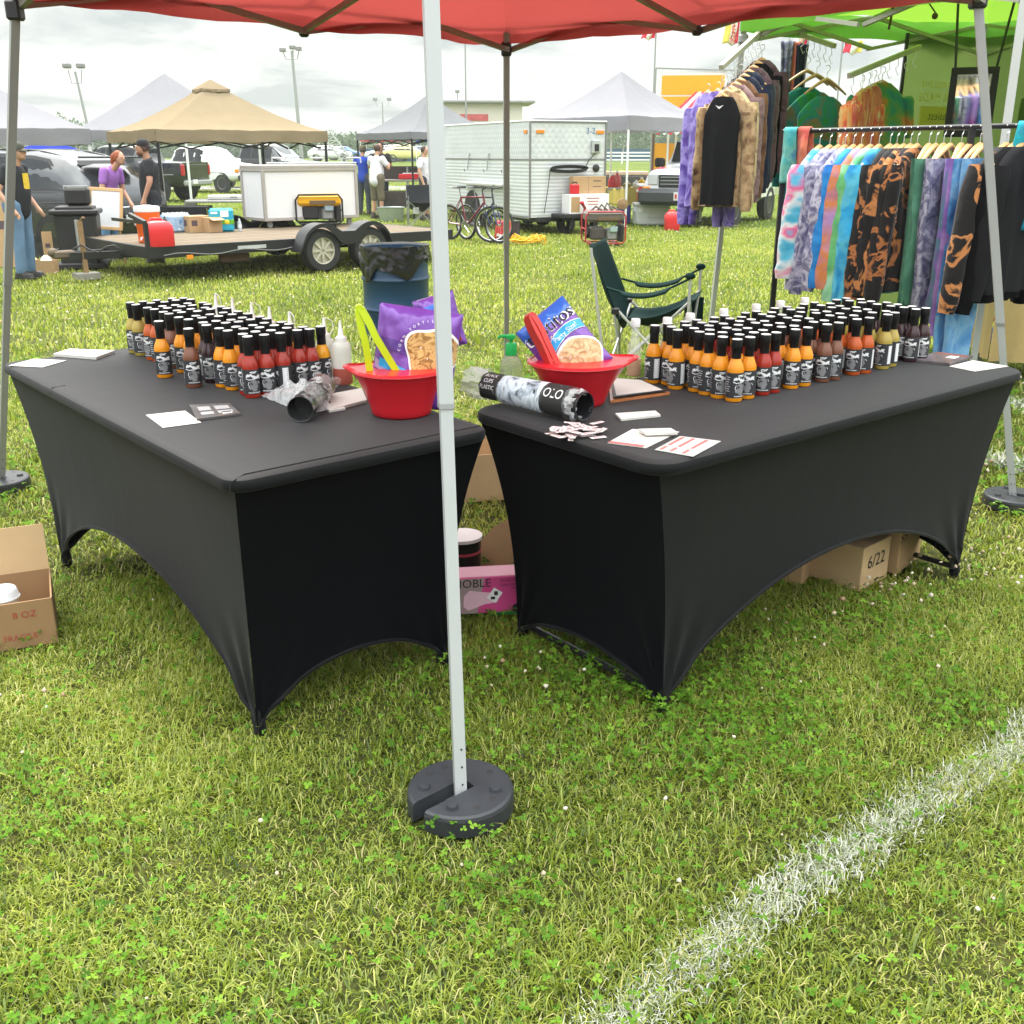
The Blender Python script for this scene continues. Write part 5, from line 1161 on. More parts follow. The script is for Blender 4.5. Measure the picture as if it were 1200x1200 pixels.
def hanger_mb(drop=.07, w=.185, thick=.014):
    h = MB(); pts = []
    for i in range(13):
        u = -1 + 2 * i / 12; pts.append((u * w, 0, -drop - .095 * abs(u) ** 1.25))
    h.tube(pts, [.008 + .010 * (1 - abs(-1 + 2 * i / 12)) for i in range(13)], 8, flat=.75 / 1); return h
def hook_mb(drop=.07):
    h = MB(); h.tube([(0, 0, -drop), (0, 0, -.022)] + [(.020 * math.sin(a) , 0, .0 + .020 * -math.cos(a)) for a in [R(10 + 24 * i) for i in range(10)]], .0022, 6); return h
def garment(kind, label, P, rz, m_, group, w=.25, ln=.62, sl=.55, th=.035, cat='shirt', seed=0, hem=1.0, sleeve_out=.10, drop=.07, sleeves=True, pants=False, inner=None, lean=0.0, hood=False, gap=.0):
    """hangs from its hook at P; local x across the shoulders, z up"""
    t = thing(kind, label, cat, P, rz, group); sx = seed * 3.7
    hk = hanger_mb(drop, w * .80).build('hanger', M_HANG, t, 50); hook_mb(drop).build('hook', M_HOOK, hk)
    g = MB(); rings = []; nz_ = 26; nn = 36
    if not pants:
        for i in range(nz_ + 1):
            v = i / nz_; z = -drop - .008 - gap - (ln) * v
            wn = .065 + (w - .065) * min(1, v / .13) ** .75 if v < .13 else w * (1 - .05 * (v - .13)) * (1 + (hem - 1) * (v - .13))
            d = th * (.6 + .4 * min(1, v / .15)) + .012 * v
            ring = []
            for j in range(nn):
                a = 2 * PI * j / nn; ca, sa = math.cos(a), math.sin(a)
                x = wn * (abs(ca) ** .8) * (1 if ca > 0 else -1); y = d * (abs(sa) ** .7) * (1 if sa > 0 else -1)
                y += min(1, v * 3) * (.020 * fbm(x * 14 + sx, z * 1.6, sx) + .012 * math.sin(x * 46 + sx + 2 * fbm(x * 3, z * 2, sx)))
                zz_ = z - .035 * abs(x / max(w, .01)) ** 1.2 * (1 - v) * min(1, v * 8 + .3) + (.012 * fbm(x * 9, sx) if i == nz_ else 0)
                ring.append((x + lean * v, y, zz_))
            rings.append(ring)
        g.loft(rings)
    else:
        for i in range(nz_ + 1):
            v = i / nz_; z = -drop - .06 - ln * v; wn = w * (1 - .22 * v); d = th * (1 - .2 * v); ring = []
            for j in range(nn):
                a = 2 * PI * j / nn; ca, sa = math.cos(a), math.sin(a); x = wn * (abs(ca) ** .8) * (1 if ca > 0 else -1); y = d * (abs(sa) ** .7) * (1 if sa > 0 else -1)
                y += (.012 * math.sin(x * 38 + sx + z * 3) + .014 * fbm(x * 10 + sx, z * 3)) * min(1, .3 + v * 2)
                ring.append((x + lean * v, y, z))
            rings.append(ring)
        g.loft(rings)
    bd = g.build('garment_body', m_, t, 75)
    if sleeves and not pants:
        for s in (-1, 1):
            q = MB(); pts = []; rr = []
            for i in range(15):
                v = i / 14; pts.append((s * (w * .90 + sleeve_out * v ** .8 + .008 * fbm(v * 5, sx + s)), .008 * fbm(v * 6, sx, s) - .006 * v, -drop - .095 - sl * v)); rr.append((.062 - .018 * v) * (1 + .10 * fbm(v * 9, sx + 5)))
            rr[-1] *= .85; rr[0] *= .8
            q.tube(pts, rr, 12, flat=.62); q.build('sleeve', m_ if inner is None else inner, t, 75)
    if False and hood:
        q = MB(); q.ell((lean * .1, .03, -drop - .02), (.12, .05, .075), 14, 8); q.build('hood', m_, t, 60)
    return t
def wtop(P, Q, n, i): return P.lerp(Q, i / max(1, n - 1))
# ---- long rail
rA, rB = at(918, 154, 5.92), at(1225, 146.5, 5.0)
rd = (rB - rA).normalized(); ryaw = math.atan2(rd.y, rd.x); gyaw = ryaw + PI / 2
rack = thing('clothes_rail', 'black free standing clothes rail crowded with tie dye clothes', 'clothes rail', (0, 0, 0))
b = MB(); b.tube([rA, rB], .0125, 12); b.build('rail_bar', M_BLKS(), rack)
for P in (rA.lerp(rB, .015), rA.lerp(rB, .755)):
    z0 = gz(P.y); b = MB(); b.bar((P.x, P.y, z0 + .03), P, .026); b.build('post', M_BLKS(), rack)
    n_ = Vector((-rd.y, rd.x, 0)); b = MB(); b.bar(Vector((P.x, P.y, z0 + .28)), Vector((P.x, P.y, z0 + .02)) + n_ * .28, .02); b.bar(Vector((P.x, P.y, z0 + .28)), Vector((P.x, P.y, z0 + .02)) - n_ * .28, .02); b.build('splayed_foot', M_BLKS(), rack)
b = MB(); q0, q1 = rA.lerp(rB, .015), rA.lerp(rB, .755); b.bar(Vector((q0.x, q0.y, .12)), Vector((q1.x, q1.y, .17)), .018); b.build('lower_bar', M_BLKS(), rack)
GRl = 'clothes hanging on the long rail'
def rail_at(px):
    lo, hi = 0.0, 1.0
    for _ in range(40):
        m_ = (lo + hi) / 2; p = rA.lerp(rB, m_); zc_ = p.y * CT - (p.z - CAM_H) * ST; x = 600 + FPX * p.x / zc_
        if x < px: lo = m_
        else: hi = m_
    return rA.lerp(rB, lo)
SHIRTS = [  # px on the rail, dye, label, kwargs
 (962, 'whitepink', 'blue, white and pink spiral dyed long sleeve at the left end of the rail', dict(ln=.60, sl=.56, sleeve_out=.12, th=.03)),
 (974, 'lav', 'lavender camouflage dyed sweatshirt directly right of the pink spiral shirt', dict(ln=.62, sl=.62, hood=True)),
 (984, 'lav2', 'darker lavender sweatshirt, second of the three beside the pink spiral shirt', dict(ln=.63, sl=.64)),
 (992, 'lav', 'grey lavender sweatshirt between the darker lavender one and the bright blue one', dict(ln=.62, sl=.62)),
 (1002, 'blue', 'bright blue dyed sweatshirt with navy sleeve on the long rail', dict(ln=.60, sl=.60)),
 (1011, 'purporange', 'lilac and orange dyed sweatshirt right of the bright blue one', dict(ln=.66, sl=.60)),
 (1022, 'green', 'mint and green dyed sweatshirt on the long rail', dict(ln=.70, sl=.66)),
 (1032, 'aqua', 'aqua to navy dyed sweatshirt next to the bleached black ones', dict(ln=.72, sl=.66)),
 (1045, 'bleach', 'bleached black and orange sweatshirt touching the aqua one', dict(ln=.68, sl=.64)),
 (1053, 'bleach', 'bleached black sweatshirt, second of the orange spotted group from the aqua one', dict(ln=.69, sl=.64)),
 (1061, 'bleach2', 'bleached sweatshirt with the largest orange patches at the hem, mid rail', dict(ln=.68, sl=.62)),
 (1069, 'bleach', 'bleached black sweatshirt, fourth of the orange spotted group from the aqua one', dict(ln=.69, sl=.64)),
 (1077, 'bleach', 'bleached black sweatshirt next to the dark green trousers', dict(ln=.69, sl=.64)),
]
for i, (px, dk, lb_, kw) in enumerate(SHIRTS):
    P = rail_at(px) + Vector((0, 0, -.012)); kw = dict(kw); kw.setdefault('th', .036)
    garment('sweatshirt', lb_, P, gyaw + rnd.uniform(-.10, .06), DY[dk], GRl, w=.215, seed=i + 1, sleeve_out=kw.pop('sleeve_out', .09), cat='sweatshirt', **kw)
PANTS = [(1091, 'olive', 'dark forest green dyed trousers on the long rail', .72), (1099, 'sage', 'sage green dyed trousers beside the forest green pair', .70), (1108, 'lav', 'pale lavender dyed trousers next to the sage pair', .76), (1116, 'lav2', 'dark lavender dyed trousers on the long rail', .76), (1129, 'violet2', 'violet dyed trousers with a teal patch on the long rail', .78), (1139, 'violet', 'violet and magenta dyed trousers, the widest of the violet pairs', .84), (1151, 'sky', 'long sky blue dyed trousers reaching lowest on the rail', 1.02), (1157, 'sky', 'second sky blue dyed trousers half behind the bleached hoodie', .98)]
for i, (px, dk, lb_, ln_) in enumerate(PANTS):
    garment('trousers', lb_, rail_at(px) + Vector((0, 0, -.012)), gyaw + rnd.uniform(-.25, .12), DY[dk], GRl, w=.17, ln=ln_, th=.030, seed=20 + i, pants=True, cat='trousers')
garment('hooded_top', 'black hoodie with large orange bleach patches hung at the right of the rail', rail_at(1182) + Vector((0, 0, -.012)), gyaw - .15, DY['bleach2'], GRl, w=.22, ln=.66, sl=.66, th=.05, seed=31, cat='hoodie', sleeve_out=.14, hood=True)
garment('hooded_top', 'plain black hoodie behind the grey canopy pole on the rail', rail_at(1192) + Vector((0, 0, -.012)), gyaw - .1, DY['black'], GRl, w=.22, ln=.70, sl=.66, th=.055, seed=32, cat='hoodie', sleeve_out=.10, hood=True)
garment('sweatshirt', 'plain black sweatshirt, last garment on the right of the rail', rail_at(1202) + Vector((0, 0, -.012)), gyaw - .12, DY['grey_black'], GRl, w=.22, ln=.66, sl=.60, th=.05, seed=33, cat='sweatshirt', sleeve_out=.08)
def draped(label, P, yaw, wd, lf, lb2, m_, seed, cat='shirt', group=GRl):
    """cloth folded over the end of the rail"""
    t = thing('draped_shirt', label, cat, P, yaw, group); b = MB()
    def f(u, v):
        x = (u - .5) * wd; s = v * (lf + lb2) - lb2
        r_ = .022
        if abs(s) < r_ * PI / 2: y, z = -r_ * math.sin(s / r_), r_ * math.cos(s / r_) 
        else: y, z = (-r_ if s > 0 else r_), -(abs(s) - r_ * PI / 2)
        k = min(1, abs(s) / .12); y += k * (.016 * math.sin(x * 60 + seed + 3 * fbm(s * 3, seed)) + .02 * fbm(x * 8, s * 4, seed)); x *= 1 + .35 * k * (abs(s) / max(lf, .1)) + .0
        return (x, y, z - .0)
    b.grid(22, 44, f); o = b.build('cloth', m_, t, 75); e = o.modifiers.new('t', 'SOLIDIFY'); e.thickness = .008; return t
P = rail_at(928); draped('sea green and blue dyed shirt draped over the left end of the rail', P, gyaw + PI / 2 + .0, .075, .42, .30, DY['tealgreen'], 1)
P = rail_at(944); draped('red and orange dyed shirt draped beside the sea green one on the rail', P, gyaw + PI / 2, .07, .30, .25, DY['coral'], 2)
P = rail_at(1212); t = draped('turquoise dyed shirt bundled over the right end of the rail', P, gyaw + PI / 2 + .1, .13, .50, .3, DY['turq'], 3)
# ---- waterfall arms under the green canopy with hoodies
M_ARM = mat('arm_bar', (.42, .40, .32), .5, .2, .1)
def arm(label, A, B, nh, hooks_drop=.11):
    t = thing('waterfall_arm', label, 'hanging arm', (0, 0, 0), 0, 'sloping arms under the green canopy'); b = MB(); b.bar(A, B, .030); b.build('arm_bar', M_ARM, t)
    for i in range(nh):
        P = A.lerp(B, (i + .5) / nh); h = MB(); h.tube([P + Vector((0, 0, -.01)), P + Vector((.008, 0, -.06)), P + Vector((-.010, 0, -.075)), P + Vector((-.004, 0, -.095))], .0022, 5)
        h.tube([P + Vector((-.004, 0, -.09)), P + Vector((.010, 0, -.12)), P + Vector((.02, 0, -.105))], .0022, 5); h.build('hook', M_HOOK, t)
    return t
aA, aB = at(895, 34, 7.60), at(845, 79, 6.95); arm('sloping arm of hoodies at the left corner of the green canopy', aA, aB, 9)
dA = (aB - aA); yawA = R(-49)
GA = 'hoodies on the left sloping arm'
HOOD = [  # order from far top to near bottom
 (0.00, 'plum', 'dark plum patterned hoodie, farthest and highest on the left sloping arm', dict(hood=True)), (.09, 'black', 'black sweatshirt hanging below the plum hoodie', dict(ln=.72)), (.20, 'plum', 'second plum patterned sweatshirt, half covered by navy ones', {}), (.31, 'navy', 'navy dyed sweatshirt between the plum and mauve ones', dict(ln=.76)),
 (.42, 'navy', 'dark navy sweatshirt directly behind the mauve one', dict(ln=.74)), (.52, 'brown', 'brown dyed sweatshirt showing only its sleeve on the left arm', {}), (.62, 'mauve', 'pale mauve spotted hoodie with a small yellow mark', dict(ln=.62)), (.72, 'cream', 'cream and brown dyed sweatshirt next to the tan one', dict(ln=.70)),
 (.80, 'tan', 'tan and brown mottled sweatshirt just behind the plain black top', dict(ln=.70)), (.90, 'grey_black', 'plain charcoal top with a scoop neck, nearest on the left sloping arm', dict(ln=.66, sl=.60, sleeve_out=.02))]
for i, (f, dk, lb_, kw) in enumerate(HOOD):
    P = aA.lerp(aB, f) + Vector((0, 0, -.115)); kw = dict(kw); kw.setdefault('ln', .68)
    t = garment('sweatshirt', lb_, P, yawA + rnd.uniform(-.08, .08) + (.12 if i == 9 else 0), DY[dk], GA, w=.125 if i == 9 else .185, sl=kw.pop('sl', .64), th=.034, seed=50 + i, cat='sweatshirt', sleeve_out=kw.pop('sleeve_out', .03), sleeves=i != 9, **kw)
    if dk == 'mauve': b = MB(); b.ell((.06, -.06, -.40), (.03, .006, .04), 10, 6); b.build('motif', mat('yellow_motif', (.42, .38, .03), .8), t)
    if i == 9: b = MB(); b.add([(-.03, -.048, -.13), (.0, -.050, -.155), (.03, -.048, -.13), (.0, -.050, -.14)], [(0, 1, 2, 3)]); b.build('neck_label', M_PRW, t, 0)
for i, (px, py, D, lb_) in enumerate(((830, 110, 7.35, 'purple dyed hoodie hanging left of the charcoal top'), (842, 108, 7.28, 'second purple dyed hoodie, lower hem beside the canopy leg'))):
    garment('hooded_top', lb_, at(px, py - 8, D), yawA - .1 + .1 * i, DY['purple'], GA, w=.15 if i == 0 else .14, ln=.72 if i == 0 else .70, sl=.76, th=.05, seed=70 + i, cat='hoodie', sleeve_out=.03, drop=.03)
bA, bB = at(938, 40, 7.9), at(978, 54, 7.55); arm('sloping arm with green tie dye on the back side of the green canopy', bA, bB, 6)
yawB = R(4); GB = 'tie dye on the middle sloping arm'
for i, (px, py, dk, lb_) in enumerate(((947, 70, 'teal', 'teal dyed shirt on the first wooden hanger of the middle arm'), (958, 75, 'greentie', 'green and orange tie dye shirt on the middle hanger of the middle arm'), (970, 80, 'greentie', 'green, blue and brown tie dye shirt, front of the middle arm'))):
    garment('tie_dye_shirt', lb_, at(px, py, 7.8 - .10 * i), yawB + .1 * i, DY[dk], GB, w=.20, gap=.10, sleeves=False, ln=.66, sl=.25, th=.03, seed=80 + i, cat='shirt', sleeve_out=.08)
cA, cB = at(1078, 55, 7.5), at(995, 89, 7.05); arm('sloping arm with rainbow clothes next to the green side wall', cA, cB, 8)
GC_ = 'rainbow clothes on the right sloping arm'
for i, (px, py, dk, lb_, yw) in enumerate(((1012, 92, 'rainbow2', 'pale yellow and orange striped shirt, nearest on the right sloping arm', .9), (1019, 89, 'rainbow2', 'orange striped shirt second on the right sloping arm', .85), (1026, 86, 'coral', 'coral red dyed shirt in front of the dark rainbow dress', .8), (1035, 82, 'rainbow', 'dark rainbow spiral dyed dress on the right sloping arm', .15))):
    garment('tie_dye_shirt', lb_, at(px, py, 7.1 + .08 * i), yw, DY[dk], GC_, w=.20, ln=.80, sl=.25, th=.03, seed=90 + i, cat='shirt', sleeve_out=.05)
for i, (px, py, dk, lb_) in enumerate(((925, 48, 'lav2', 'grey tasselled scarf hung high behind the middle arm'), (936, 50, 'coral', 'rust and green scarf hung next to the grey scarf'), (941, 52, 'navy', 'dark scarf hung right of the rust scarf'))):
    t = thing('hanging_scarf', lb_, 'scarf', at(px, py, 8.0), R(10 * i), 'scarves hung behind the middle arm'); b = MB(); b.grid(8, 20, lambda u, v: ((u - .5) * (.10 - .03 * math.sin(v * 3)), .018 * math.sin(u * 14 + i), -.34 * v + .02 * fbm(u * 6, i))); o = b.build('cloth', DY[dk], t, 60); e = o.modifiers.new('t', 'SOLIDIFY'); e.thickness = .012
    b = MB(); b.tube([(0, 0, 0), (0, 0, .05), (.01, 0, .07)], .003, 5); b.build('hook', M_HOOK, t)
# ================================================================ people
SKIN = mat('skin', (.50, .28, .19), .6, 0, .08, 12); SKINT = mat('tanned_skin', (.40, .21, .14), .6, 0, .15, 30)
def person(label, loc, rz, h=1.76, shirt=(.02, .02, .022), legs=('trousers', (.12, .20, .32)), hair=(.06, .035, .02), hairlen=.0, cap=None, capback=False, arms=((.16, -.04, -.28, .02), (.16, -.04, -.28, .02)), stance=.11, fat=1.0, skin=None, cropz=0, beard=None, print_=None, female=False, shoe=(.05, .04, .035), head_tilt=(0, 0), elbow=None, hands=None, sleeve=.55, lean=0.0, group=None):
    """faces local -y; arms given as elbow and hand offsets"""
    t = thing('person', label, 'person', loc, rz, group); s = h / 1.76; t.scale = (s,) * 3; sk = skin or SKIN
    SHO = 1.43; shx = .185 if not female else .165
    ln = lambda z: -lean * max(0, z - .95)
    HD = Vector((head_tilt[0] * .05, -.015 - head_tilt[1] * .06 + ln(1.64), 1.635 - abs(head_tilt[1]) * .02)); NK = Vector((0, .02 + ln(1.5), 1.49))
    J = {}
    for sd in (-1, 1):
        e, hd = (elbow or {}).get(sd, Vector((sd * .275, .02, 1.14))), (hands or {}).get(sd, Vector((sd * .27, -.08, .88)))
        J[sd] = dict(sh=Vector((sd * shx, .02 + ln(SHO), SHO - .02)), el=Vector(e), ha=Vector(hd), hip=Vector((sd * .085, .01, .93)), kn=Vector((sd * stance, -.02, .50)), an=Vector((sd * (stance + .015), .015, .09)))
    b = MB()
    b.cap((0, .01, .95), .125 * fat, (0, .0 + ln(1.15), 1.15), .118 * fat); b.cap((0, ln(1.15), 1.15), .118 * fat, (0, .015 + ln(1.35), 1.34), .125); b.cap((-.10, .02 + ln(1.37), 1.37), .075, (.10, .02 + ln(1.37), 1.37), .075)
    b.cap(NK - Vector((0, 0, .07)), .058, HD - Vector((0, -.02, .06)), .052)
    b.ell(HD, (.074, .092, .108), 18, 14); b.ell(HD + Vector((0, -.035, -.055)), (.052, .055, .052), 12, 8); b.ell(HD + Vector((0, -.098, -.012)), (.013, .020, .022), 8, 6)
    for sd in (-1, 1): b.ell(HD + Vector((sd * .074, .008, -.005)), (.012, .022, .030), 8, 6); b.ell(HD + Vector((sd * .030, -.080, .012)), (.016, .012, .010), 8, 6)
    for sd in (-1, 1):
        q = J[sd]; b.cap(q['sh'], .056, q['el'], .042); b.cap(q['el'], .042, q['ha'], .029)
        d = (q['ha'] - q['el']).normalized(); sdv = d.cross(Vector((0, 1, .2))).normalized(); fw = sdv.cross(d)
        b.cap(q['ha'], .030, q['ha'] + d * .075, .033)
        for k in range(4):
            r0 = q['ha'] + d * .085 + fw * (.024 - .016 * k); m1 = r0 + d * (.042 - .006 * abs(k - 1.3)) + sdv * -.006 * sd; b.cap(r0, .0095, m1, .0088, 8); b.cap(m1, .0088, m1 + d * .030 + sdv * .016 * sd, .0075, 8)
        b.cap(q['ha'] + d * .02 + fw * .028, .011, q['ha'] + d * .065 + fw * .052, .0085, 8)
        b.cap(q['hip'], .095 * fat, q['kn'], .060); b.cap(q['kn'], .058, q['an'], .040); b.cap(q['an'] + Vector((0, .03, -.035)), .042, q['an'] + Vector((0, -.13, -.055)), .035)
    put_mesh('body', remesh(b, .0095, 5), sk, t)
    # clothes
    g = MB(); g.cap((0, .01, .92), .148 * fat, (0, -.005 * fat + ln(1.15), 1.13), .142 * fat); g.cap((0, ln(1.13), 1.13), .142 * fat, (0, .015 + ln(1.34), 1.33), .143); g.cap((-.115, .02 + ln(1.37), 1.375), .083, (.115, .02 + ln(1.37), 1.375), .083)
    for sd in (-1, 1): q = J[sd]; g.cap(q['sh'], .075, q['sh'].lerp(q['el'], sleeve), .068)
    g.cap(NK - Vector((0, 0, .09)), .07, NK - Vector((0, 0, .045)), .066)
    sm = mat('shirt_%02d_%02d_%02d' % tuple(int(c * 99) for c in shirt), shirt, .9, 0, .12, 14, bump=.5, bscale=16)
    put_mesh('shirt', remesh(g, .014, 5), sm, t)
    g = MB(); nm, lc = legs
    for sd in (-1, 1):
        q = J[sd]; g.cap(q['hip'] + Vector((0, 0, .03)), .115 * fat, q['hip'].lerp(q['kn'], .7), .088)
        if nm == 'shorts': g.cap(q['hip'].lerp(q['kn'], .6), .095, q['kn'] + Vector((0, 0, -.01)), .092)
        else: g.cap(q['hip'].lerp(q['kn'], .7), .088, q['kn'], .076); g.cap(q['kn'], .076, q['an'] + Vector((0, 0, .02)), .066)
    g.cap((-.05, .01, .96), .115 * fat, (.05, .01, .96), .115 * fat)
    put_mesh(nm, remesh(g, .013, 5), mat('cloth_%02d_%02d_%02d' % tuple(int(c * 99) for c in lc), lc, .9, 0, .25, 12, bump=.5, bscale=18), t)
    for sd in (-1, 1):
        g = MB(); q = J[sd]; g.cap(q['an'] + Vector((0, .035, -.035)), .052, q['an'] + Vector((0, -.14, -.05)), .042); g.cap(q['an'] + Vector((0, .01, .03)), .055, q['an'] + Vector((0, .0, -.03)), .055); g.box((q['an'].x, q['an'].y - .05, .012), (.095, .28, .022), .01); put_mesh('shoe', remesh(g, .010, 4), mat('shoe_%02d' % int(shoe[0] * 99), shoe, .6, 0, .2), t)
    if hairlen is not None:
        g = MB(); g.ell(HD + Vector((0, .018, .022)), (.083, .092, .098), 16, 12)
        if hairlen: g.cap(HD + Vector((0, .09, .02)), .065, HD + Vector((.0, .12, -.06)), .055); g.cap(HD + Vector((0, .12, -.05)), .055, HD + Vector((.01, .10, -.05 - hairlen)), .03)
        for sd in (-1, 1): g.cap(HD + Vector((sd * .07, -.01, .03)), .018, HD + Vector((sd * .073, .02, -.03)), .02)
        put_mesh('hair', remesh(g, .012, 3), mat('hair_%02d' % int(hair[0] * 99), hair, .6, 0, .35, 40, bump=.6, bscale=60, aniso=(1, 1, .2)), t)
    if cap:
        g = MB(); cm_ = mat('cap_%02d_%02d' % (int(cap[0] * 99), int(cap[1] * 99)), cap, .85, 0, .2, 12); g.lathe([(.090, .028), (.092, .05), (.086, .085), (.066, .112), (.03, .126), (0, .128)], 24, c=(HD.x, HD.y + .008, HD.z)); o = g.build('cap', cm_, t, 50)
        g = MB(); yb = 1 if capback else -1
        g.grid(10, 6, lambda u, v: (HD.x + (u - .5) * .15 * (1 - .25 * v * v), HD.y + .008 + yb * (.078 * math.sqrt(max(0, 1 - ((u - .5) * 1.5) ** 2)) + .075 * v), HD.z + .035 - .012 * v - .02 * (2 * u - 1) ** 2)); br = g.build('peak', cm_, o, 60); e = br.modifiers.new('t', 'SOLIDIFY'); e.thickness = .006
    if beard: g = MB(); g.ell(HD + Vector((0, -.045, -.075)), (.056, .052, .045), 12, 8); g.build('beard', mat('beard_brown', beard, .8, 0, .3, 60), t, 60)
    for sd in (-1, 1): g = MB(); g.ell(HD + Vector((sd * .030, -.090, .012)), (.009, .006, .006), 8, 6); g.build('eye', M_INK(), t)
    g = MB(); g.ell(HD + Vector((0, -.083, -.056)), (.022, .010, .006), 10, 6); g.build('mouth', mat('lip', (.32, .12, .10), .5), t)
    if print_: g = MB(); g.grid(6, 6, lambda u, v: (-.07 + .14 * u, -.150 * fat - .004 + .02 * (2 * u - 1) ** 2 - .01, 1.16 + .20 * v)); g.build('chest_print', print_, t, 60)
    return t
V3 = lambda *a: Vector(a)
p = GG(33, 326); person('man in a dark cap, black yellow-printed shirt and jeans beside the grey car', V3(p.x, p.y, gz(p.y)), R(84), 1.74, (.012, .013, .017), ('trousers', (.11, .19, .30)), cap=(.06, .065, .05), hair=(.10, .08, .06), fat=1.22, print_=mat('yellow_print', (.60, .42, .03), .8, 0, .5, 40), shoe=(.03, .028, .026), head_tilt=(0, .5), elbow={-1: V3(-.31, .06, 1.14), 1: V3(.31, .06, 1.14)}, hands={-1: V3(-.30, -.10, .92), 1: V3(.30, -.1, .92)}, lean=.12)
p = at(126, 250, 16.6); person('woman with a red ponytail, lilac T-shirt and blue jeans, bending beside the parked car', V3(p.x, p.y, gz(p.y)), R(68), 1.66, (.30, .13, .45), ('trousers', (.12, .25, .42)), hair=(.26, .055, .012), hairlen=.10, female=True, head_tilt=(0, 1.2), lean=.42, elbow={-1: V3(-.24, -.16, 1.10), 1: V3(.24, -.16, 1.10)}, hands={-1: V3(-.16, -.34, .92), 1: V3(.18, -.34, .92)}, sleeve=.5)
p = at(180, 260, 16.3); person('bearded man in black with a backwards cap, standing behind the orange cooler', V3(p.x, p.y, gz(p.y)), R(-70), 1.80, (.012, .012, .013), ('trousers', (.015, .016, .02)), cap=(.014, .014, .016), capback=True, hair=(.06, .03, .02), beard=(.14, .05, .025), skin=SKINT, head_tilt=(0, .4), elbow={-1: V3(-.26, .0, 1.16), 1: V3(.27, .0, 1.16)}, hands={-1: V3(-.25, -.08, .92), 1: V3(.26, -.10, .93)})
p = at(76, 200, 25.5); person('person in a neon green T-shirt standing behind the dark grey car', V3(p.x, p.y, gz(p.y)), R(10), 1.62, (.16, .75, .04), ('trousers', (.05, .06, .08)), hair=(.05, .03, .02), skin=SKINT)
p = at(443, 250, 27.6); person('heavy man in a white T-shirt and olive cargo shorts seen from behind', V3(p.x, p.y, gz(p.y)), R(150), 1.82, (.72, .70, .78), ('shorts', (.15, .125, .085)), hair=(.06, .03, .02), fat=1.25, elbow={-1: V3(-.30, -.10, 1.20), 1: V3(.30, -.12, 1.22)}, hands={-1: V3(-.14, -.32, 1.28), 1: V3(.16, -.34, 1.34)}, lean=.10)
p = at(428, 250, 29.5); person('man in a royal blue T-shirt left of the heavy man in white', V3(p.x, p.y, gz(p.y)), R(160), 1.80, (.02, .06, .42), ('trousers', (.05, .06, .08)), cap=(.12, .10, .06), hair=(.10, .07, .04))
p = at(449, 250, 31.5); person('dark haired person half hidden behind the heavy man in white', V3(p.x, p.y, gz(p.y)), R(-15), 1.90, (.03, .03, .03), ('trousers', (.03, .03, .04)), hair=(.02, .015, .012), skin=SKINT)
p = at(499, 250, 27.0); person('man in a white T-shirt half hidden by the front canopy pole', V3(p.x, p.y, gz(p.y)), R(70), 1.78, (.66, .64, .70), ('shorts', (.05, .05, .06)), hair=(.05, .03, .02))
# ================================================================ vehicles
def lerp(a, b, t): return a + (b - a) * t
class Body:
    """lofted car body: stations (x, z_low, z_belt, z_roof, half_low, half_belt, half_roof)"""
    def __init__(s, st): s.st = st
    def at(s, x):
        st = s.st
        if x <= st[0][0]: return st[0][1:]
        for a, b in zip(st, st[1:]):
            if x <= b[0]: k = (x - a[0]) / (b[0] - a[0]); return [lerp(p, q, k) for p, q in zip(a[1:], b[1:])]
        return st[-1][1:]
    def ring(s, x):
        zl, zb, zr, wl, wb, wr = s.at(x); hf = [(wl * .86, zl), (wl, zl + .10), (wl * 1.01 + .0, lerp(zl, zb, .45)), ((wl + wb) / 2 + .012, lerp(zl, zb, .78)), (wb, zb), (lerp(wb, wr, .55), lerp(zb, zr, .52)), (wr, zr - .06 * (zr > zb + .1) - .012), (wr * .82, zr - .008), (wr * .35, zr + .012)]
        return [(x, y, z) for y, z in hf] + [(x, -y, z) for y, z in hf[::-1]]
    def mesh(s, m): xs_ = sorted({round(lerp(a[0], b[0], i / 3), 4) for a, b in zip(s.st, s.st[1:]) for i in range(4)}); m.loft([s.ring(x) for x in xs_]); return m
    def side(s, x, f, sg, off=.006):
        zl, zb, zr, wl, wb, wr = s.at(x)
        if f >= 0: y, z = lerp(wb, wr, f), lerp(zb, zr - .07, f)
        else: k = 1 + f; y = lerp(wl * 1.01, wb, max(0, k)); z = lerp(zl + .1, zb, k); y = max(y, lerp(wl * 1.01, (wl + wb) / 2 + .012, min(1, k / .7)) if k < .7 else lerp((wl + wb) / 2 + .012, wb, (k - .7) / .3))
        return (x, sg * (y + off), z)
    def pane(s, mb, b0, b1, t0, t1, f0, f1, sg, off=.006):
        def g(u, v): x = lerp(lerp(b0, b1, u), lerp(t0, t1, u), v); return s.side(x, lerp(f0, f1, v), sg, off)
        return mb.grid(8, 4, g)
M_RIM = lambda: mat('alloy_rim', (.52, .53, .54), .3, .8, .08)
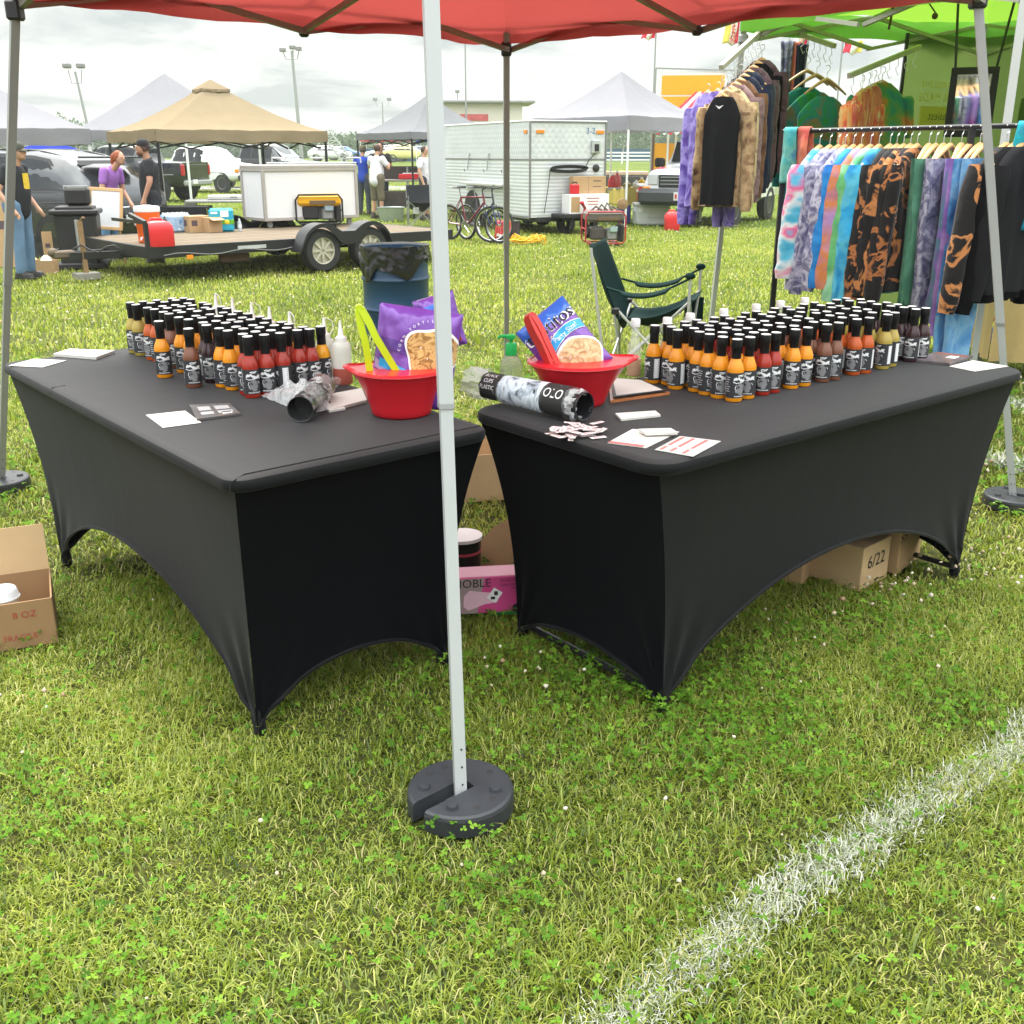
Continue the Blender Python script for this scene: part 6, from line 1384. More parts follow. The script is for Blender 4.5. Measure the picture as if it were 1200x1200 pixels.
def wheel(par, x, y, r, w, sg, rim=None, spokes=5, rr=.62):
    o = bpy.data.objects.new('wheel', None); COL.objects.link(o); o.parent = par; o.location = (x, y, r); X = Matrix.Rotation(PI / 2 * -sg, 4, 'X')
    b = MB(); b.lathe([(r * rr, -w / 2), (r * .9, -w / 2), (r * .98, -w * .38), (r, -w * .2), (r, w * .2), (r * .98, w * .38), (r * .9, w / 2), (r * rr, w / 2)], 32, X=X, caps=False); b.build('tyre', M_RUB(), o, 40)
    b = MB(); b.lathe([(r * rr, w * .46), (r * rr * .93, w * .44), (r * rr * .90, w * .25), (r * .15, w * .30), (0, w * .32)], 28, X=X, caps=False)
    for k in range(spokes): a = 2 * PI * k / spokes; b.box((math.cos(a) * r * rr * .52, math.sin(a) * r * rr * .52, w * .36), (r * rr * .86, r * .13, w * .10), .004, X=X @ Matrix.Translation((0, 0, 0)) @ Matrix.Identity(4) if False else X @ Matrix.Rotation(a, 4, 'Z') @ Matrix.Translation((r * rr * .52 - math.cos(a) * r * rr * .52, -math.sin(a) * r * rr * .52, 0)))
    b.build('rim', rim or M_RIM(), o, 40); b = MB(); b.lathe([(r * rr * .88, w * .20), (0, w * .20)], 20, X=X); b.build('wheel_well_shadow' if False else 'painted_well_shade', M_BLKS(), o); return o  # last disc is plain black, drawn in as the shade of the wheel well
def arches(par, xs_, yw, r, m_=None):
    for x in xs_:
        for sg in (-1, 1): b = MB(); b.lathe([(r * 1.16, -.03), (r * 1.16, .008), (0, .008)], 28, X=TRS(x, sg * yw, r * .98, 0, -sg * PI / 2)); b.build('wheel_arch', m_ or M_BLK(), par, 40)
def vehicle(label, cat, loc, rz, st, paint, wheels, r, panes, extra=None, name='parked_car', sc=1.0, rim=None, group=None, spokes=5, glass=None):
    t = thing(name, label, cat, loc, rz, group); t.scale = (sc,) * 3; B = Body(st); m_ = MB(); B.mesh(m_); m_.build('body', paint, t, 50)
    for sg in (-1, 1):
        for pn in panes: g = MB(); B.pane(g, *pn, sg, .010); w_ = g.build('window', glass or M_GLASSD(), t, 60); g = MB(); q = pn; B.pane(g, q[0] - .04, q[1] + .04, q[2] - .04, q[3] + .04, q[4] - .07, min(1.05, q[5] + .09), sg, .006); g.build('window_trim', M_BLK(), t, 60)
    wm = [s_ for s_ in st if s_[0] >= wheels[0]][0]; arches(t, wheels, max(s_[4] for s_ in st) - .010, r)
    for x in wheels:
        for sg in (-1, 1): wheel(t, x, sg * (max(s_[4] for s_ in st) - .10), r, .22, sg, rim, spokes)
    if extra: extra(t, B)
    return t
P_GREY = mat('car_paint_grey', (.050, .054, .060), .22, .5, .06, 2, coat=.8); P_WHT = mat('car_paint_white', (.72, .73, .75), .28, 0, .04, 2, coat=.7); P_BLK = mat('car_paint_black', (.012, .014, .016), .2, .2, .1, 2, coat=.8); P_DK = mat('car_paint_dark', (.020, .024, .030), .22, .3, .1, 2, coat=.8)
M_TAIL = mat('tail_lamp', (.42, .015, .02), .15, 0, .1, coat=.6); M_AMB = mat('amber_lens', (.75, .24, .02), .25, 0, .1); M_LAMP = mat('clear_lamp', (.55, .57, .58), .08, .2, .05, coat=.6); M_PLATE = mat('number_plate', (.66, .67, .66), .5, 0, .1)
# dark grey crossover, front is local +x
suv = [(-2.30, .42, .90, .96, .78, .76, .70), (-2.22, .34, 1.0, 1.08, .88, .84, .70), (-2.05, .30, 1.05, 1.28, .92, .90, .66), (-1.55, .26, 1.06, 1.58, .94, .93, .64), (-.9, .24, 1.04, 1.68, .94, .94, .63), (0, .24, 1.01, 1.70, .94, .94, .62), (.45, .24, 1.0, 1.66, .94, .94, .60), (1.05, .24, .99, 1.20, .94, .92, .62), (1.35, .25, .98, 1.04, .94, .90, .70), (2.0, .28, .90, .94, .92, .86, .66), (2.35, .36, .72, .76, .80, .74, .60)]
def suv_x(t, B):
    for sg in (-1, 1):
        for x in (-.35, .62): b = MB(); b.box(B.side(x, -.14, sg, .022), (.20, .02, .028), .008); b.build('door_handle', P_GREY, t)
        for (x, f0, f1) in ((-.62, -.95, 0), (.30, -.95, 0)): b = MB(); b.tube([B.side(x - .10 * (i / 8 if x < 0 else 0), f0 + (f1 - f0) * i / 8, sg, .002) for i in range(9)], .006, 5); b.build('door_gap', M_BLK(), t)
        b = MB(); b.tube([B.side(-2.1 + .25 * i, -.22 - .01 * i, sg, .001) for i in range(15)], .010, 6); b.build('crease', P_GREY, t)
        b = MB(); B.pane(b, -2.20, -1.75, -2.05, -1.80, -.25, -.02, sg, .008); b.build('tail_lamp', M_TAIL, t, 60)
        b = MB(); b.tube([B.side(-1.9 + .3 * i, 1.12 - .0, sg, -.10) for i in range(8)], .018, 6); b.build('roof_rail', M_BLK(), t)
    b = MB(); b.grid(12, 8, lambda u, v: (-2.06 + .38 * v - .012, (-.60 + 1.2 * u) * (1 - .1 * v), 1.13 + .40 * v + .0)); b.build('rear_window', M_GLASSD(), t, 60)
    b = MB(); b.grid(10, 4, lambda u, v: (-2.31 + .08 * v, -.60 + 1.2 * u, .80 + .14 * v)); b.build('tail_strip', mat('silver_trim', (.55, .56, .58), .25, .6), t, 60)
    b = MB(); b.box((-2.33, 0, .62), (.02, .52, .13), .004); b.build('number_plate', M_PLATE, t)
    b = MB(); b.box((-2.02, 0, 1.58), (.50, 1.16, .035), .015); b.build('roof_spoiler', P_GREY, t)
    b = MB(); b.box((0, 0, .32), (2.4, 1.90, .16), .03); b.build('sill_cladding', M_BLK(), t)
SUVP = [(-.62, .30, -.62, .26, .06, .93), (.34, 1.02, .31, .50, .06, .93), (-1.86, -.66, -1.22, -.66, .06, .90)]
rp = GG(156, 303); rz_ = R(157); fx = Vector((math.cos(rz_), math.sin(rz_), 0)); c_ = rp + fx * 2.3 * .97
vehicle('dark grey crossover car parked behind the man in the black shirt', 'car', (c_.x, c_.y + .35, gz(c_.y)), rz_, suv, P_GREY, (-1.35, 1.45), .36, SUVP, suv_x, sc=.97)
# pickups, front is local +x
def pick(h=0, bedtop=1.30, roof=1.86): return [(-2.75, .62, 1.28, bedtop, .90, .92, .90), (-2.6, .50, 1.28, bedtop, .97, .96, .92), (-1.15, .46, 1.28, bedtop, .98, .97, .92), (-1.10, .46, 1.26, 1.34, .98, .97, .90), (-1.0, .46, 1.26, roof - .08, .98, .97, .74), (-.7, .44, 1.25, roof, .98, .97, .74), (.35, .44, 1.22, roof, .98, .97, .72), (.60, .44, 1.22, roof - .08, .98, .96, .71), (1.10, .44, 1.21, 1.36, .98, .94, .74), (1.25, .44, 1.20, 1.25, .98, .92, .78), (2.3, .46, 1.08, 1.14, .96, .88, .76), (2.62, .52, .95, 1.0, .90, .84, .7), (2.72, .56, .85, .90, .84, .8, .66)]
def truck_x(lampm=None, paint=None):
    def f(t, B):
        b = MB(); b.box((2.70, 0, .62), (.16, 1.9, .20), .05); b.build('front_bumper', M_BLK(), t); b = MB(); b.box((-2.78, 0, .62), (.16, 1.86, .18), .04); b.build('rear_bumper', M_GREY(), t)
        b = MB(); b.box((2.70, 0, .92), (.05, 1.0, .22), .02); b.build('grille', M_BLK(), t); b = MB(); b.box((-2.765, 0, 1.0), (.03, 1.5, .46), .015); b.build('tailgate', paint, t)
        b = MB(); b.box((-2.86, .35, .66), (.02, .32, .15), .003); b.build('number_plate', M_PLATE, t)
        for sg in (-1, 1):
            b = MB(); b.box((2.60, sg * .72, .94), (.16, .32, .18), .03); b.build('headlamp', M_LAMP, t); b = MB(); b.box((2.56, sg * .90, .90), (.20, .06, .14), .02); b.build('indicator', M_AMB, t); b = MB(); b.box((-2.72, sg * .90, 1.05), (.12, .12, .36), .02); b.build('tail_lamp', M_TAIL, t)
            b = MB(); b.box((.92, sg * 1.08, 1.30), (.12, .20, .16), .04); b.build('wing_mirror', paint, t); b = MB(); b.box(B.side(-.35, -.12, sg, .02), (.18, .02, .03), .006); b.build('door_handle', paint, t)
            b = MB(); b.tube([B.side(x_, -.55, sg, .010) for x_ in (-2.4, -1.2, 0, 1.1, 2.0)], .014, 6); b.build('side_trim', M_GREY(), t)
            for x_ in (-.95, .95, .22): b = MB(); b.tube([B.side(x_, f_, sg, .003) for f_ in (-.9, -.6, -.3, 0)], .007, 5); b.build('door_gap', M_BLK(), t)
        b = MB(); b.grid(10, 6, lambda u, v: (lerp(1.13, .64, v) + .015, (-.72 + 1.44 * u) * lerp(1.02, .92, v), lerp(1.33, 1.75, v) + .012)); b.build('windscreen', mat('pale_glass', (.32, .38, .40), .06, 0, .1, spec=.9), t, 60)
        b = MB(); b.box((-1.03, 0, 1.58), (.03, 1.2, .34), .02); b.build('rear_window', M_GLASSD(), t)
    return f
TP = [(-.92, .14, -.90, .14, .08, .92), (.24, 1.05, .22, .58, .08, .92)]
TP2 = [(-.95, -.42, -.90, -.42, .10, .92), (-.36, .18, -.36, .18, .10, .92), (.26, 1.05, .24, .58, .10, .92)]
p = at(243, 214, 47.5); vehicle('white extended cab pickup truck parked behind the tan canopy', 'pickup truck', (p.x, p.y, gz(p.y)), R(-28), pick(), P_WHT, (-1.75, 1.75), .39, TP2, truck_x(None, P_WHT), name='pickup_truck')
p = at(150, 225, 38.5); vehicle('black pickup truck with its tailgate towards the white pickup', 'pickup truck', (p.x, p.y, gz(p.y)), R(168), pick(), P_BLK, (-1.75, 1.75), .41, TP, truck_x(None, P_BLK), name='pickup_truck', spokes=6)
p = at(318, 210, 53); vehicle('dark blue black pickup truck beyond the white pickup', 'pickup truck', (p.x, p.y, gz(p.y)), R(-20), pick(roof=1.92), P_DK, (-1.75, 1.75), .40, TP2, truck_x(None, P_DK), name='pickup_truck', sc=1.06)
p = at(772, 195, 88); vehicle('small white pickup truck far off beyond the yellow food stand', 'pickup truck', (p.x + 2.6, p.y, gz(p.y)), R(176), pick(), P_WHT, (-1.75, 1.75), .40, TP, truck_x(None, P_WHT), name='pickup_truck')
# white off roader nose behind the hoodies
offr = [(-2.2, .5, 1.15, 1.2, .9, .9, .8), (-2.1, .45, 1.2, 1.75, .95, .94, .78), (-.2, .42, 1.18, 1.82, .95, .94, .76), (.45, .42, 1.17, 1.78, .95, .94, .75), (.75, .42, 1.16, 1.30, .95, .93, .78), (.9, .42, 1.16, 1.22, .95, .92, .80), (1.8, .46, 1.08, 1.15, .93, .88, .78), (2.02, .5, 1.0, 1.06, .90, .84, .74), (2.08, .52, .9, .96, .88, .82, .7)]
M_BUMP = mat('dark_grey_bumper', (.045, .050, .054), .55, 0, .1)
def off_x(t, B):
    b = MB(); b.box((2.10, 0, .60), (.34, 1.94, .34), .10); b.build('front_bumper', M_BUMP, t); b = MB(); b.box((2.08, 0, .92), (.06, 1.10, .26), .03); g = b.build('grille', M_BLK(), t)
    for z in (.86, .93, 1.0): b = MB(); b.box((2.115, 0, z), (.01, 1.0, .018)); b.build('grille_bar', M_GREY(), g)
    b = MB(); b.box((2.28, .02, .62), (.015, .31, .16), .004); pl = b.build('number_plate', M_PLATE, t); b = MB(); b.box((2.289, -.085, .62), (.003, .05, .09)); b.build('plate_print', mat('plate_red', (.5, .08, .06), .6), pl); b = MB(); b.box((2.289, .05, .615), (.003, .17, .07)); b.build('plate_number', M_GREY(), pl)
    for sg in (-1, 1):
        b = MB(); b.box((2.05, sg * .68, .95), (.10, .24, .24), .05); b.build('headlamp', M_LAMP, t); b = MB(); b.box((2.04, sg * .82, .76), (.16, .18, .09), .02); b.build('indicator', M_AMB, t)
        b = MB(); b.box((.70, sg * 1.05, 1.28), (.16, .22, .20), .05); b.build('wing_mirror', M_BLK(), t)
    b = MB(); b.grid(10, 6, lambda u, v: (lerp(.80, .50, v) + .02, (-.74 + 1.48 * u), lerp(1.28, 1.70, v) + .012)); b.build('windscreen', M_GLASSD(), t, 60)
rz_ = R(-118); fx = Vector((math.cos(rz_), math.sin(rz_), 0)); p = GG(806, 266); c_ = p - fx * 2.15 + Vector((-.10, .1, 0))
vehicle('white off-road car with a dark bumper behind the purple hoodies', 'car', (c_.x, c_.y, gz(c_.y)), rz_, offr, P_WHT, (-1.35, 1.38), .39, [(-2.0, -.75, -1.9, -.75, .1, .9), (-.68, .66, -.68, .42, .1, .9)], off_x, sc=1.08)
# far parked cars as small things
far_st = [(-2.1, .4, .8, .85, .7, .7, .6), (-1.9, .3, .92, 1.0, .85, .84, .66), (-1.2, .28, .95, 1.40, .88, .86, .58), (.2, .26, .93, 1.44, .88, .86, .56), (1.0, .26, .90, 1.0, .88, .84, .66), (1.9, .32, .78, .84, .85, .78, .6), (2.1, .4, .66, .7, .75, .7, .55)]
for (px, D, col, lb_, rz_) in ((478, 95, (.62, .58, .22), 'pale yellow car parked far off under the grey canopy', 4), (455, 100, (.55, .57, .60), 'silver car far off left of the pale yellow car', 176), (502, 110, (.04, .10, .22), 'blue car far off behind the front canopy pole', 0), (388, 105, (.66, .67, .70), 'white car parked far off behind the dark pickup', 3), (405, 120, (.05, .14, .30), 'far dark blue car by the tree line', 0), (640, 125, (.6, .6, .62), 'far silver car beyond the camper trailer', 0)):
    p = at(px, 195, D); vehicle(lb_, 'car', (p.x, p.y, gz(p.y)), R(rz_), far_st, mat('far_paint_%d' % px, col, .3, 0, .05, coat=.5), (-1.25, 1.3), .33, [(-1.15, -.2, -1.0, -.2, .1, .9), (-.12, .75, -.12, .25, .1, .9)])
# ================================================================ other canopies
def tent(label, C, ez, ph, cloth, legm, val=.20, name='canopy_tent', vent=False, conv=1.25, truss=True, bar=None, legs=(0, 1, 2, 3), sag=.05, group=None, legoff=0.0, logo=None):
    t = thing(name, label, 'canopy tent', (0, 0, 0), 0, group); g0 = [Vector((c.x, c.y, 0)) for c in C]; base = gz(g0[0].y); cen = sum(g0, Vector()) / 4
    m_ = MB(); canopy_sheet(m_, g0, base + ez, ph, val, sag, 26, conv, .015); m_.build('canopy_top', cloth, t, 40)
    if vent:
        m_ = MB(); sub = [cen.lerp(c, .17) for c in g0]; canopy_sheet(m_, sub, base + ez + ph * .84, ph * .20, .05, 0, 8, 1.0); m_.build('vent_cap', cloth, t, 40)
    for k in legs:
        c = g0[k].lerp(cen, .02); o_ = (g0[k] - cen).normalized() * legoff; l = MB(); l.bar(Vector((c.x + o_.x, c.y + o_.y, base)), Vector((c.x, c.y, base + ez - .02)), .045); lg = l.build('leg', legm, t); l = MB(); l.box((c.x + o_.x, c.y + o_.y, base + .01), (.11, .11, .02)); l.build('foot_plate', legm, lg)
    if truss:
        for k in range(4): b = MB(); scissor(b, g0[k].lerp(cen, .07), g0[(k + 1) % 4].lerp(cen, .07), base + ez - .30, base + ez - .02, .028); b.build('truss', bar or legm, t)
    return t
def square(p0, p1, side=1):
    """corners from one side p0-p1, going away to the given side"""
    d = Vector((p1.x - p0.x, p1.y - p0.y, 0)); n = Vector((-d.y, d.x, 0)) * side; return [Vector((p0.x, p0.y, 0)), Vector((p1.x, p1.y, 0)), Vector((p1.x, p1.y, 0)) + n, Vector((p0.x, p0.y, 0)) + n]
M_BEIGE = fabric('beige_canopy_cloth', (.30, .24, .16), .25, .08); M_WCAN = fabric('white_canopy_cloth', (.315, .31, .34), .30, .05); M_GCANV = fabric('grey_canopy_cloth', (.21, .215, .23), .2, .08)
pf = at(183, 165, 18.6); tent('tan canopy with a vented peak and black legs over the cargo trailer', square(pf, at(384, 163, 20.4)), 1.98, .88, M_BEIGE, M_BLKS(), .20, vent=True, conv=1.35, sag=.06)
pA = at(107, 166, 21.5); tent('white canopy at the left edge behind the dark grey car', square(at(-175, 166, 19.8), pA), 2.05, 1.05, M_WCAN, M_WHITE(), .30, sag=.08, conv=1.15, bar=M_GREY())
pB = at(123, 166, 25.0); tent('tall white canopy with a sharp peak behind the tan canopy', square(at(88, 166, 25.4), at(218, 166, 24.4)), 2.10, 1.28, M_WCAN, M_WHITE(), .24, conv=1.1, bar=M_GREY())
pG_ = at(482, 160, 27.5); tent('grey canopy with black legs over the men at the cooking table', square(at(411, 158, 30.6), pG_)[::1] if False else [Vector((q.x, q.y, 0)) for q in (pG_, pG_ + Vector((2.3, 2.1, 0)), pG_ + Vector((2.3 - 1.75, 2.1 + 2.5, 0)), pG_ + Vector((-1.75, 2.5, 0)))], 2.10, 1.0, M_GCANV, M_BLKS(), .17, sag=.06, conv=1.4)
pW = at(737, 146, 24.4); tent('white canopy with a sharp peak right of the camper trailer', [Vector((q.x, q.y, 0)) for q in (pW, pW + Vector((2.12, 2.1, 0)), pW + Vector((0, 4.2, 0)), pW + Vector((-2.1, 2.1, 0)))], 2.38, 1.05, M_WCAN, M_WHITE(), .30, conv=1.3, bar=M_WHITE())
pb_ = at(44, 172, 33); tent('folding blue canopy with white trim beyond the dark grey car', [Vector((q.x, q.y, 0)) for q in (pb_ + Vector((-1, 0, 0)), pb_ + Vector((1, .3, 0)), pb_ + Vector((.7, 2.3, 0)), pb_ + Vector((-1.3, 2, 0)))], 1.65, .35, fabric('blue_canopy_cloth', (.03, .05, .42), .3), M_WHITE(), .08)
pr_ = at(422, 176, 105); tent('small red canopy far off beneath the grey canopy', square(pr_, pr_ + Vector((4.5, 0, 0))), 2.1, 1.1, fabric('red_far_cloth', (.55, .03, .03), .3), M_WHITE(), .3)
pr_ = at(487, 172, 80); tent('small blue canopy far off beside the front canopy pole', square(pr_, pr_ + Vector((4, 0, 0))), 2.1, 1.0, fabric('blue_far_cloth', (.03, .10, .50), .3), M_WHITE(), .3)
# ================================================================ flat trailer and its load
a0 = Vector((-4.62, 13.4, gz(13.4))); tang = R(41); tx_, ty_ = Vector((math.cos(tang), math.sin(tang), 0)), Vector((-math.sin(tang), math.cos(tang), 0))
TLEN, TWID, DZ = 4.9, 2.45, .46
trl = thing('flatbed_trailer', 'black flat trailer with a worn plank deck and two axles on the grass', 'trailer', a0, tang)
def tpt(px, py, z, D0=None):
    """point on the deck seen in a direction"""
    return G(px, py, z)
DKZ = a0.z + DZ
b = MB(); M_DECK = mat('weathered_planks', (.15, .112, .072), .85, 0, .35, 5, bump=.3, bscale=20, aniso=(.6, 9, 1))
for k in range(13): b.box((TLEN / 2, .08 + k * (TWID - .10) / 13 + .07, DZ - .02 + .002 * (k % 3)), (TLEN - .04, (TWID - .14) / 13 - .008, .036), .003)
b.build('plank_deck', M_DECK, trl, 30)
for (c, s) in (((TLEN / 2, .025, DZ - .07), (TLEN, .05, .15)), ((TLEN / 2, TWID - .025, DZ - .07), (TLEN, .05, .15)), ((.025, TWID / 2, DZ - .07), (.05, TWID - .1, .15)), ((TLEN - .025, TWID / 2, DZ - .07), (.05, TWID - .1, .15))): b = MB(); b.box(c, s, .006); b.build('frame_rail', M_BLKS(), trl)
for y0_ in (.45, 1.5): b = MB(); b.bar((1.2, y0_ + .25, DZ - .15), (-.58, TWID / 2 + (y0_ - .975) * .12, DZ - .15), .09); b.build('tongue', M_BLKS(), trl)
b = MB(); b.box((-.64, TWID / 2, DZ - .13), (.28, .14, .10), .02); b.ell((-.77, TWID / 2, DZ - .10), (.07, .06, .06)); b.build('coupler', mat('rusty_steel', (.13, .10, .07), .7, .2, .4, 14), trl)
b = MB(); b.bar((-.42, TWID / 2 - .12, .06), (-.42, TWID / 2 - .12, .75), .055); b.tube([(-.42, TWID / 2 - .12, .75), (-.42, TWID / 2 - .25, .80), (-.42, TWID / 2 - .32, .80)], .012, 6); b.build('jack', mat('rusty_brown', (.28, .18, .09), .7, .2, .4, 14), trl)
b = MB(); b.box((-.42, TWID / 2 - .12, .045), (.30, .22, .09), .005); b.build('jack_block', mat('concrete_block', (.25, .24, .21), .9, 0, .2, 20, bump=.3), trl)
b = MB(); b.bar((.02, .03, DZ), (.02, .03, DZ + .30), .05); b.bar((.02, .03, DZ + .30), (.02, .50, DZ + .38), .05); b.bar((.02, .03, DZ + .30), (.02, TWID * .45, DZ + .30), .04); b.build('front_stake', M_BLKS(), trl)
WX = (2.43, 3.22); WR = .295
M_TRIM = mat('cream_rim', (.46, .43, .35), .5, .2, .25, 20)
for x in WX:
    for sg, y in ((-1, -.13), (1, TWID + .13)): wheel(trl, x, y, WR, .19, sg, M_TRIM, 8, .62)
for sg, y in ((-1, -.14), (1, TWID + .14)):
    b = MB(); xs_ = [WX[0] - .40 + i * (WX[1] - WX[0] + .80) / 30 for i in range(31)]
    def fz(x):
        d = min(abs(x - WX[0]), abs(x - WX[1])); e = WX[0] < x < WX[1]
        z = WR + math.sqrt(max(0, .36 ** 2 - d ** 2)) if d < .36 else WR
        return max(z, WR + .24 if e else 0)
    rings = [[(x, y - .13, fz(x)), (x, y + .13, fz(x)), (x, y + .13, fz(x) + .016), (x, y - .13, fz(x) + .016)] for x in xs_]; b.loft(rings); 
    o = b.build('fender', M_BLKS(), trl, 40)
    b = MB(); top = [(x, fz(x) + .010) for x in xs_]; mid_ = [(x, fz(x) - .035 - (.13 * math.sin(PI * (x - WX[0]) / (WX[1] - WX[0])) if WX[0] < x < WX[1] else .0)) for x in xs_]
    b.loft([[(x, y - sg * -.135, z), (x, y - sg * -.128, z), (x, y - sg * -.128, z2), (x, y - sg * -.135, z2)] for (x, z), (_, z2) in zip(top, mid_)]); b.build('fender_skirt', M_BLKS(), o, 40)
    b = MB(); b.box(((WX[0] + WX[1]) / 2, y * .55 + TWID * .225, WR), (1.0, .08, .07), .01); b.build('axle_beam', M_BLKS(), trl)
for x, z in ((.55, .33), (2.18, .36)): b = MB(); b.box((x, -.008, DZ - .15 if x < 1 else DZ - .10), (.09, .02, .055), .008); b.build('marker_lamp', M_AMB, trl)
b = MB(); b.box((1.45, -.003, DZ - .07), (.42, .006, .045)); b.build('name_plate', mat('grey_lettering', (.42, .43, .44), .6, 0, .5, 60), trl)
b = MB(); b.box((1.3, .25, DZ - .22), (.42, .10, .10), .005); b.build('under_box', mat('brown_steel', (.12, .07, .05), .8, .1, .3), trl)
b = MB(); b.tube([(.2 + .16 * i, -.012, DZ - .11 + .022 * math.sin(i * 1.1)) for i in range(22)], .007, 5); b.build('lamp_cable', mat('grey_cable', (.22, .22, .21), .6), trl)
b = MB(); b.tube([(-.55 + .09 * i, 1.1 - .05 * i, DZ - .06 + .05 * math.sin(i * 1.7)) for i in range(12)], .012, 5); b.build('cable', M_BLK(), trl)
# lower trailer stuff: winch in front of the deck
# load
def on(px, py): return G(px, py, DKZ)
p = on(172, 285); t = thing('drink_cooler', 'orange round drink cooler with a white lid on the trailer deck', 'drink cooler', p + Vector((0, .14, 0)))
M_ORG = mat('orange_plastic', (.75, .12, .012), .4, 0, .06)
b = MB(); b.lathe([(0, 0), (.135, 0), (.145, .01), (.150, .20), (.156, .21), (.160, .40), (0, .40)], 30); b.build('cooler_body', M_ORG, t, 40); b = MB(); b.lathe([(.166, .395), (.170, .41), (.168, .45), (.15, .465), (0, .47)], 30); l = b.build('lid', M_PRW, t, 40); b = MB(); b.box((0, 0, .475), (.12, .05, .02), .008); b.build('lid_grip', M_GREY(), l)
b = MB(); b.tube([(-.155, 0, .36), (-.185, 0, .30), (-.165, 0, .22)], .016, 6); b.build('handle', M_PRW, t); b = MB(); b.tube([(-.05, -.145, .07), (-.05, -.19, .07), (-.05, -.19, .04)], .013, 6); b.build('tap', M_PRW, t)
def gascan(p, rz, label, w, d, h, m_, group=None, par=None):
    t = thing('fuel_can', label, 'fuel can', p, rz, group)
    b = MB(); b.loft([[(math.copysign(abs(math.cos(a)) ** .35, math.cos(a)) * w / 2 * k, math.copysign(abs(math.sin(a)) ** .35, math.sin(a)) * d / 2 * k, z) for a in [2 * PI * (i + .5) / 28 for i in range(28)]] for k, z in ((.94, 0), (1, .02), (1, h * .60), (.96, h * .74), (.80, h * .86), (.5, h * .93))]); b.build('can_body', m_, t, 50)
    b = MB(); b.tube([(-w * .28, 0, h * .84), (-w * .22, 0, h * 1.0), (w * .10, 0, h * 1.0), (w * .20, 0, h * .88)], .018, 8); b.build('handle', m_, t, 50)
    b = MB(); b.lathe([(.03, h * .86), (.032, h * .92), (.026, h * .95), (.014, h * 1.0), (.010, h * 1.08), (0, h * 1.08)], 14, c=(w * .26, 0, 0)); b.build('spout', M_BLK(), t, 40); return t
M_REDC = mat('red_can_plastic', (.62, .022, .030), .38, 0, .08, coat=.2)
p = on(183, 289); gascan(p + Vector((.03, .06, 0)), R(28), 'large red fuel can in front of the orange cooler on the trailer', .36, .24, .34, M_REDC)
# bottled water packs, boxes, blue pack
p = on(203, 273); t = thing('water_pack', 'shrink wrapped pack of water bottles beside the orange cooler', 'water pack', p + Vector((0, .18, 0)), tang); M_WAT = dye('water_pack_film', [(.10, .22, .45), (.40, .52, .66), (.20, .34, .56), (.62, .68, .74)], 12, .5, 3, rough=.2)
b = MB(); b.box((0, 0, .13), (.40, .28, .26), .03); b.build('wrapped_bottles', M_WAT, t); 
for i in range(5):
    for j in range(3): b = MB(); b.lathe([(.025, .25), (.014, .272), (.014, .285), (0, .285)], 10, c=(-.15 + .075 * i, -.09 + .09 * j, 0)); b.build('bottle_cap', M_PRW, t)
p = on(226, 273); t = thing('cardboard_box', 'brown carton with dark printed squares beside the water pack on the trailer', 'cardboard box', p + Vector((0, .2, 0)), tang); b = MB(); b.box((0, 0, .12), (.34, .30, .24), .004); b.build('carton', M_CARD(), t); 
for x in (-.09, .09): b = MB(); b.box((x, -.1515, .14), (.09, .002, .08)); b.build('print', mat('brown_print_dark', (.09, .06, .07), .8), t)
b = MB(); b.box((-.1715, 0, .14), (.002, .12, .09)); b.build('print', mat('brown_print_dark', (.09, .06, .07), .8), t)
p = on(244, 273); t = thing('cardboard_box', 'torn brown carton next to the blue wrapped pack on the trailer', 'cardboard box', p + Vector((0, .18, 0)), tang + .2); b = MB(); b.box((0, 0, .11), (.24, .24, .22), .004); b.build('carton', M_CARD(), t); b = MB(); b.box((0, -.1, .235), (.22, .10, .006), X=TRS(0, 0, 0, 0, .3)); b.build('flap', M_CARDI(), t)
p = on(258, 272); t = thing('towel_pack', 'turquoise wrapped pack with a green lemon band on the trailer', 'paper pack', p + Vector((0, .14, 0)), R(14)); M_TQ = mat('turquoise_film', (.02, .34, .50), .3, 0, .15, 9, coat=.3, bump=.3, bscale=30)
b = MB(); b.box((0, 0, .17), (.36, .24, .34), .03); b.build('pack_body', M_TQ, t); b = MB(); b.box((0, -.001, .145), (.362, .243, .085), .012); g = b.build('green_band', mat('lemon_green', (.12, .38, .03), .4), t)
for x in (-.11, .08): b = MB(); b.lathe([(.036, 0), (.03, .004), (0, .005)], 16, X=TRS(x, -.1225, .145, 0, PI / 2)); b.build('lemon_print', mat('lemon_yellow', (.75, .60, .03), .4), g)
b = MB(); b.box((.05, -.121, .265), (.12, .003, .09)); b.build('bar_panel', M_PRW, t); b = MB(); b.box((-.10, -.121, .28), (.10, .003, .03)); b.build('print', M_PRW, t)
p = on(281, 271); t = thing('water_bottle', 'single clear water bottle standing on the trailer planks', 'water bottle', p + Vector((0, .02, 0))); b = MB(); b.lathe([(0, 0), (.03, 0), (.031, .11), (.022, .15), (.012, .165), (.012, .175)], 14); b.build('bottle_body', mat('clear_bottle', (.7, .76, .8), .1, 0, .05, alpha=.55), t, 40); b = MB(); b.lathe([(.0315, .05), (.0315, .10)], 14, caps=False); b.build('label', M_PRW, t, 40); b = MB(); b.lathe([(.0135, .17), (.0135, .187), (0, .187)], 12); b.build('cap', M_PRW, t, 40)
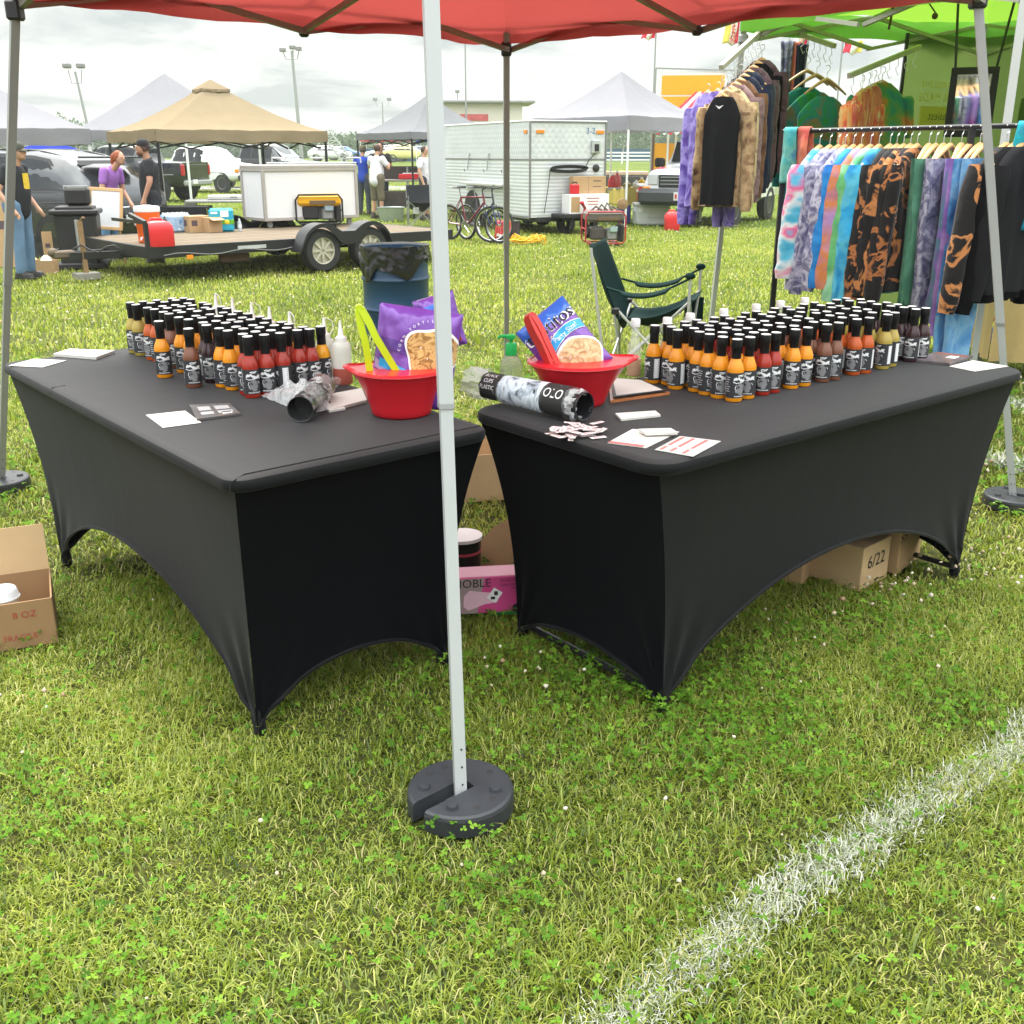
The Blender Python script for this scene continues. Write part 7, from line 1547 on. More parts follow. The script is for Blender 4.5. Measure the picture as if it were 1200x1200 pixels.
# insulated white box on castors
pc = G(312, 268, DKZ); ib = thing('insulated_box', 'white insulated box with metal edges on castors on the trailer', 'storage box', (pc.x, pc.y, DKZ), R(40)); BL_, BW_, BH_ = 1.71, .74, .80
b = MB(); b.box((BL_ / 2, BW_ / 2, .11 + BH_ / 2), (BL_ - .02, BW_ - .02, BH_ - .02)); b.build('panel_body', mat('white_panel', (.70, .70, .72), .35, 0, .04), ib)
M_EDGE = mat('edge_trim', (.42, .39, .37), .4, .4, .1)
for (c, s) in [((x, y, .11 + BH_ / 2), (.05, .05, BH_)) for x in (.012, BL_ - .012) for y in (.012, BW_ - .012)] + [((BL_ / 2, y, z), (BL_ - .06, .05, .05)) for y in (.012, BW_ - .012) for z in (.135, .085 + BH_)] + [((x, BW_ / 2, z), (.05, BW_ - .06, .05)) for x in (.012, BL_ - .012) for z in (.135, .085 + BH_)]: b = MB(); b.box(c, s, .004); b.build('edge_trim', M_EDGE, ib)
b = MB(); b.box((BL_ / 2, BW_ / 2, .11 + BH_ + .02), (BL_ + .03, BW_ + .03, .05), .008); b.build('lid', M_EDGE, ib)
for x in (.12, BL_ - .12):
    for y in (.10, BW_ - .10): b = MB(); b.lathe([(.045, -.016), (.045, .016)], 16, X=TRS(x, y, .047, 0, PI / 2)); b.box((x, y, .09), (.07, .05, .03), .004); b.build('castor', M_GREY(), ib)
rr_ = thing('roof_frame', 'thin metal frame lying on top of the white insulated box', 'metal frame', (pc.x, pc.y, DKZ + .11 + BH_ + .047), R(40)); b = MB()
for y in (.15, .6): b.tube([(.4, y, .02), (BL_ + .1, y, .02)], .014, 6); 
for x in (.5, 1.2, 1.9): b.tube([(x, .15, .02), (x, .15, .10), (x, .6, .10), (x, .6, .02)], .012, 6)
b.build('frame_tubes', M_ALU, rr_)
# yellow generator
def generator(label, p, rz, w, d, h, frame, top, block, tank_top=True):
    t = thing('generator', label, 'generator', p, rz); r_ = .016
    for y in (-d / 2, d / 2): b = MB(); b.tube([(-w / 2 + .06, y, .05), (-w / 2, y, .10), (-w / 2, y, h - .08), (-w / 2 + .06, y, h), (-w / 2 + .16, y, h), (w / 2 - .16, y, h), (w / 2 - .06, y, h), (w / 2, y, h - .08), (w / 2, y, .10), (w / 2 - .06, y, .05)], r_, 8, closed=True); b.build('frame_loop', frame, t)
    for x, z in ((-w / 2, h * .5), (w / 2, h * .5), (-w / 2 + .1, .05), (w / 2 - .1, .05)): b = MB(); b.tube([(x, -d / 2, z), (x, d / 2, z)], r_ * .8, 8); b.build('frame_bar', frame, t)
    b = MB(); b.box((0, 0, h - .085), (w * .98, d * .86, .19), .05); tk = b.build('fuel_tank', top, t); b = MB(); b.lathe([(.035, h - .03), (.035, h + .0), (0, h + .005)], 14, c=(.1, 0, 0)); b.build('fuel_cap', M_BLK(), tk)
    b = MB(); b.box((.06, -d * .44, h - .12), (w * .56, .02, .06), .006); b.build('vent_panel', mat('brown_vent', (.14, .09, .05), .6), t)
    b = MB(); b.box((-.13, -.02, .22), (.27, d * .7, .22), .03); b.build('alternator', block, t); b = MB(); b.box((.14, 0, .20), (.20, d * .6, .20), .03); en = b.build('engine_block', M_GREY(), t)
    b = MB(); b.lathe([(.055, -.02), (.055, .02)], 18, X=TRS(-.32, -.05, .22, 0, 0, PI / 2)); b.box((.16, -d * .32, .29), (.15, .09, .11), .03); b.build('air_filter', mat('pale_blue_chrome', (.45, .58, .66), .2, .5), en); b = MB(); b.box((.31, 0, .22), (.09, d * .7, .30), .025); b.build('muffler', M_BLK(), t)
    b = MB(); b.lathe([(.10, -.02), (.10, .02), (.05, .03)], 20, X=TRS(-.30, -.02, .22, 0, 0, PI / 2)); b.build('recoil_starter', M_BLK(), t, 40)
    for x in (-w * .3, w * .3): b = MB(); b.box((x, 0, .025), (.08, d * .8, .05), .01); b.build('foot', M_BLK(), t)
    return t
p = on(371, 266); generator('yellow topped portable generator on the trailer in front of the white box', p + Vector((0, .25, 0)), R(14), .74, .50, .50, M_BLKS(), mat('generator_yellow', (.80, .42, .008), .35, 0, .06, coat=.3), M_BLK())
# black table setup and grey folding table behind the trailer
M_BCLOTH = mat('black_drape', (.012, .013, .016), .9, 0, .2, 10, bump=.4, bscale=14)
p = at(203, 228, 18.3); t = thing('draped_table', 'low table under a black drape behind the water packs', 'table', (p.x, p.y, gz(p.y)), R(8)); b = MB(); b.box((0, 0, .72), (1.15, .7, .03), .01); b.build('tabletop', M_BCLOTH, t); b = MB(); b.grid(40, 8, lambda u, v: (-.58 + 1.16 * u, -.36 + .03 * math.sin(u * 40) * v, .735 - .70 * v)); b.grid(14, 8, lambda u, v: (.585 + .02 * math.sin(u * 30) * v, -.35 + .7 * u, .735 - .7 * v)); b.build('drape', M_BCLOTH, t, 60)
p = at(262, 226, 18.9); t = thing('folding_table', 'grey folding table standing left of the white insulated box', 'table', (p.x, p.y, gz(p.y)), R(8)); M_FT = mat('grey_table', (.36, .36, .34), .6, 0, .1); b = MB(); b.box((0, 0, .80), (1.25, .70, .045), .015); b.build('tabletop', M_FT, t); b = MB(); b.box((-.55, -.30, .52), (.20, .02, .5), .005); b.build('side_panel', M_FT, t)
for x in (-.52, .52): b = MB(); b.tube([(x, -.28, 0), (x, -.28, .78), (x, .28, .78), (x, .28, 0)], .014, 6); b.build('table_leg', M_GREY(), t)
b = MB(); b.tube([(-.5, -.28, .70), (-.1, -.28, .40)], .012, 6); b.build('brace', M_GREY(), t)
t2 = thing('equipment_case', 'pale grey moulded case lying on the grey folding table', 'case', (p.x + .15, p.y, gz(p.y) + .823), R(8)); b = MB(); b.box((.05, 0, .04), (.9, .5, .08), .03); b.build('case_body', mat('pale_case', (.50, .50, .48), .5), t2); b = MB(); b.box((.05, -.25, .05), (.12, .02, .03), .006); b.build('handle', M_GREY(), t2)
# easel board, black bins, leaning boards at the left
p = at(124, 269, 15.9); t = thing('easel_board', 'white board in a light wood frame leaning behind the trailer tongue', 'white board', (p.x, p.y, 0), R(-6)); tilt = TRS(0, 0, p.z, R(0), R(-10), R(3)); zt_ = at(120, 222, 13.9).z
w_, h_ = .52, .60; b = MB(); b.box((0, .0, h_ / 2), (w_ - .06, .012, h_ - .06), X=tilt); b.build('board', mat('board_white', (.68, .70, .73), .3), t)
for (c, s) in (((0, -.003, h_ - .02), (w_, .025, .045)), ((0, -.003, .02), (w_, .025, .045)), ((-w_ / 2 + .02, -.003, h_ / 2), (.045, .025, h_ - .08)), ((w_ / 2 - .02, -.003, h_ / 2), (.045, .025, h_ - .08))): b = MB(); b.box(c, s, .003, X=tilt); b.build('frame_bar', M_WOODL(), t)
for x in (-.2, .2): b = MB(); b.bar((x, .02, p.z + .02), (x, .10, gz(p.y)), .03); b.build('prop_leg', M_WOODL(), t)
p = GG(90, 317); t = thing('tool_bin', 'black rolling tool bin with a wide lid in front of the dark grey car', 'storage bin', (p.x - .02, p.y + .30, gz(p.y)), R(14)); b = MB(); b.box((0, 0, .42), (.52, .46, .70), .03, taper=1.12); b.build('bin_body', M_BLK(), t)
b = MB(); b.box((0, 0, .80), (.66, .58, .07), .02); b.box((0, 0, .85), (.50, .44, .05), .02); b.build('lid', M_BLK(), t); b = MB(); b.box((.02, -.27, .45), (.05, .03, .5), .01); b.build('front_rib', M_GREY(), t)
for x in (-.22, .22): b = MB(); b.lathe([(.09, -.03), (.09, .03)], 18, X=TRS(x, .2, .09, 0, 0, PI / 2)); b.build('wheel', M_RUB(), t)
b = MB(); b.box((0, 0, .05), (.70, .5, .1), .03); b.build('base_tray', M_BLK(), t)
t2 = thing('tool_case', 'black case with a grey rim standing on the black tool bin', 'tool case', (p.x - .02, p.y + .30, gz(p.y) + .876), R(14)); b = MB(); b.box((.05, 0, .13), (.34, .22, .25), .04); b.build('case_body', M_BLK(), t2); b = MB(); b.tube([(-.11, -.1, .235), (-.11, -.1, .27), (.21, -.1, .27), (.21, -.1, .235)], .012, 6); b.build('handle', M_GREY(), t2)
p = GG(34, 305); t = thing('foam_board', 'black curved board standing between the man in jeans and the black bin', 'board', (p.x + .06, p.y + .3, gz(p.y)), R(-10)); b = MB(); b.prism([(-.10, 0), (.16, 0), (.10, .3), (.08, .62), (-.16, .62), (-.14, .3)], -.02, .02, X=TRS(0, 0, 0, 0, PI / 2 - .12)); b.build('board', M_BLK(), t, 0); b = MB(); b.box((-.04, .09, .622), (.25, .045, .012)); b.build('white_edge', M_PRW, t)
p = GG(52, 322); openbox('cardboard_box', 'small open carton with white bags inside by the trailer coupler', Vector((p.x, p.y + .1, 0)), R(6), .27, .2, .19, M_CARD(), M_CARDI(), [('l', 50, .08)]); t = thing('plastic_bag', 'crumpled white bag in the small open carton by the trailer coupler', 'bag', (p.x, p.y + .1, gz(p.y) + .10), 0); b = MB(); b.grid(16, 10, lambda u, v: ((.07 + .03 * math.sin(u * 22)) * math.cos(2 * PI * u) * math.sin(PI * v * .5 + .1), (.06 + .02 * math.sin(u * 17)) * math.sin(2 * PI * u) * math.sin(PI * v * .5 + .1), .15 * math.cos(PI * v * .5) + .02 * fbm(u * 9, v * 9))); b.build('bag_body', M_PRW, t, 60)
for i, (px, w_, h_, lb_) in enumerate(((-8, .45, 1.0, 'tall brown cardboard sheet leaning by the left canopy leg'), (12, .25, .55, 'shorter brown cardboard sheet behind the man in jeans'), (44, .14, .5, 'narrow brown board between the jeans and the black curved board'))):
    p = GG(px, 316); t = thing('cardboard_sheet', lb_, 'cardboard', (p.x, p.y + .35 + .05 * i, gz(p.y)), R(10 * i)); b = MB(); b.box((0, 0, h_ / 2), (w_, .02, h_), .002, X=TRS(0, 0, 0, 0, -.12)); b.build('sheet', M_CARD(), t); b = MB(); b.box((0, -.0112, h_ * .6), (w_ * .5, .001, h_ * .12), X=TRS(0, 0, 0, 0, -.12)); b.build('print', mat('brown_print_dark', (.09, .06, .07), .8), t)
p = GG(128, 302); t = thing('winch_engine', 'small greasy winch engine sitting on the trailer tongue', 'engine', (p.x + .05, p.y + .35, gz(p.y) + .40), tang); b = MB(); b.lathe([(.13, -.12), (.15, -.08), (.15, .08), (.10, .13)], 18, X=TRS(0, 0, .16, 0, 0, PI / 2)); b.build('drum', mat('greasy_steel', (.10, .095, .08), .6, .3, .4, 14), t, 40); b = MB(); b.box((.02, .14, .14), (.4, .2, .26), .04); b.build('engine_block', M_BLK(), t); b = MB(); b.tube([(-.1, -.12, .2), (0, -.2, .32), (.15, -.16, .3), (.25, -.05, .1)], .018, 6); b.build('hose', M_GREY(), t)
# cooking corner under the grey canopy
p = at(478, 228, 28.4); t = thing('cooking_table', 'dark slatted cooking counter under the grey canopy', 'counter', (p.x, p.y, gz(p.y)), R(5)); b = MB(); b.box((0, 0, .92), (1.7, .7, .05), .01); b.build('countertop', mat('worn_counter', (.28, .26, .23), .7), t); b = MB(); b.box((0, .30, 1.10), (1.8, .04, .34), .01); b.build('back_board', mat('dark_brown_board', (.045, .035, .03), .7), t)
for x in (-.8, 0, .8): b = MB(); b.bar((x, -.3, 0), (x, -.3, .9), .05); b.bar((x, .3, 0), (x, .3, 1.25), .05); b.build('table_leg', M_GREY(), t)
b = MB(); b.box((0, 0, .45), (1.6, .6, .4), .02); b.build('shelf_load', mat('dark_crates', (.06, .05, .045), .8, 0, .6, 6), t)
t2 = thing('red_tray', 'red box on the dark cooking counter', 'tray', (p.x + .05, p.y - .15, gz(p.y) + .948), 0); b = MB(); b.box((0, 0, .07), (.5, .3, .13), .02); b.build('box_body', M_RED(), t2); b = MB(); b.box((.05, 0, .15), (.4, .26, .02), .006); b.build('lid', M_PRW, t2)
p = at(459, 262, 26.6); t = thing('steel_tub', 'galvanised tub on the ground beside the man in shorts', 'tub', (p.x, p.y, gz(p.y))); b = MB(); b.lathe([(0, .0), (.28, 0), (.33, .32), (.345, .33), (.32, .32), (.27, .02)], 28); b.build('tub_body', mat('galvanised', (.40, .44, .44), .4, .6, .15), t, 40); b = MB(); b.tube([(-.33, 0, .25), (-.38, 0, .22), (-.33, 0, .19)], .012, 6); b.build('handle', M_GREY(), t)
p = GG(493, 266); chair('folding_chair', 'black folding camping chair half behind the front canopy pole', (p.x, p.y + .2, gz(p.y)), R(12), mat('black_canvas', (.012, .013, .018), .8, 0, .2, 10), M_GREY(), 1.05)
# ================================================================ camper trailer with bikes
pc = GG(621, 276); ca = R(116); cx_, cy__ = Vector((math.cos(ca), math.sin(ca), 0)), Vector((math.cos(ca - PI / 2), math.sin(ca - PI / 2), 0))
CO = Vector((math.sin(ca), -math.cos(ca), 0)) * 1.75
cmp_ = thing('camper_trailer', 'white ribbed camper trailer with hooks and amber lamps, bicycles against its side', 'trailer', (pc.x + CO.x, pc.y + .15 + CO.y, gz(pc.y)), ca)
CLn, CWd, CZ0, CZ1 = 4.6, 1.75, .34, 2.19     # local x runs along the side away from us, -y is the nose
def siding(name, diamonds):
    m, nt, b = nodes(name); N, L = nt.nodes, nt.links; tc = N.new('ShaderNodeTexCoord'); b.inputs['Base Color'].default_value = (.60, .63, .65, 1); b.inputs['Roughness'].default_value = .32; b.inputs['Metallic'].default_value = .15
    nz = N.new('ShaderNodeTexNoise'); nz.inputs['Scale'].default_value = 2.2; L.new(tc.outputs['Object'], nz.inputs['Vector']); mx = N.new('ShaderNodeMix'); mx.data_type = 'RGBA'; mx.inputs[6].default_value = (.52, .55, .57, 1); mx.inputs[7].default_value = (.68, .70, .72, 1); L.new(nz.outputs['Fac'], mx.inputs[0]); L.new(mx.outputs[2], b.inputs['Base Color'])
    bp = N.new('ShaderNodeBump'); bp.inputs['Strength'].default_value = .22; bp.inputs['Distance'].default_value = .02
    def wave(rot, sc):
        mp = N.new('ShaderNodeMapping'); mp.inputs['Rotation'].default_value = rot; L.new(tc.outputs['Object'], mp.inputs[0]); wv = N.new('ShaderNodeTexWave'); wv.bands_direction = 'Z'; wv.inputs['Scale'].default_value = sc; wv.inputs['Distortion'].default_value = .15; L.new(mp.outputs[0], wv.inputs['Vector']); return wv.outputs['Fac']
    if diamonds:
        a = wave((R(52), R(52), 0), 4.2); c = wave((R(-52), R(-52), 0), 4.2); mm = N.new('ShaderNodeMath'); mm.operation = 'MAXIMUM'; L.new(a, mm.inputs[0]); L.new(c, mm.inputs[1]); L.new(mm.outputs[0], bp.inputs['Height'])
    else: L.new(wave((0, 0, 0), 4.4), bp.inputs['Height'])
    L.new(bp.outputs[0], b.inputs['Normal']); return m
M_SID, M_DIA = siding('ribbed_siding', False), siding('quilted_siding', True)
ZS = 1.47
b = MB(); b.box((CLn / 2, CWd / 2, (CZ0 + ZS) / 2), (CLn, CWd, ZS - CZ0)); b.build('lower_wall', M_SID, cmp_)
b = MB(); b.prism([(0, ZS), (CLn, ZS), (CLn, CZ1 - .1), (CLn - .3, CZ1), (0, CZ1)], -CWd, 0, X=TRS(0, 0, 0, 0, PI / 2)); b.build('upper_wall', M_DIA, cmp_, 0)
b = MB(); b.box((CLn / 2, CWd / 2, CZ1 + .015), (CLn + .04, CWd + .04, .03), .008); b.build('roof', M_WHITE(), cmp_)
M_SEAM = mat('seam_trim', (.20, .20, .20), .5, .2, .1)
for (c, s) in (((-.006, CWd + .006, (CZ0 + CZ1) / 2), (.035, .035, CZ1 - CZ0)), ((-.006, -.006, (CZ0 + CZ1) / 2), (.035, .035, CZ1 - CZ0)), ((CLn / 2, CWd + .004, ZS), (CLn, .016, .03)), ((-.004, CWd / 2, ZS), (.016, CWd, .03)), ((CLn / 2, CWd + .006, CZ0), (CLn, .02, .05)), ((-.006, CWd / 2, CZ1), (.03, CWd, .035))): b = MB(); b.box(c, s, .003); b.build('seam_trim', M_SEAM, cmp_)
for (x, y, sx, sy) in ((.20, CWd + .012, .14, .02), (-.012, CWd - .22, .02, .18), (-.012, .14, .02, .18)): b = MB(); b.box((x, y, 2.0), (sx, sy, .065), .008); b.build('marker_lamp', M_AMB, cmp_)
b = MB(); b.text('3-2', .17, Matrix.Translation((-.010, .36, 2.02)) @ Matrix.Rotation(-PI / 2, 4, 'Z') @ Matrix.Rotation(PI / 2, 4, 'X')); b.build('fleet_number', mat('blue_grey_print', (.10, .20, .34), .6), cmp_, 0, fixn=False)
b = MB(); b.box((-.04, .25, 1.72), (.07, .20, .26), .015); g = b.build('socket_box', mat('grey_box', (.42, .44, .44), .5), cmp_); b = MB(); b.box((-.082, .25, 1.70), (.02, .10, .14), .01); b.build('socket', M_BLK(), g)
b = MB(); b.tube([(-.05, .25, 1.60), (-.05, .42, 1.45), (-.06, .50, 1.32)], .010, 6); b.build('power_lead', M_BLK(), cmp_)
b = MB(); 
for k in range(4): b.tube([(-.06 - .02 * k, .50 + .43 * math.sin(a) + .40, 1.27 + .05 * math.cos(a) + .012 * k) for a in [2 * PI * i / 20 for i in range(20)]], .016, 6, closed=True)
b.build('coiled_cable', M_BLK(), cmp_, 60); b = MB(); b.tube([(-.05, 1.32, 1.25), (-.04, 1.36, .9), (-.05, 1.45, .42)], .008, 5); b.build('hanging_cable', M_BLK(), cmp_)
b = MB(); b.lathe([(.075, 0), (.075, .03), (.05, .05), (0, .05)], 20, X=TRS(-.002, .22, 1.30, 0, 0, -PI / 2)); b.build('round_vent', M_BLK(), cmp_, 40)
for x in (1.05, 1.95, 3.0): b = MB(); b.tube([(x, CWd + .01, ZS + .12), (x, CWd + .04, ZS), (x + .03, CWd + .05, ZS - .22), (x - .05, CWd + .16, ZS - .26), (x - .06, CWd + .18, ZS - .20)], .012, 6); b.build('wall_hook', M_GREY(), cmp_)
b = MB(); b.box((2.1, CWd + .09, .95), (2.2, .16, .05), .006); b.build('fold_down_shelf', mat('shelf_grey', (.48, .48, .46), .5), cmp_)
b = MB(); b.lathe([(.46, -.03), (.46, .012), (0, .012)], 26, arc=None, X=TRS(2.9, CWd - .004, .34, 0, -PI / 2)); b.build('wheel_arch', M_BLK(), cmp_, 40)
for y, sg in ((CWd - .12, 1), (.12, -1)):
    for x in (2.55, 3.3): wheel(cmp_, x, y, .33, .2, sg)
for y in (.45, 1.0): b = MB(); b.lathe([(.19, -.08), (.21, -.05), (.21, .05), (.19, .08), (.09, .08), (.09, -.08)], 24, X=TRS(-.16, y, .22, R(20), PI / 2), caps=False); b.build('tongue_tyre', M_RUB(), cmp_, 40)
b = MB(); b.box((-.26, .72, .38), (.48, 1.1, .08), .01); b.build('tongue_frame', M_BLKS(), cmp_)
b = MB(); b.box((CLn / 2, CWd / 2, .30), (CLn, CWd - .3, .10)); b.build('chassis', M_BLKS(), cmp_)
# load on the tongue
def loc2w(x, y, z): q = Matrix.Rotation(ca, 3, 'Z') @ Vector((x, y, 0)); return Vector((pc.x + CO.x + q.x, pc.y + .15 + CO.y + q.y, gz(pc.y) + z))
yaw_n = ca - PI / 2
o = thing('white_carton', 'white carton with red text and a brown side on the camper tongue', 'carton', loc2w(-.30, .62, .421), yaw_n); b = MB(); b.box((0, 0, .19), (.92, .34, .38), .004); b.build('carton', M_PRW, o); b = MB(); b.box((-.33, -.1712, .18), (.20, .002, .30)); b.build('brown_panel', M_CARD(), o)
for k, s in enumerate(('DEEP CLEAN', 'SUNDAY FRESH', 'THE LEMON DROP')): b = MB(); b.box((.08, -.1712, .30 - .06 * k), (.30 - .03 * k, .0016, .018)); b.build('print_line', mat('red_print', (.45, .12, .12), .6), o)
o = thing('cardboard_box', 'wide flat brown carton leaning on the camper nose above the white carton', 'cardboard box', loc2w(-.20, .52, .803), yaw_n); b = MB(); b.box((0, 0, .17), (.78, .16, .34), .003); b.build('carton', M_CARD(), o); b = MB(); b.box((-.02, -.0808, .17), (.006, .001, .34)); b.box((.18, -.0808, .25), (.18, .001, .02)); b.box((.18, -.0808, .14), (.2, .001, .015)); b.build('print', mat('brown_print_dark', (.09, .06, .07), .8), o)
o = thing('red_case', 'small red plastic case in front of the wide brown carton', 'case', loc2w(-.36, .92, .803), yaw_n); b = MB(); b.box((0, 0, .10), (.20, .10, .19), .02); b.build('case_body', M_RED(), o); b = MB(); b.tube([(-.06, 0, .19), (-.05, 0, .23), (.05, 0, .23), (.06, 0, .19)], .012, 6); b.build('handle', M_BLK(), o)
o = thing('tongue_jack', 'red topped jack handle standing on the camper tongue', 'jack', loc2w(-.56, .80, .36), yaw_n); b = MB(); b.tube([(0, 0, 0), (.02, 0, .18), (-.04, 0, .26)], .03, 8); b.build('jack_post', mat('maroon_paint', (.22, .02, .03), .4), o); b = MB(); b.ell((-.05, 0, .28), (.05, .04, .035)); b.build('jack_knob', M_RED(), o)
p = GG(708, 289); generator('red framed open generator on the grass by the camper tongue', Vector((p.x, p.y + .3, gz(p.y))), R(4), .72, .55, .60, mat('red_frame', (.35, .03, .03), .45, .1, .2, 10), mat('dusty_tank', (.13, .11, .10), .6, 0, .3), mat('engine_dark', (.07, .06, .055), .6, .2, .4, 10))
t = thing('scrap_pile', 'heap of hoses and tools lying on top of the red generator', 'tools', (p.x + .06, p.y + .3, gz(p.y) + .60), 0); b = MB()
for k in range(5): b.tube([(-.3 + .12 * k, 0, .0), (-.2 + .1 * k, .05, .08 + .03 * (k % 3)), (-.1 + .1 * k, -.05, .02)], .02, 6)
b.build('hoses', mat('dirty_hose', (.10, .07, .06), .7, 0, .5), t); b = MB(); b.lathe([(.10, -.03), (.10, .03), (.03, .05)], 16, X=TRS(.28, 0, .12, 0, PI / 2)); b.build('reel', mat('rusty_brown', (.28, .18, .09), .7), t)
def bike(label, p, rz, frame, steer=0.0):
    t = thing('bicycle', label, 'bicycle', p, rz, None); r = .335; RW, FW = Vector((-.52, 0, r)), Vector((.53, 0, r)); BB, ST, HT = Vector((-.08, 0, .29)), Vector((-.22, 0, .80)), Vector((.34, 0, .82))
    def bw(c, a):
        o = bpy.data.objects.new('wheel', None); COL.objects.link(o); o.parent = t; o.location = c; o.rotation_euler = (0, 0, a); b = MB(); b.lathe([(r - .045, -.018), (r - .012, -.024), (r, 0), (r - .012, .024), (r - .045, .018)], 36, X=TRS(0, 0, 0, 0, PI / 2), caps=False); b.build('tyre', M_RUB(), o, 60); b = MB(); b.lathe([(r - .06, -.012), (r - .046, -.016), (r - .046, .016), (r - .06, .012)], 36, X=TRS(0, 0, 0, 0, PI / 2), caps=False); b.build('rim', M_CHROME(), o, 60); b = MB()
        for k in range(18): a2 = 2 * PI * k / 18; b.tube([(0, .02 * (-1) ** k, 0), ((r - .05) * math.cos(a2), 0, (r - .05) * math.sin(a2))], .0016, 4)
        b.tube([(0, -.045, 0), (0, .045, 0)], .018, 8); b.build('spokes', M_CHROME(), o); return o
    bw(RW, 0); bw(FW, steer); b = MB()
    for a, c, q in ((BB, ST, .017), (ST, HT, .017), (BB, HT - Vector((-.01, 0, .10)), .020), (HT + Vector((-.015, 0, .05)), HT + Vector((.03, 0, -.14)), .020)): b.tube([a, c], q, 8)
    for s in (-.05, .05): b.tube([BB + Vector((0, s * .6, 0)), RW + Vector((0, s, 0))], .010, 6); b.tube([ST + Vector((0, s * .3, -.03)), RW + Vector((0, s, 0))], .009, 6)
    b.build('frame', frame, t); b = MB(); 
    for s in (-.05, .05): b.tube([HT + Vector((.03, s, -.14)), FW + Vector((0, s, 0))], .014, 6)
    b.build('fork', mat('blue_fork', (.04, .05, .14), .4, .2), t); b = MB(); b.tube([HT + Vector((-.02, 0, .05)), HT + Vector((-.03, 0, .13)), HT + Vector((.05, 0, .16))], .014, 6); b.tube([HT + Vector((.02, -.29, .20)), HT + Vector((.05, -.08, .16)), HT + Vector((.05, .08, .16)), HT + Vector((.02, .29, .20))], .012, 6); b.build('handlebar', M_BLKS(), t)
    b = MB(); b.tube([ST, ST + Vector((-.03, 0, .16))], .012, 6); b.build('seat_post', M_GREY(), t); b = MB(); b.loft([[(x, y * w, .985 + z) for y, z in ((-1, -.02), (-.6, .02), (.6, .02), (1, -.02))] for x, w in ((-.37, .075), (-.28, .07), (-.18, .035), (-.10, .02))]); b.build('saddle', M_BLK(), t, 60)
    b = MB(); b.lathe([(.09, -.004), (.09, .004), (.06, .006)], 20, X=TRS(BB.x, -.06, BB.z, 0, PI / 2)); b.tube([(BB.x, -.07, BB.z), (BB.x + .12, -.08, BB.z - .12), (BB.x + .16, -.13, BB.z - .12)], .010, 6); b.build('crank', M_CHROME(), t); return t
p = GG(551, 283); bike('red mountain bicycle leaning against the camper side', Vector((p.x, p.y, gz(p.y))), R(-38), mat('bike_red', (.16, .02, .03), .35, .1, .1, coat=.4), .5)
p = GG(571, 285); bike('dark bicycle standing in front of the red one at the camper', Vector((p.x - .10, p.y + .35, gz(p.y))), R(-52), mat('bike_dark', (.03, .03, .05), .35, .1, .1, coat=.4), .3)
p = GG(590, 282); t = thing('red_bag', 'red fabric cooler bag on the grass behind the bicycles', 'bag', (p.x, p.y + .3, gz(p.y)), R(-10)); b = MB(); b.box((0, 0, .18), (.34, .22, .36), .03, taper=.8); b.build('bag_body', M_RED(), t); b = MB(); b.box((-.03, -.115, .06), (.22, .02, .05), X=TRS(0, 0, 0, 0, 0, .3)); b.build('pale_stripe', M_PRW, t)
p = GG(602, 278); t = thing('battery_box', 'dark box on the grass beside the red cooler bag', 'box', (p.x, p.y + .3, gz(p.y)), R(-10)); b = MB(); b.box((0, 0, .14), (.22, .22, .28), .01); b.build('box_body', mat('dark_maroon_box', (.05, .035, .04), .6), t); b = MB(); b.box((0, 0, .29), (.24, .24, .03), .008); b.build('lid', M_BLK(), t)
p = GG(617, 287); t = thing('extension_cord', 'yellow extension cord coiled in a tangle on the grass', 'cord', (p.x, p.y + .12, gz(p.y))); b = MB(); pts = []
for k in range(230): a = k * .33; rr = .17 + .07 * math.sin(k * .071) + .03 * fbm(k * .13, 2); pts.append((rr * 1.35 * math.cos(a) + .08 * math.sin(k * .045), rr * .8 * math.sin(a) + .03, .02 + .20 * abs(fbm(k * .21, 7)) + .05 * (k / 230)))
b.tube(pts, .011, 5); b.build('cord', mat('yellow_cord', (.80, .42, .01), .5, 0, .1), t, 60)
# ================================================================ food stand and coolers to the right
def coolerbox(label, p, rz, w, d, h, body, lidm, base=0, wheels=False):
    t = thing('ice_chest', label, 'cooler', p, rz); b = MB(); b.box((0, 0, h * .42), (w, d, h * .84), .03, taper=1.03); b.build('chest_body', body, t); b = MB(); b.box((0, 0, h * .92), (w * 1.05, d * 1.06, h * .16), .03); b.build('lid', lidm, t)
    for s in (-1, 1): b = MB(); b.box((s * w * .52, 0, h * .62), (.03, d * .5, .06), .01); b.build('handle', lidm, t)
    b = MB(); b.box((-w * .36, -d * .52, h * .70), (.10, .02, .12), .01); b.build('latch', M_PRW, t); b = MB(); b.box((w * .1, -d * .515, h * .35), (w * .5, .012, .05), .005); b.build('logo_strip', mat('dull_strip', (.35, .05, .06) if body == M_RED() else (.5, .5, .5), .5), t); return t
p = GG(766, 264); p.y += .3; g0 = gz(p.y); coolerbox('white ice chest on the grass under the red one', Vector((p.x - .03, p.y, g0)), R(4), .80, .45, .50, mat('cooler_white', (.58, .60, .60), .45, 0, .06), mat('cooler_white', (.58, .60, .60), .45))
coolerbox('red and white ice chest stacked on the white one', Vector((p.x + .03, p.y, g0 + .502)), R(2), .78, .44, .42, M_RED(), M_PRW)
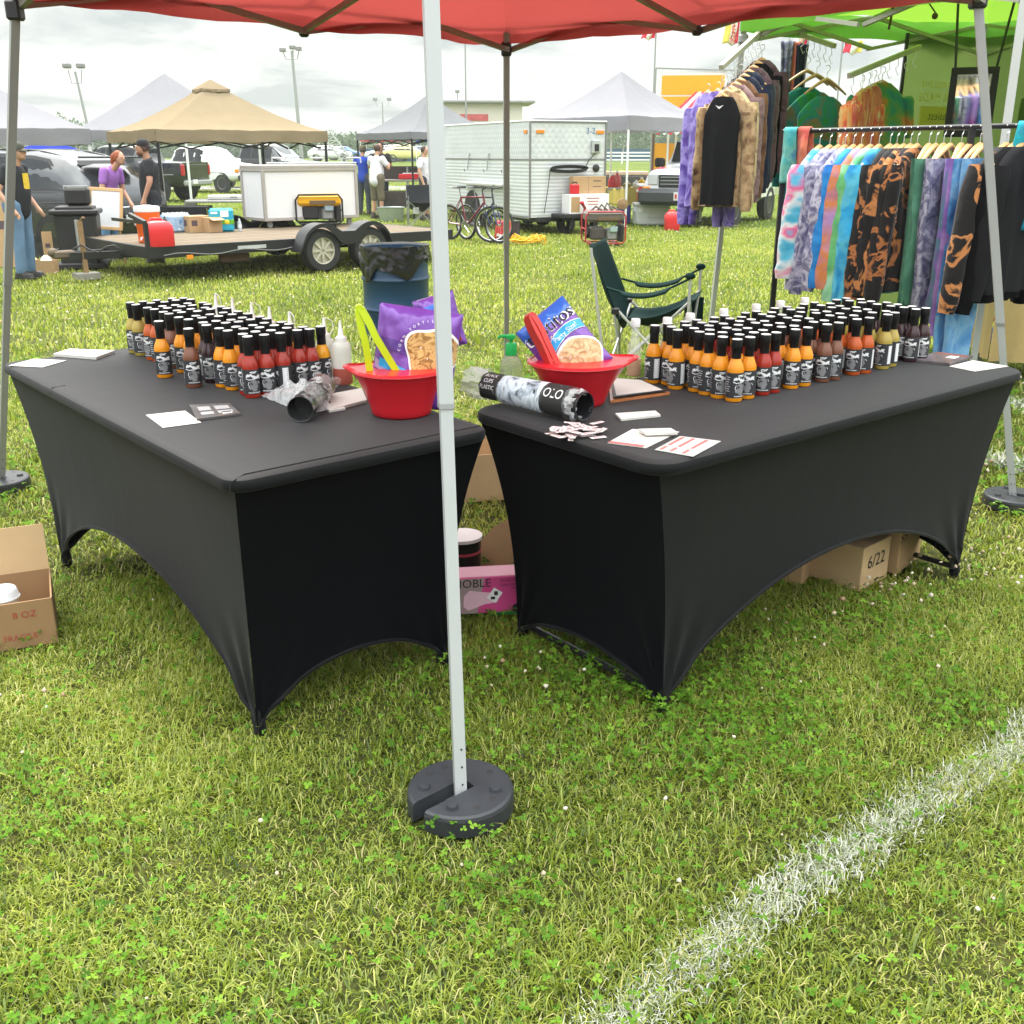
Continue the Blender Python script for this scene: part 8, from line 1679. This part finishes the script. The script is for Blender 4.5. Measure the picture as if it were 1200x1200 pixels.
t = thing('pink_bundle', 'pink plastic bundle heaped on top of the red ice chest', 'plastic bag', (p.x + .16, p.y, g0 + .925), 0); b = MB(); b.grid(24, 12, lambda u, v: ((.32 + .04 * math.sin(u * 31)) * math.cos(2 * PI * u) * math.sin(PI * v * .5), (.18 + .03 * math.sin(u * 25)) * math.sin(2 * PI * u) * math.sin(PI * v * .5), .34 * math.cos(PI * v * .5) ** .8 + .05 * fbm(u * 9, v * 6))); b.build('bundle', mat('pink_plastic', (.42, .06, .11), .4, 0, .2, 8), t, 50)
q = GG(783, 270); gascan(Vector((q.x + .08, q.y + .05, gz(q.y))), R(5), 'red square fuel can on the grass in front of the ice chests', .32, .26, .42, M_REDC, 'fuel cans by the ice chests'); q = GG(775, 264); gascan(Vector((q.x + .0, q.y + .25, gz(q.y))), R(-12), 'second red fuel can just behind the square one by the ice chests', .30, .24, .40, M_REDC, 'fuel cans by the ice chests')
p = at(738, 235, 27.5); t = thing('serving_table', 'serving table under a yellow cloth below the white canopy', 'table', (p.x, p.y, gz(p.y)), R(4)); M_YC = mat('yellow_cloth', (.52, .40, .10), .85, 0, .15, 6, bump=.3, bscale=10); b = MB(); b.box((0, 0, .76), (1.5, .8, .03), .01); b.build('tabletop', M_YC, t); b = MB(); b.grid(40, 6, lambda u, v: (-.76 + 1.52 * u, -.41 + .02 * math.sin(u * 36) * v, .775 - .36 * v - .06 * v * math.sin(u * 5))); b.build('tablecloth', M_YC, t, 60)
for x in (-.68, .68): b = MB(); b.bar((x, -.3, 0), (x, -.3, .75), .04); b.bar((x, .3, 0), (x, .3, .75), .04); b.build('table_leg', M_GREY(), t)
gt0 = gz(p.y)
for i, (px, cl, h_, lb_) in enumerate(((717, (.60, .05, .05), .30, 'red plastic jug at the left of the yellow cloth'), (723, (.62, .10, .09), .36, 'tall red and white jug on the yellow cloth'), (752, (.75, .45, .02), .22, 'yellow squeeze bottle on the yellow cloth'), (746, (.70, .68, .62), .16, 'white tub on the yellow cloth'), (735, (.30, .24, .06), .14, 'small mustard tub on the yellow cloth'))):
    q = at(px, 215, 27.3); t = thing('condiment_jug', lb_, 'jug', (q.x, 27.3, gt0 + .776)); b = MB(); b.lathe([(0, 0), (.09, 0), (.10, .02), (.10, h_ * .6), (.05, h_ * .85), (.03, h_)], 16); b.build('jug_body', mat('jug_%d' % px, cl, .4), t, 40); b = MB(); b.lathe([(.035, h_ * .97), (.03, h_ * 1.1), (0, h_ * 1.12)], 12); b.build('cap', M_PRW, t, 40)
p = at(722, 245, 25.2); t = thing('yellow_bag', 'yellow cloth hanging from a low stand by the red generator', 'cloth', (p.x, p.y, gz(p.y))); b = MB(); b.grid(14, 8, lambda u, v: (-.20 + .42 * u, .02 * math.sin(u * 14), .82 - .34 * v - .05 * math.sin(PI * u) * v)); o = b.build('cloth', mat('bright_yellow_cloth', (.66, .52, .14), .8, 0, .15), t, 60); e = o.modifiers.new('t', 'SOLIDIFY'); e.thickness = .02
for x in (-.2, .22): b = MB(); b.bar((x, 0, 0), (x, 0, .82), .03); b.build('post', M_GREY(), t)
b = MB(); b.bar((-.2, 0, .82), (.22, 0, .82), .03); b.build('rail', M_GREY(), t)
t = thing('blue_crate', 'blue crate under the serving table', 'crate', (p.x + .25, p.y + .6, gz(p.y))); b = MB(); b.box((0, 0, .2), (.3, .3, .4), .02); b.build('crate_body', mat('blue_crate', (.03, .03, .25), .5), t); b = MB(); b.box((0, 0, .41), (.32, .32, .03), .008); b.build('lid', M_BLK(), t)
p = at(733, 215, 33); t = thing('equipment_stand', 'dark equipment stand with papers beneath the white canopy', 'stand', (p.x, p.y, gz(p.y))); b = MB(); b.box((0, 0, .70), (1.6, .6, .5), .03); b.build('cabinet', mat('dark_equipment', (.05, .045, .04), .7, 0, .6, 5), t); b = MB(); b.box((-.1, 0, 1.02), (1.5, .5, .12), .02); b.build('papers', mat('buff_papers', (.50, .36, .27), .8, 0, .4, 8), t)
for x in (-.7, .7): b = MB(); b.bar((x, 0, 0), (x, 0, .5), .06); b.build('stand_leg', M_BLKS(), t)
# yellow food stand
M_YEL = mat('sign_yellow', (.78, .36, .006), .5, 0, .06, 2); M_SWH = M_WHITE()
ys_ = at(810, 100, 40); st_ = thing('food_stand', 'yellow and white food stand with a red striped awning and tall sign frame', 'food stand', (ys_.x, 40, gz(40)), R(-6)); S_ = 40 / (FPX * 1.06)
zt_ = at(810, 82, 40).z - gz(40); z0_ = at(810, 235, 40).z - gz(40)
def yp(px): return (px - 810) * S_ * 1.0
for (x0, x1, ya, yb) in ((-40, 55, 168, 246),):
    za, zb = at(810, ya, 40).z - gz(40), .1; b = MB(); b.box(((yp(810 + x0) + yp(810 + x1)) / 2, .6, (za + zb) / 2), (yp(810 + x1) - yp(810 + x0), 2.2, za - zb)); b.build('booth_body', M_YEL, st_)
for px in (786, 795): b = MB(); b.box((yp(px + 0), -.52, 1.2), (.08, .03, 2.1)); b.build('white_post', M_SWH, st_)
b = MB(); b.box((yp(769), -.5, 1.25), (.10, .10, 2.4)); b.build('dark_edge', mat('brown_edge', (.12, .06, .03), .7), st_)
b = MB(); b.box((yp(782), -.52, .70), (.55, .02, .50)); b.build('notice_panel', mat('yellow_notice', (.80, .50, .05), .6, 0, .3, 5), st_)
b = MB(); b.box((yp(803), -.65, 1.15), (.35, .30, 1.0), .03); b.build('black_speaker', M_BLK(), st_)
za, zb, zm = at(0 + 810, 84, 40).z - gz(40), at(810, 140, 40).z - gz(40), at(810, 112, 40).z - gz(40)
b = MB(); b.box((yp(811), 0, (za + zb) / 2), (yp(850) - yp(772), .05, za - zb)); b.build('sign_backing', M_SWH, st_)
b = MB(); b.box((yp(812), -.035, (za - .12 + zm + .03) / 2), (yp(847) - yp(776), .02, za - .12 - zm - .03)); b.build('sign_panel', M_YEL, st_); b = MB(); b.box((yp(812), -.035, (zm - .03 + zb) / 2), (yp(847) - yp(776), .02, zm - .03 - zb)); b.build('sign_panel', M_YEL, st_)
for x in (yp(769), yp(858)): b = MB(); b.bar((x, -.05, 0), (x, -.05, za + .12), .06); b.build('frame_post', M_GREY(), st_)
b = MB(); b.bar((yp(769), -.05, za + .12), (yp(858), -.05, za + .02), .05); b.build('frame_bar', M_GREY(), st_)
zt1, zt2 = at(810, 108, 40).z - gz(40), at(810, 152, 40).z - gz(40); MR_, MW_ = mat('awning_red', (.60, .03, .05), .8, 0, .05), mat('awning_white', (.80, .79, .80), .8, 0, .05)
aw = [MB(), MB()]
for k in range(16):
    u0, u1 = k / 16, (k + 1) / 16; x0, x1 = lerp(yp(770), yp(880), u0), lerp(yp(770), yp(880), u1); q0, q1 = lerp(yp(815), yp(870), u0), lerp(yp(815), yp(870), u1)
    m_ = aw[k % 2]; m_.add([(x0, -1.5, zt2), (x1, -1.5, zt2), (q1, -.2, zt1), (q0, -.2, zt1)], [(0, 1, 2, 3)]); n_ = 6; vs_ = [(lerp(x0, x1, i / n_), -1.505, zt2) for i in range(n_ + 1)] + [(lerp(x0, x1, i / n_), -1.505, zt2 - .10 - .10 * math.sin(PI * i / n_)) for i in range(n_ + 1)]; m_.add(vs_, [(i, i + 1, n_ + 2 + i, n_ + 1 + i) for i in range(n_)])
a_ = aw[0].build('awning', MR_, st_, 0); aw[1].build('awning_stripe', MW_, a_, 0)
def flag(label, px, y0, y1, x0, x1, D, cols, pole=None, text=None):
    t = thing('flag', label, 'flag', (0, 0, 0)); A, B = at(x0, y0, D), at(x1, y1, D); n = len(cols)
    for i, c in enumerate(cols):
        b = MB(); xa, xb = lerp(A.x, B.x, i / n), lerp(A.x, B.x, (i + 1) / n); b.grid(4, 10, lambda u, v: (lerp(xa, xb, u) + .03 * math.sin(v * 5), D + .06 * math.sin((i + u) * 2.4 + v * 3), lerp(A.z, B.z, v) + .04 * math.sin((i + u) * 3))); o = b.build('flag_stripe', mat('flag_%02d_%02d' % (int(c[0] * 99), int(c[1] * 99)), c, .8, 0, .06), t, 60); e = o.modifiers.new('t', 'SOLIDIFY'); e.thickness = .012
    if text:
        for k, ch in enumerate(text): b = MB(); b.text(ch, .34, Matrix.Translation((lerp(A.x, B.x, .5), D - .14, lerp(A.z, B.z, (k + .6) / (len(text) + .3)))) @ Matrix.Rotation(PI / 2, 4, 'X')); b.build('letter', mat('flag_letter', (.55, .12, .06), .8), t, 0, fixn=False)
    if pole: q = at(pole[0], y0 - 2, D); b = MB(); b.tube([(q.x, D, gz(D)), (q.x, D, q.z)], .03, 6); b.build('flag_pole', M_GREY(), t)
    return t
RD, WH, YL = (.60, .02, .05), (.76, .72, .66), (.62, .52, .08)
flag('ragged red and white flag on a thin pole left of the yellow sign', 763, 35, 46, 753, 768, 39, [RD, WH, RD], (769,)); flag('hanging yellow, white and red lettered banner behind the green canopy corner', 860, 20, 52, 850, 868, 36, [YL, WH, RD], (870,), 'STEAK'); flag('red, white and yellow banner seen above the rainbow clothes', 1000, 49, 63, 990, 1010, 36, [RD, WH, YL], (988,)); flag('white and red banner seen between the scarves and green tie dye', 940, 38, 56, 931, 947, 37, [WH, (.58, .40, .30), RD], (948,))
# ================================================================ far background
def lightpole(label, px, ytop, D, heads, lean=0.0, r=.12, h0=0):
    A = at(px, ytop, D); t = thing('light_mast', label, 'light mast', (A.x, D, gz(D))); top = A.z - gz(D); x_ = lean * top; b = MB(); b.tube([(-x_, 0, 0), (0, 0, top)], [r * 1.3, r * .8], 8); b.build('mast', M_GREY(), t)
    for (dx, dz) in heads:
        b = MB(); b.tube([(0, 0, top - .6), (dx * .7, 0, top - .6), (dx, 0, top + dz - .2)], r * .35, 6); ar = b.build('bracket', M_GREY(), t); b = MB(); b.box((dx, -.1, top + dz), (h0 * .85, .4, h0 * .55), .06); b.build('lamp_head', mat('lamp_head_grey', (.20, .20, .20), .6), t)
    return t
lightpole('twin headed floodlight on a leaning mast behind the white canopies', 88, 84, 62, [(-.38, .30), (.38, .30)], -.11, .075, .5)
lightpole('tall grey floodlight mast with several heads behind the tan canopy', 342, 60, 95, [(-.75, .1), (.6, .2), (.1, .3)], -.03, .14, .62); lightpole('distant twin light mast above the grey canopy', 448, 120, 190, [(-1.2, .5), (1.2, .5)], 0, .14, .9); lightpole('far small lamp mast beside the pale building', 536, 109, 150, [(0, .2)], 0, .1, .7); lightpole('bare thin flag mast behind the front canopy pole', 545, 50, 60, [], 0, .05)
p = at(590, 150, 62); bd = thing('announcer_building', 'pale flat roofed building with red lettering behind the grey canopy', 'building', (p.x, 62, gz(62)), R(4)); zt_ = at(590, 121, 62).z - gz(62); x0, x1 = (512 - 600) * 62 / (FPX * 1.06) - p.x, (612 - 600) * 62 / (FPX * 1.06) - p.x
b = MB(); b.box(((x0 + x1) / 2, 2, zt_ / 2), (x1 - x0, 4, zt_)); b.build('wall', mat('pale_siding', (.62, .58, .52), .8, 0, .06), bd); b = MB(); b.box(((x0 + x1) / 2 + .2, 2, zt_ + .08), (x1 - x0 + 1.0, 4.8, .14), .02); b.build('roof', M_GREY(), bd); b = MB(); b.box((x1 - .9, -.02, zt_ - 1.1), (.25, .05, .5)); b.build('window', M_BLK(), bd); b = MB(); b.text('PIT STOP', .55, TRS((x0 + x1) / 2 - .4, -.03, zt_ - .85, 0, PI / 2)) if False else b.box(((x0 + x1) / 2 - .3, -.02, zt_ - .75), (1.6, .03, .35), .05); b.build('red_lettering', mat('sign_red', (.5, .10, .10), .7, 0, .6, 6), bd)
bf = thing('boundary_fence', 'long blue boundary fence in front of the far trees', 'fence', (0, 0, gz(100))); b = MB(); b.box((12, 102, .55), (52, .12, 1.1)); b.build('fence_panel', mat('fence_blue', (.03, .085, .15), .7, 0, .2, 1), bf)
for k in range(18): b = MB(); b.box((-14 + 3.05 * k, 101.9, .58), (.12, .1, 1.16)); b.build('post', M_GREY(), bf)
wf = thing('rail_fence', 'white rail fence across the far field', 'fence', (0, 0, gz(88))); b = MB()
for z in (.3, .6, .85): b.box((12, 88, z), (34, .05, .12))
b.build('rails', M_SWH, wf)
for k in range(13): b = MB(); b.box((-4.6 + 2.7 * k, 88, .45), (.12, .12, .9)); b.build('post', M_SWH, wf)
lt = thing('ladder_frame', 'grey lattice ladder tower leaning beyond the tan canopy', 'metal tower', (0, 0, 0)); A, B = at(402, 190, 70), at(372, 152, 70); b = MB(); dx = Vector((.7, 0, 0)); b.bar(A, B, .1); b.bar(A + dx, B + dx, .1)
for k in range(9): q = A.lerp(B, k / 9); q2 = A.lerp(B, (k + 1) / 9); b.bar(q, q + dx, .05); b.bar(q, q2 + dx, .05)
q = Vector((A.x, A.y, gz(70))); b.bar(A, q, .1); b.bar(A + dx, q + dx, .1); b.build('lattice', mat('pale_grey_steel', (.45, .47, .46), .5, .2), lt)
# tree line
def treeline():
    n = 0; V = []; F3 = []; T = []; rs = np.random.RandomState(5)
    pats = []
    for i in range(230):
        x = rs.uniform(-150, 150); y = rs.uniform(165, 235); h = rs.uniform(5.0, 7.6) * (1 + .25 * math.sin(x * .05)); r = rs.uniform(2.8, 5.0); m = 900
        c = rs.normal(0, 1, (m, 3)); c /= np.linalg.norm(c, axis=1)[:, None]; rad = rs.uniform(.35, 1, m) ** .5
        lob = 1 + .28 * np.sin(c[:, 0] * 5 + i) * np.cos(c[:, 2] * 4 + i * 2) + .12 * np.sin(c[:, 1] * 9 + i)
        P = c * (rad * lob)[:, None] * np.array([r, r, h * .48]) + np.array([x, y, h * .42]); P[:, 2] = np.maximum(P[:, 2], .1)
        s = rs.uniform(.2, .42, m)[:, None]; d1 = rs.normal(0, 1, (m, 3)); d2 = rs.normal(0, 1, (m, 3)); d1 /= np.linalg.norm(d1, axis=1)[:, None]; d2 /= np.linalg.norm(d2, axis=1)[:, None]
        V.append(np.stack([P - d1 * s, P + d1 * s, P + d2 * s * 1.3], 1).reshape(-1, 3)); T.append(np.repeat(np.clip(rs.normal(.2 + .5 * rs.rand(), .14, m), 0, 1), 3))
    V = np.concatenate(V); f3 = np.arange(len(V)).reshape(-1, 3)
    o = np_mesh('distant_wood', V, np.zeros((0, 4), int), f3, np.concatenate(T), blade_mat('far_foliage', [(0, (.028, .062, .020)), (.5, (.055, .105, .032)), (1, (.10, .155, .055))], .25)); tag(o, kind='stuff')
treeline()
# a strip of pale road behind the pickups
b = MB(); b.grid(40, 4, lambda u, v: (-60 + 60 * u, 50.5 + 6 * v + .6 * math.sin(u * 5), gz(50) + .012)); tag(b.build('road', mat('worn_asphalt', (.20, .20, .20), .9, 0, .2, 2)), kind='structure')
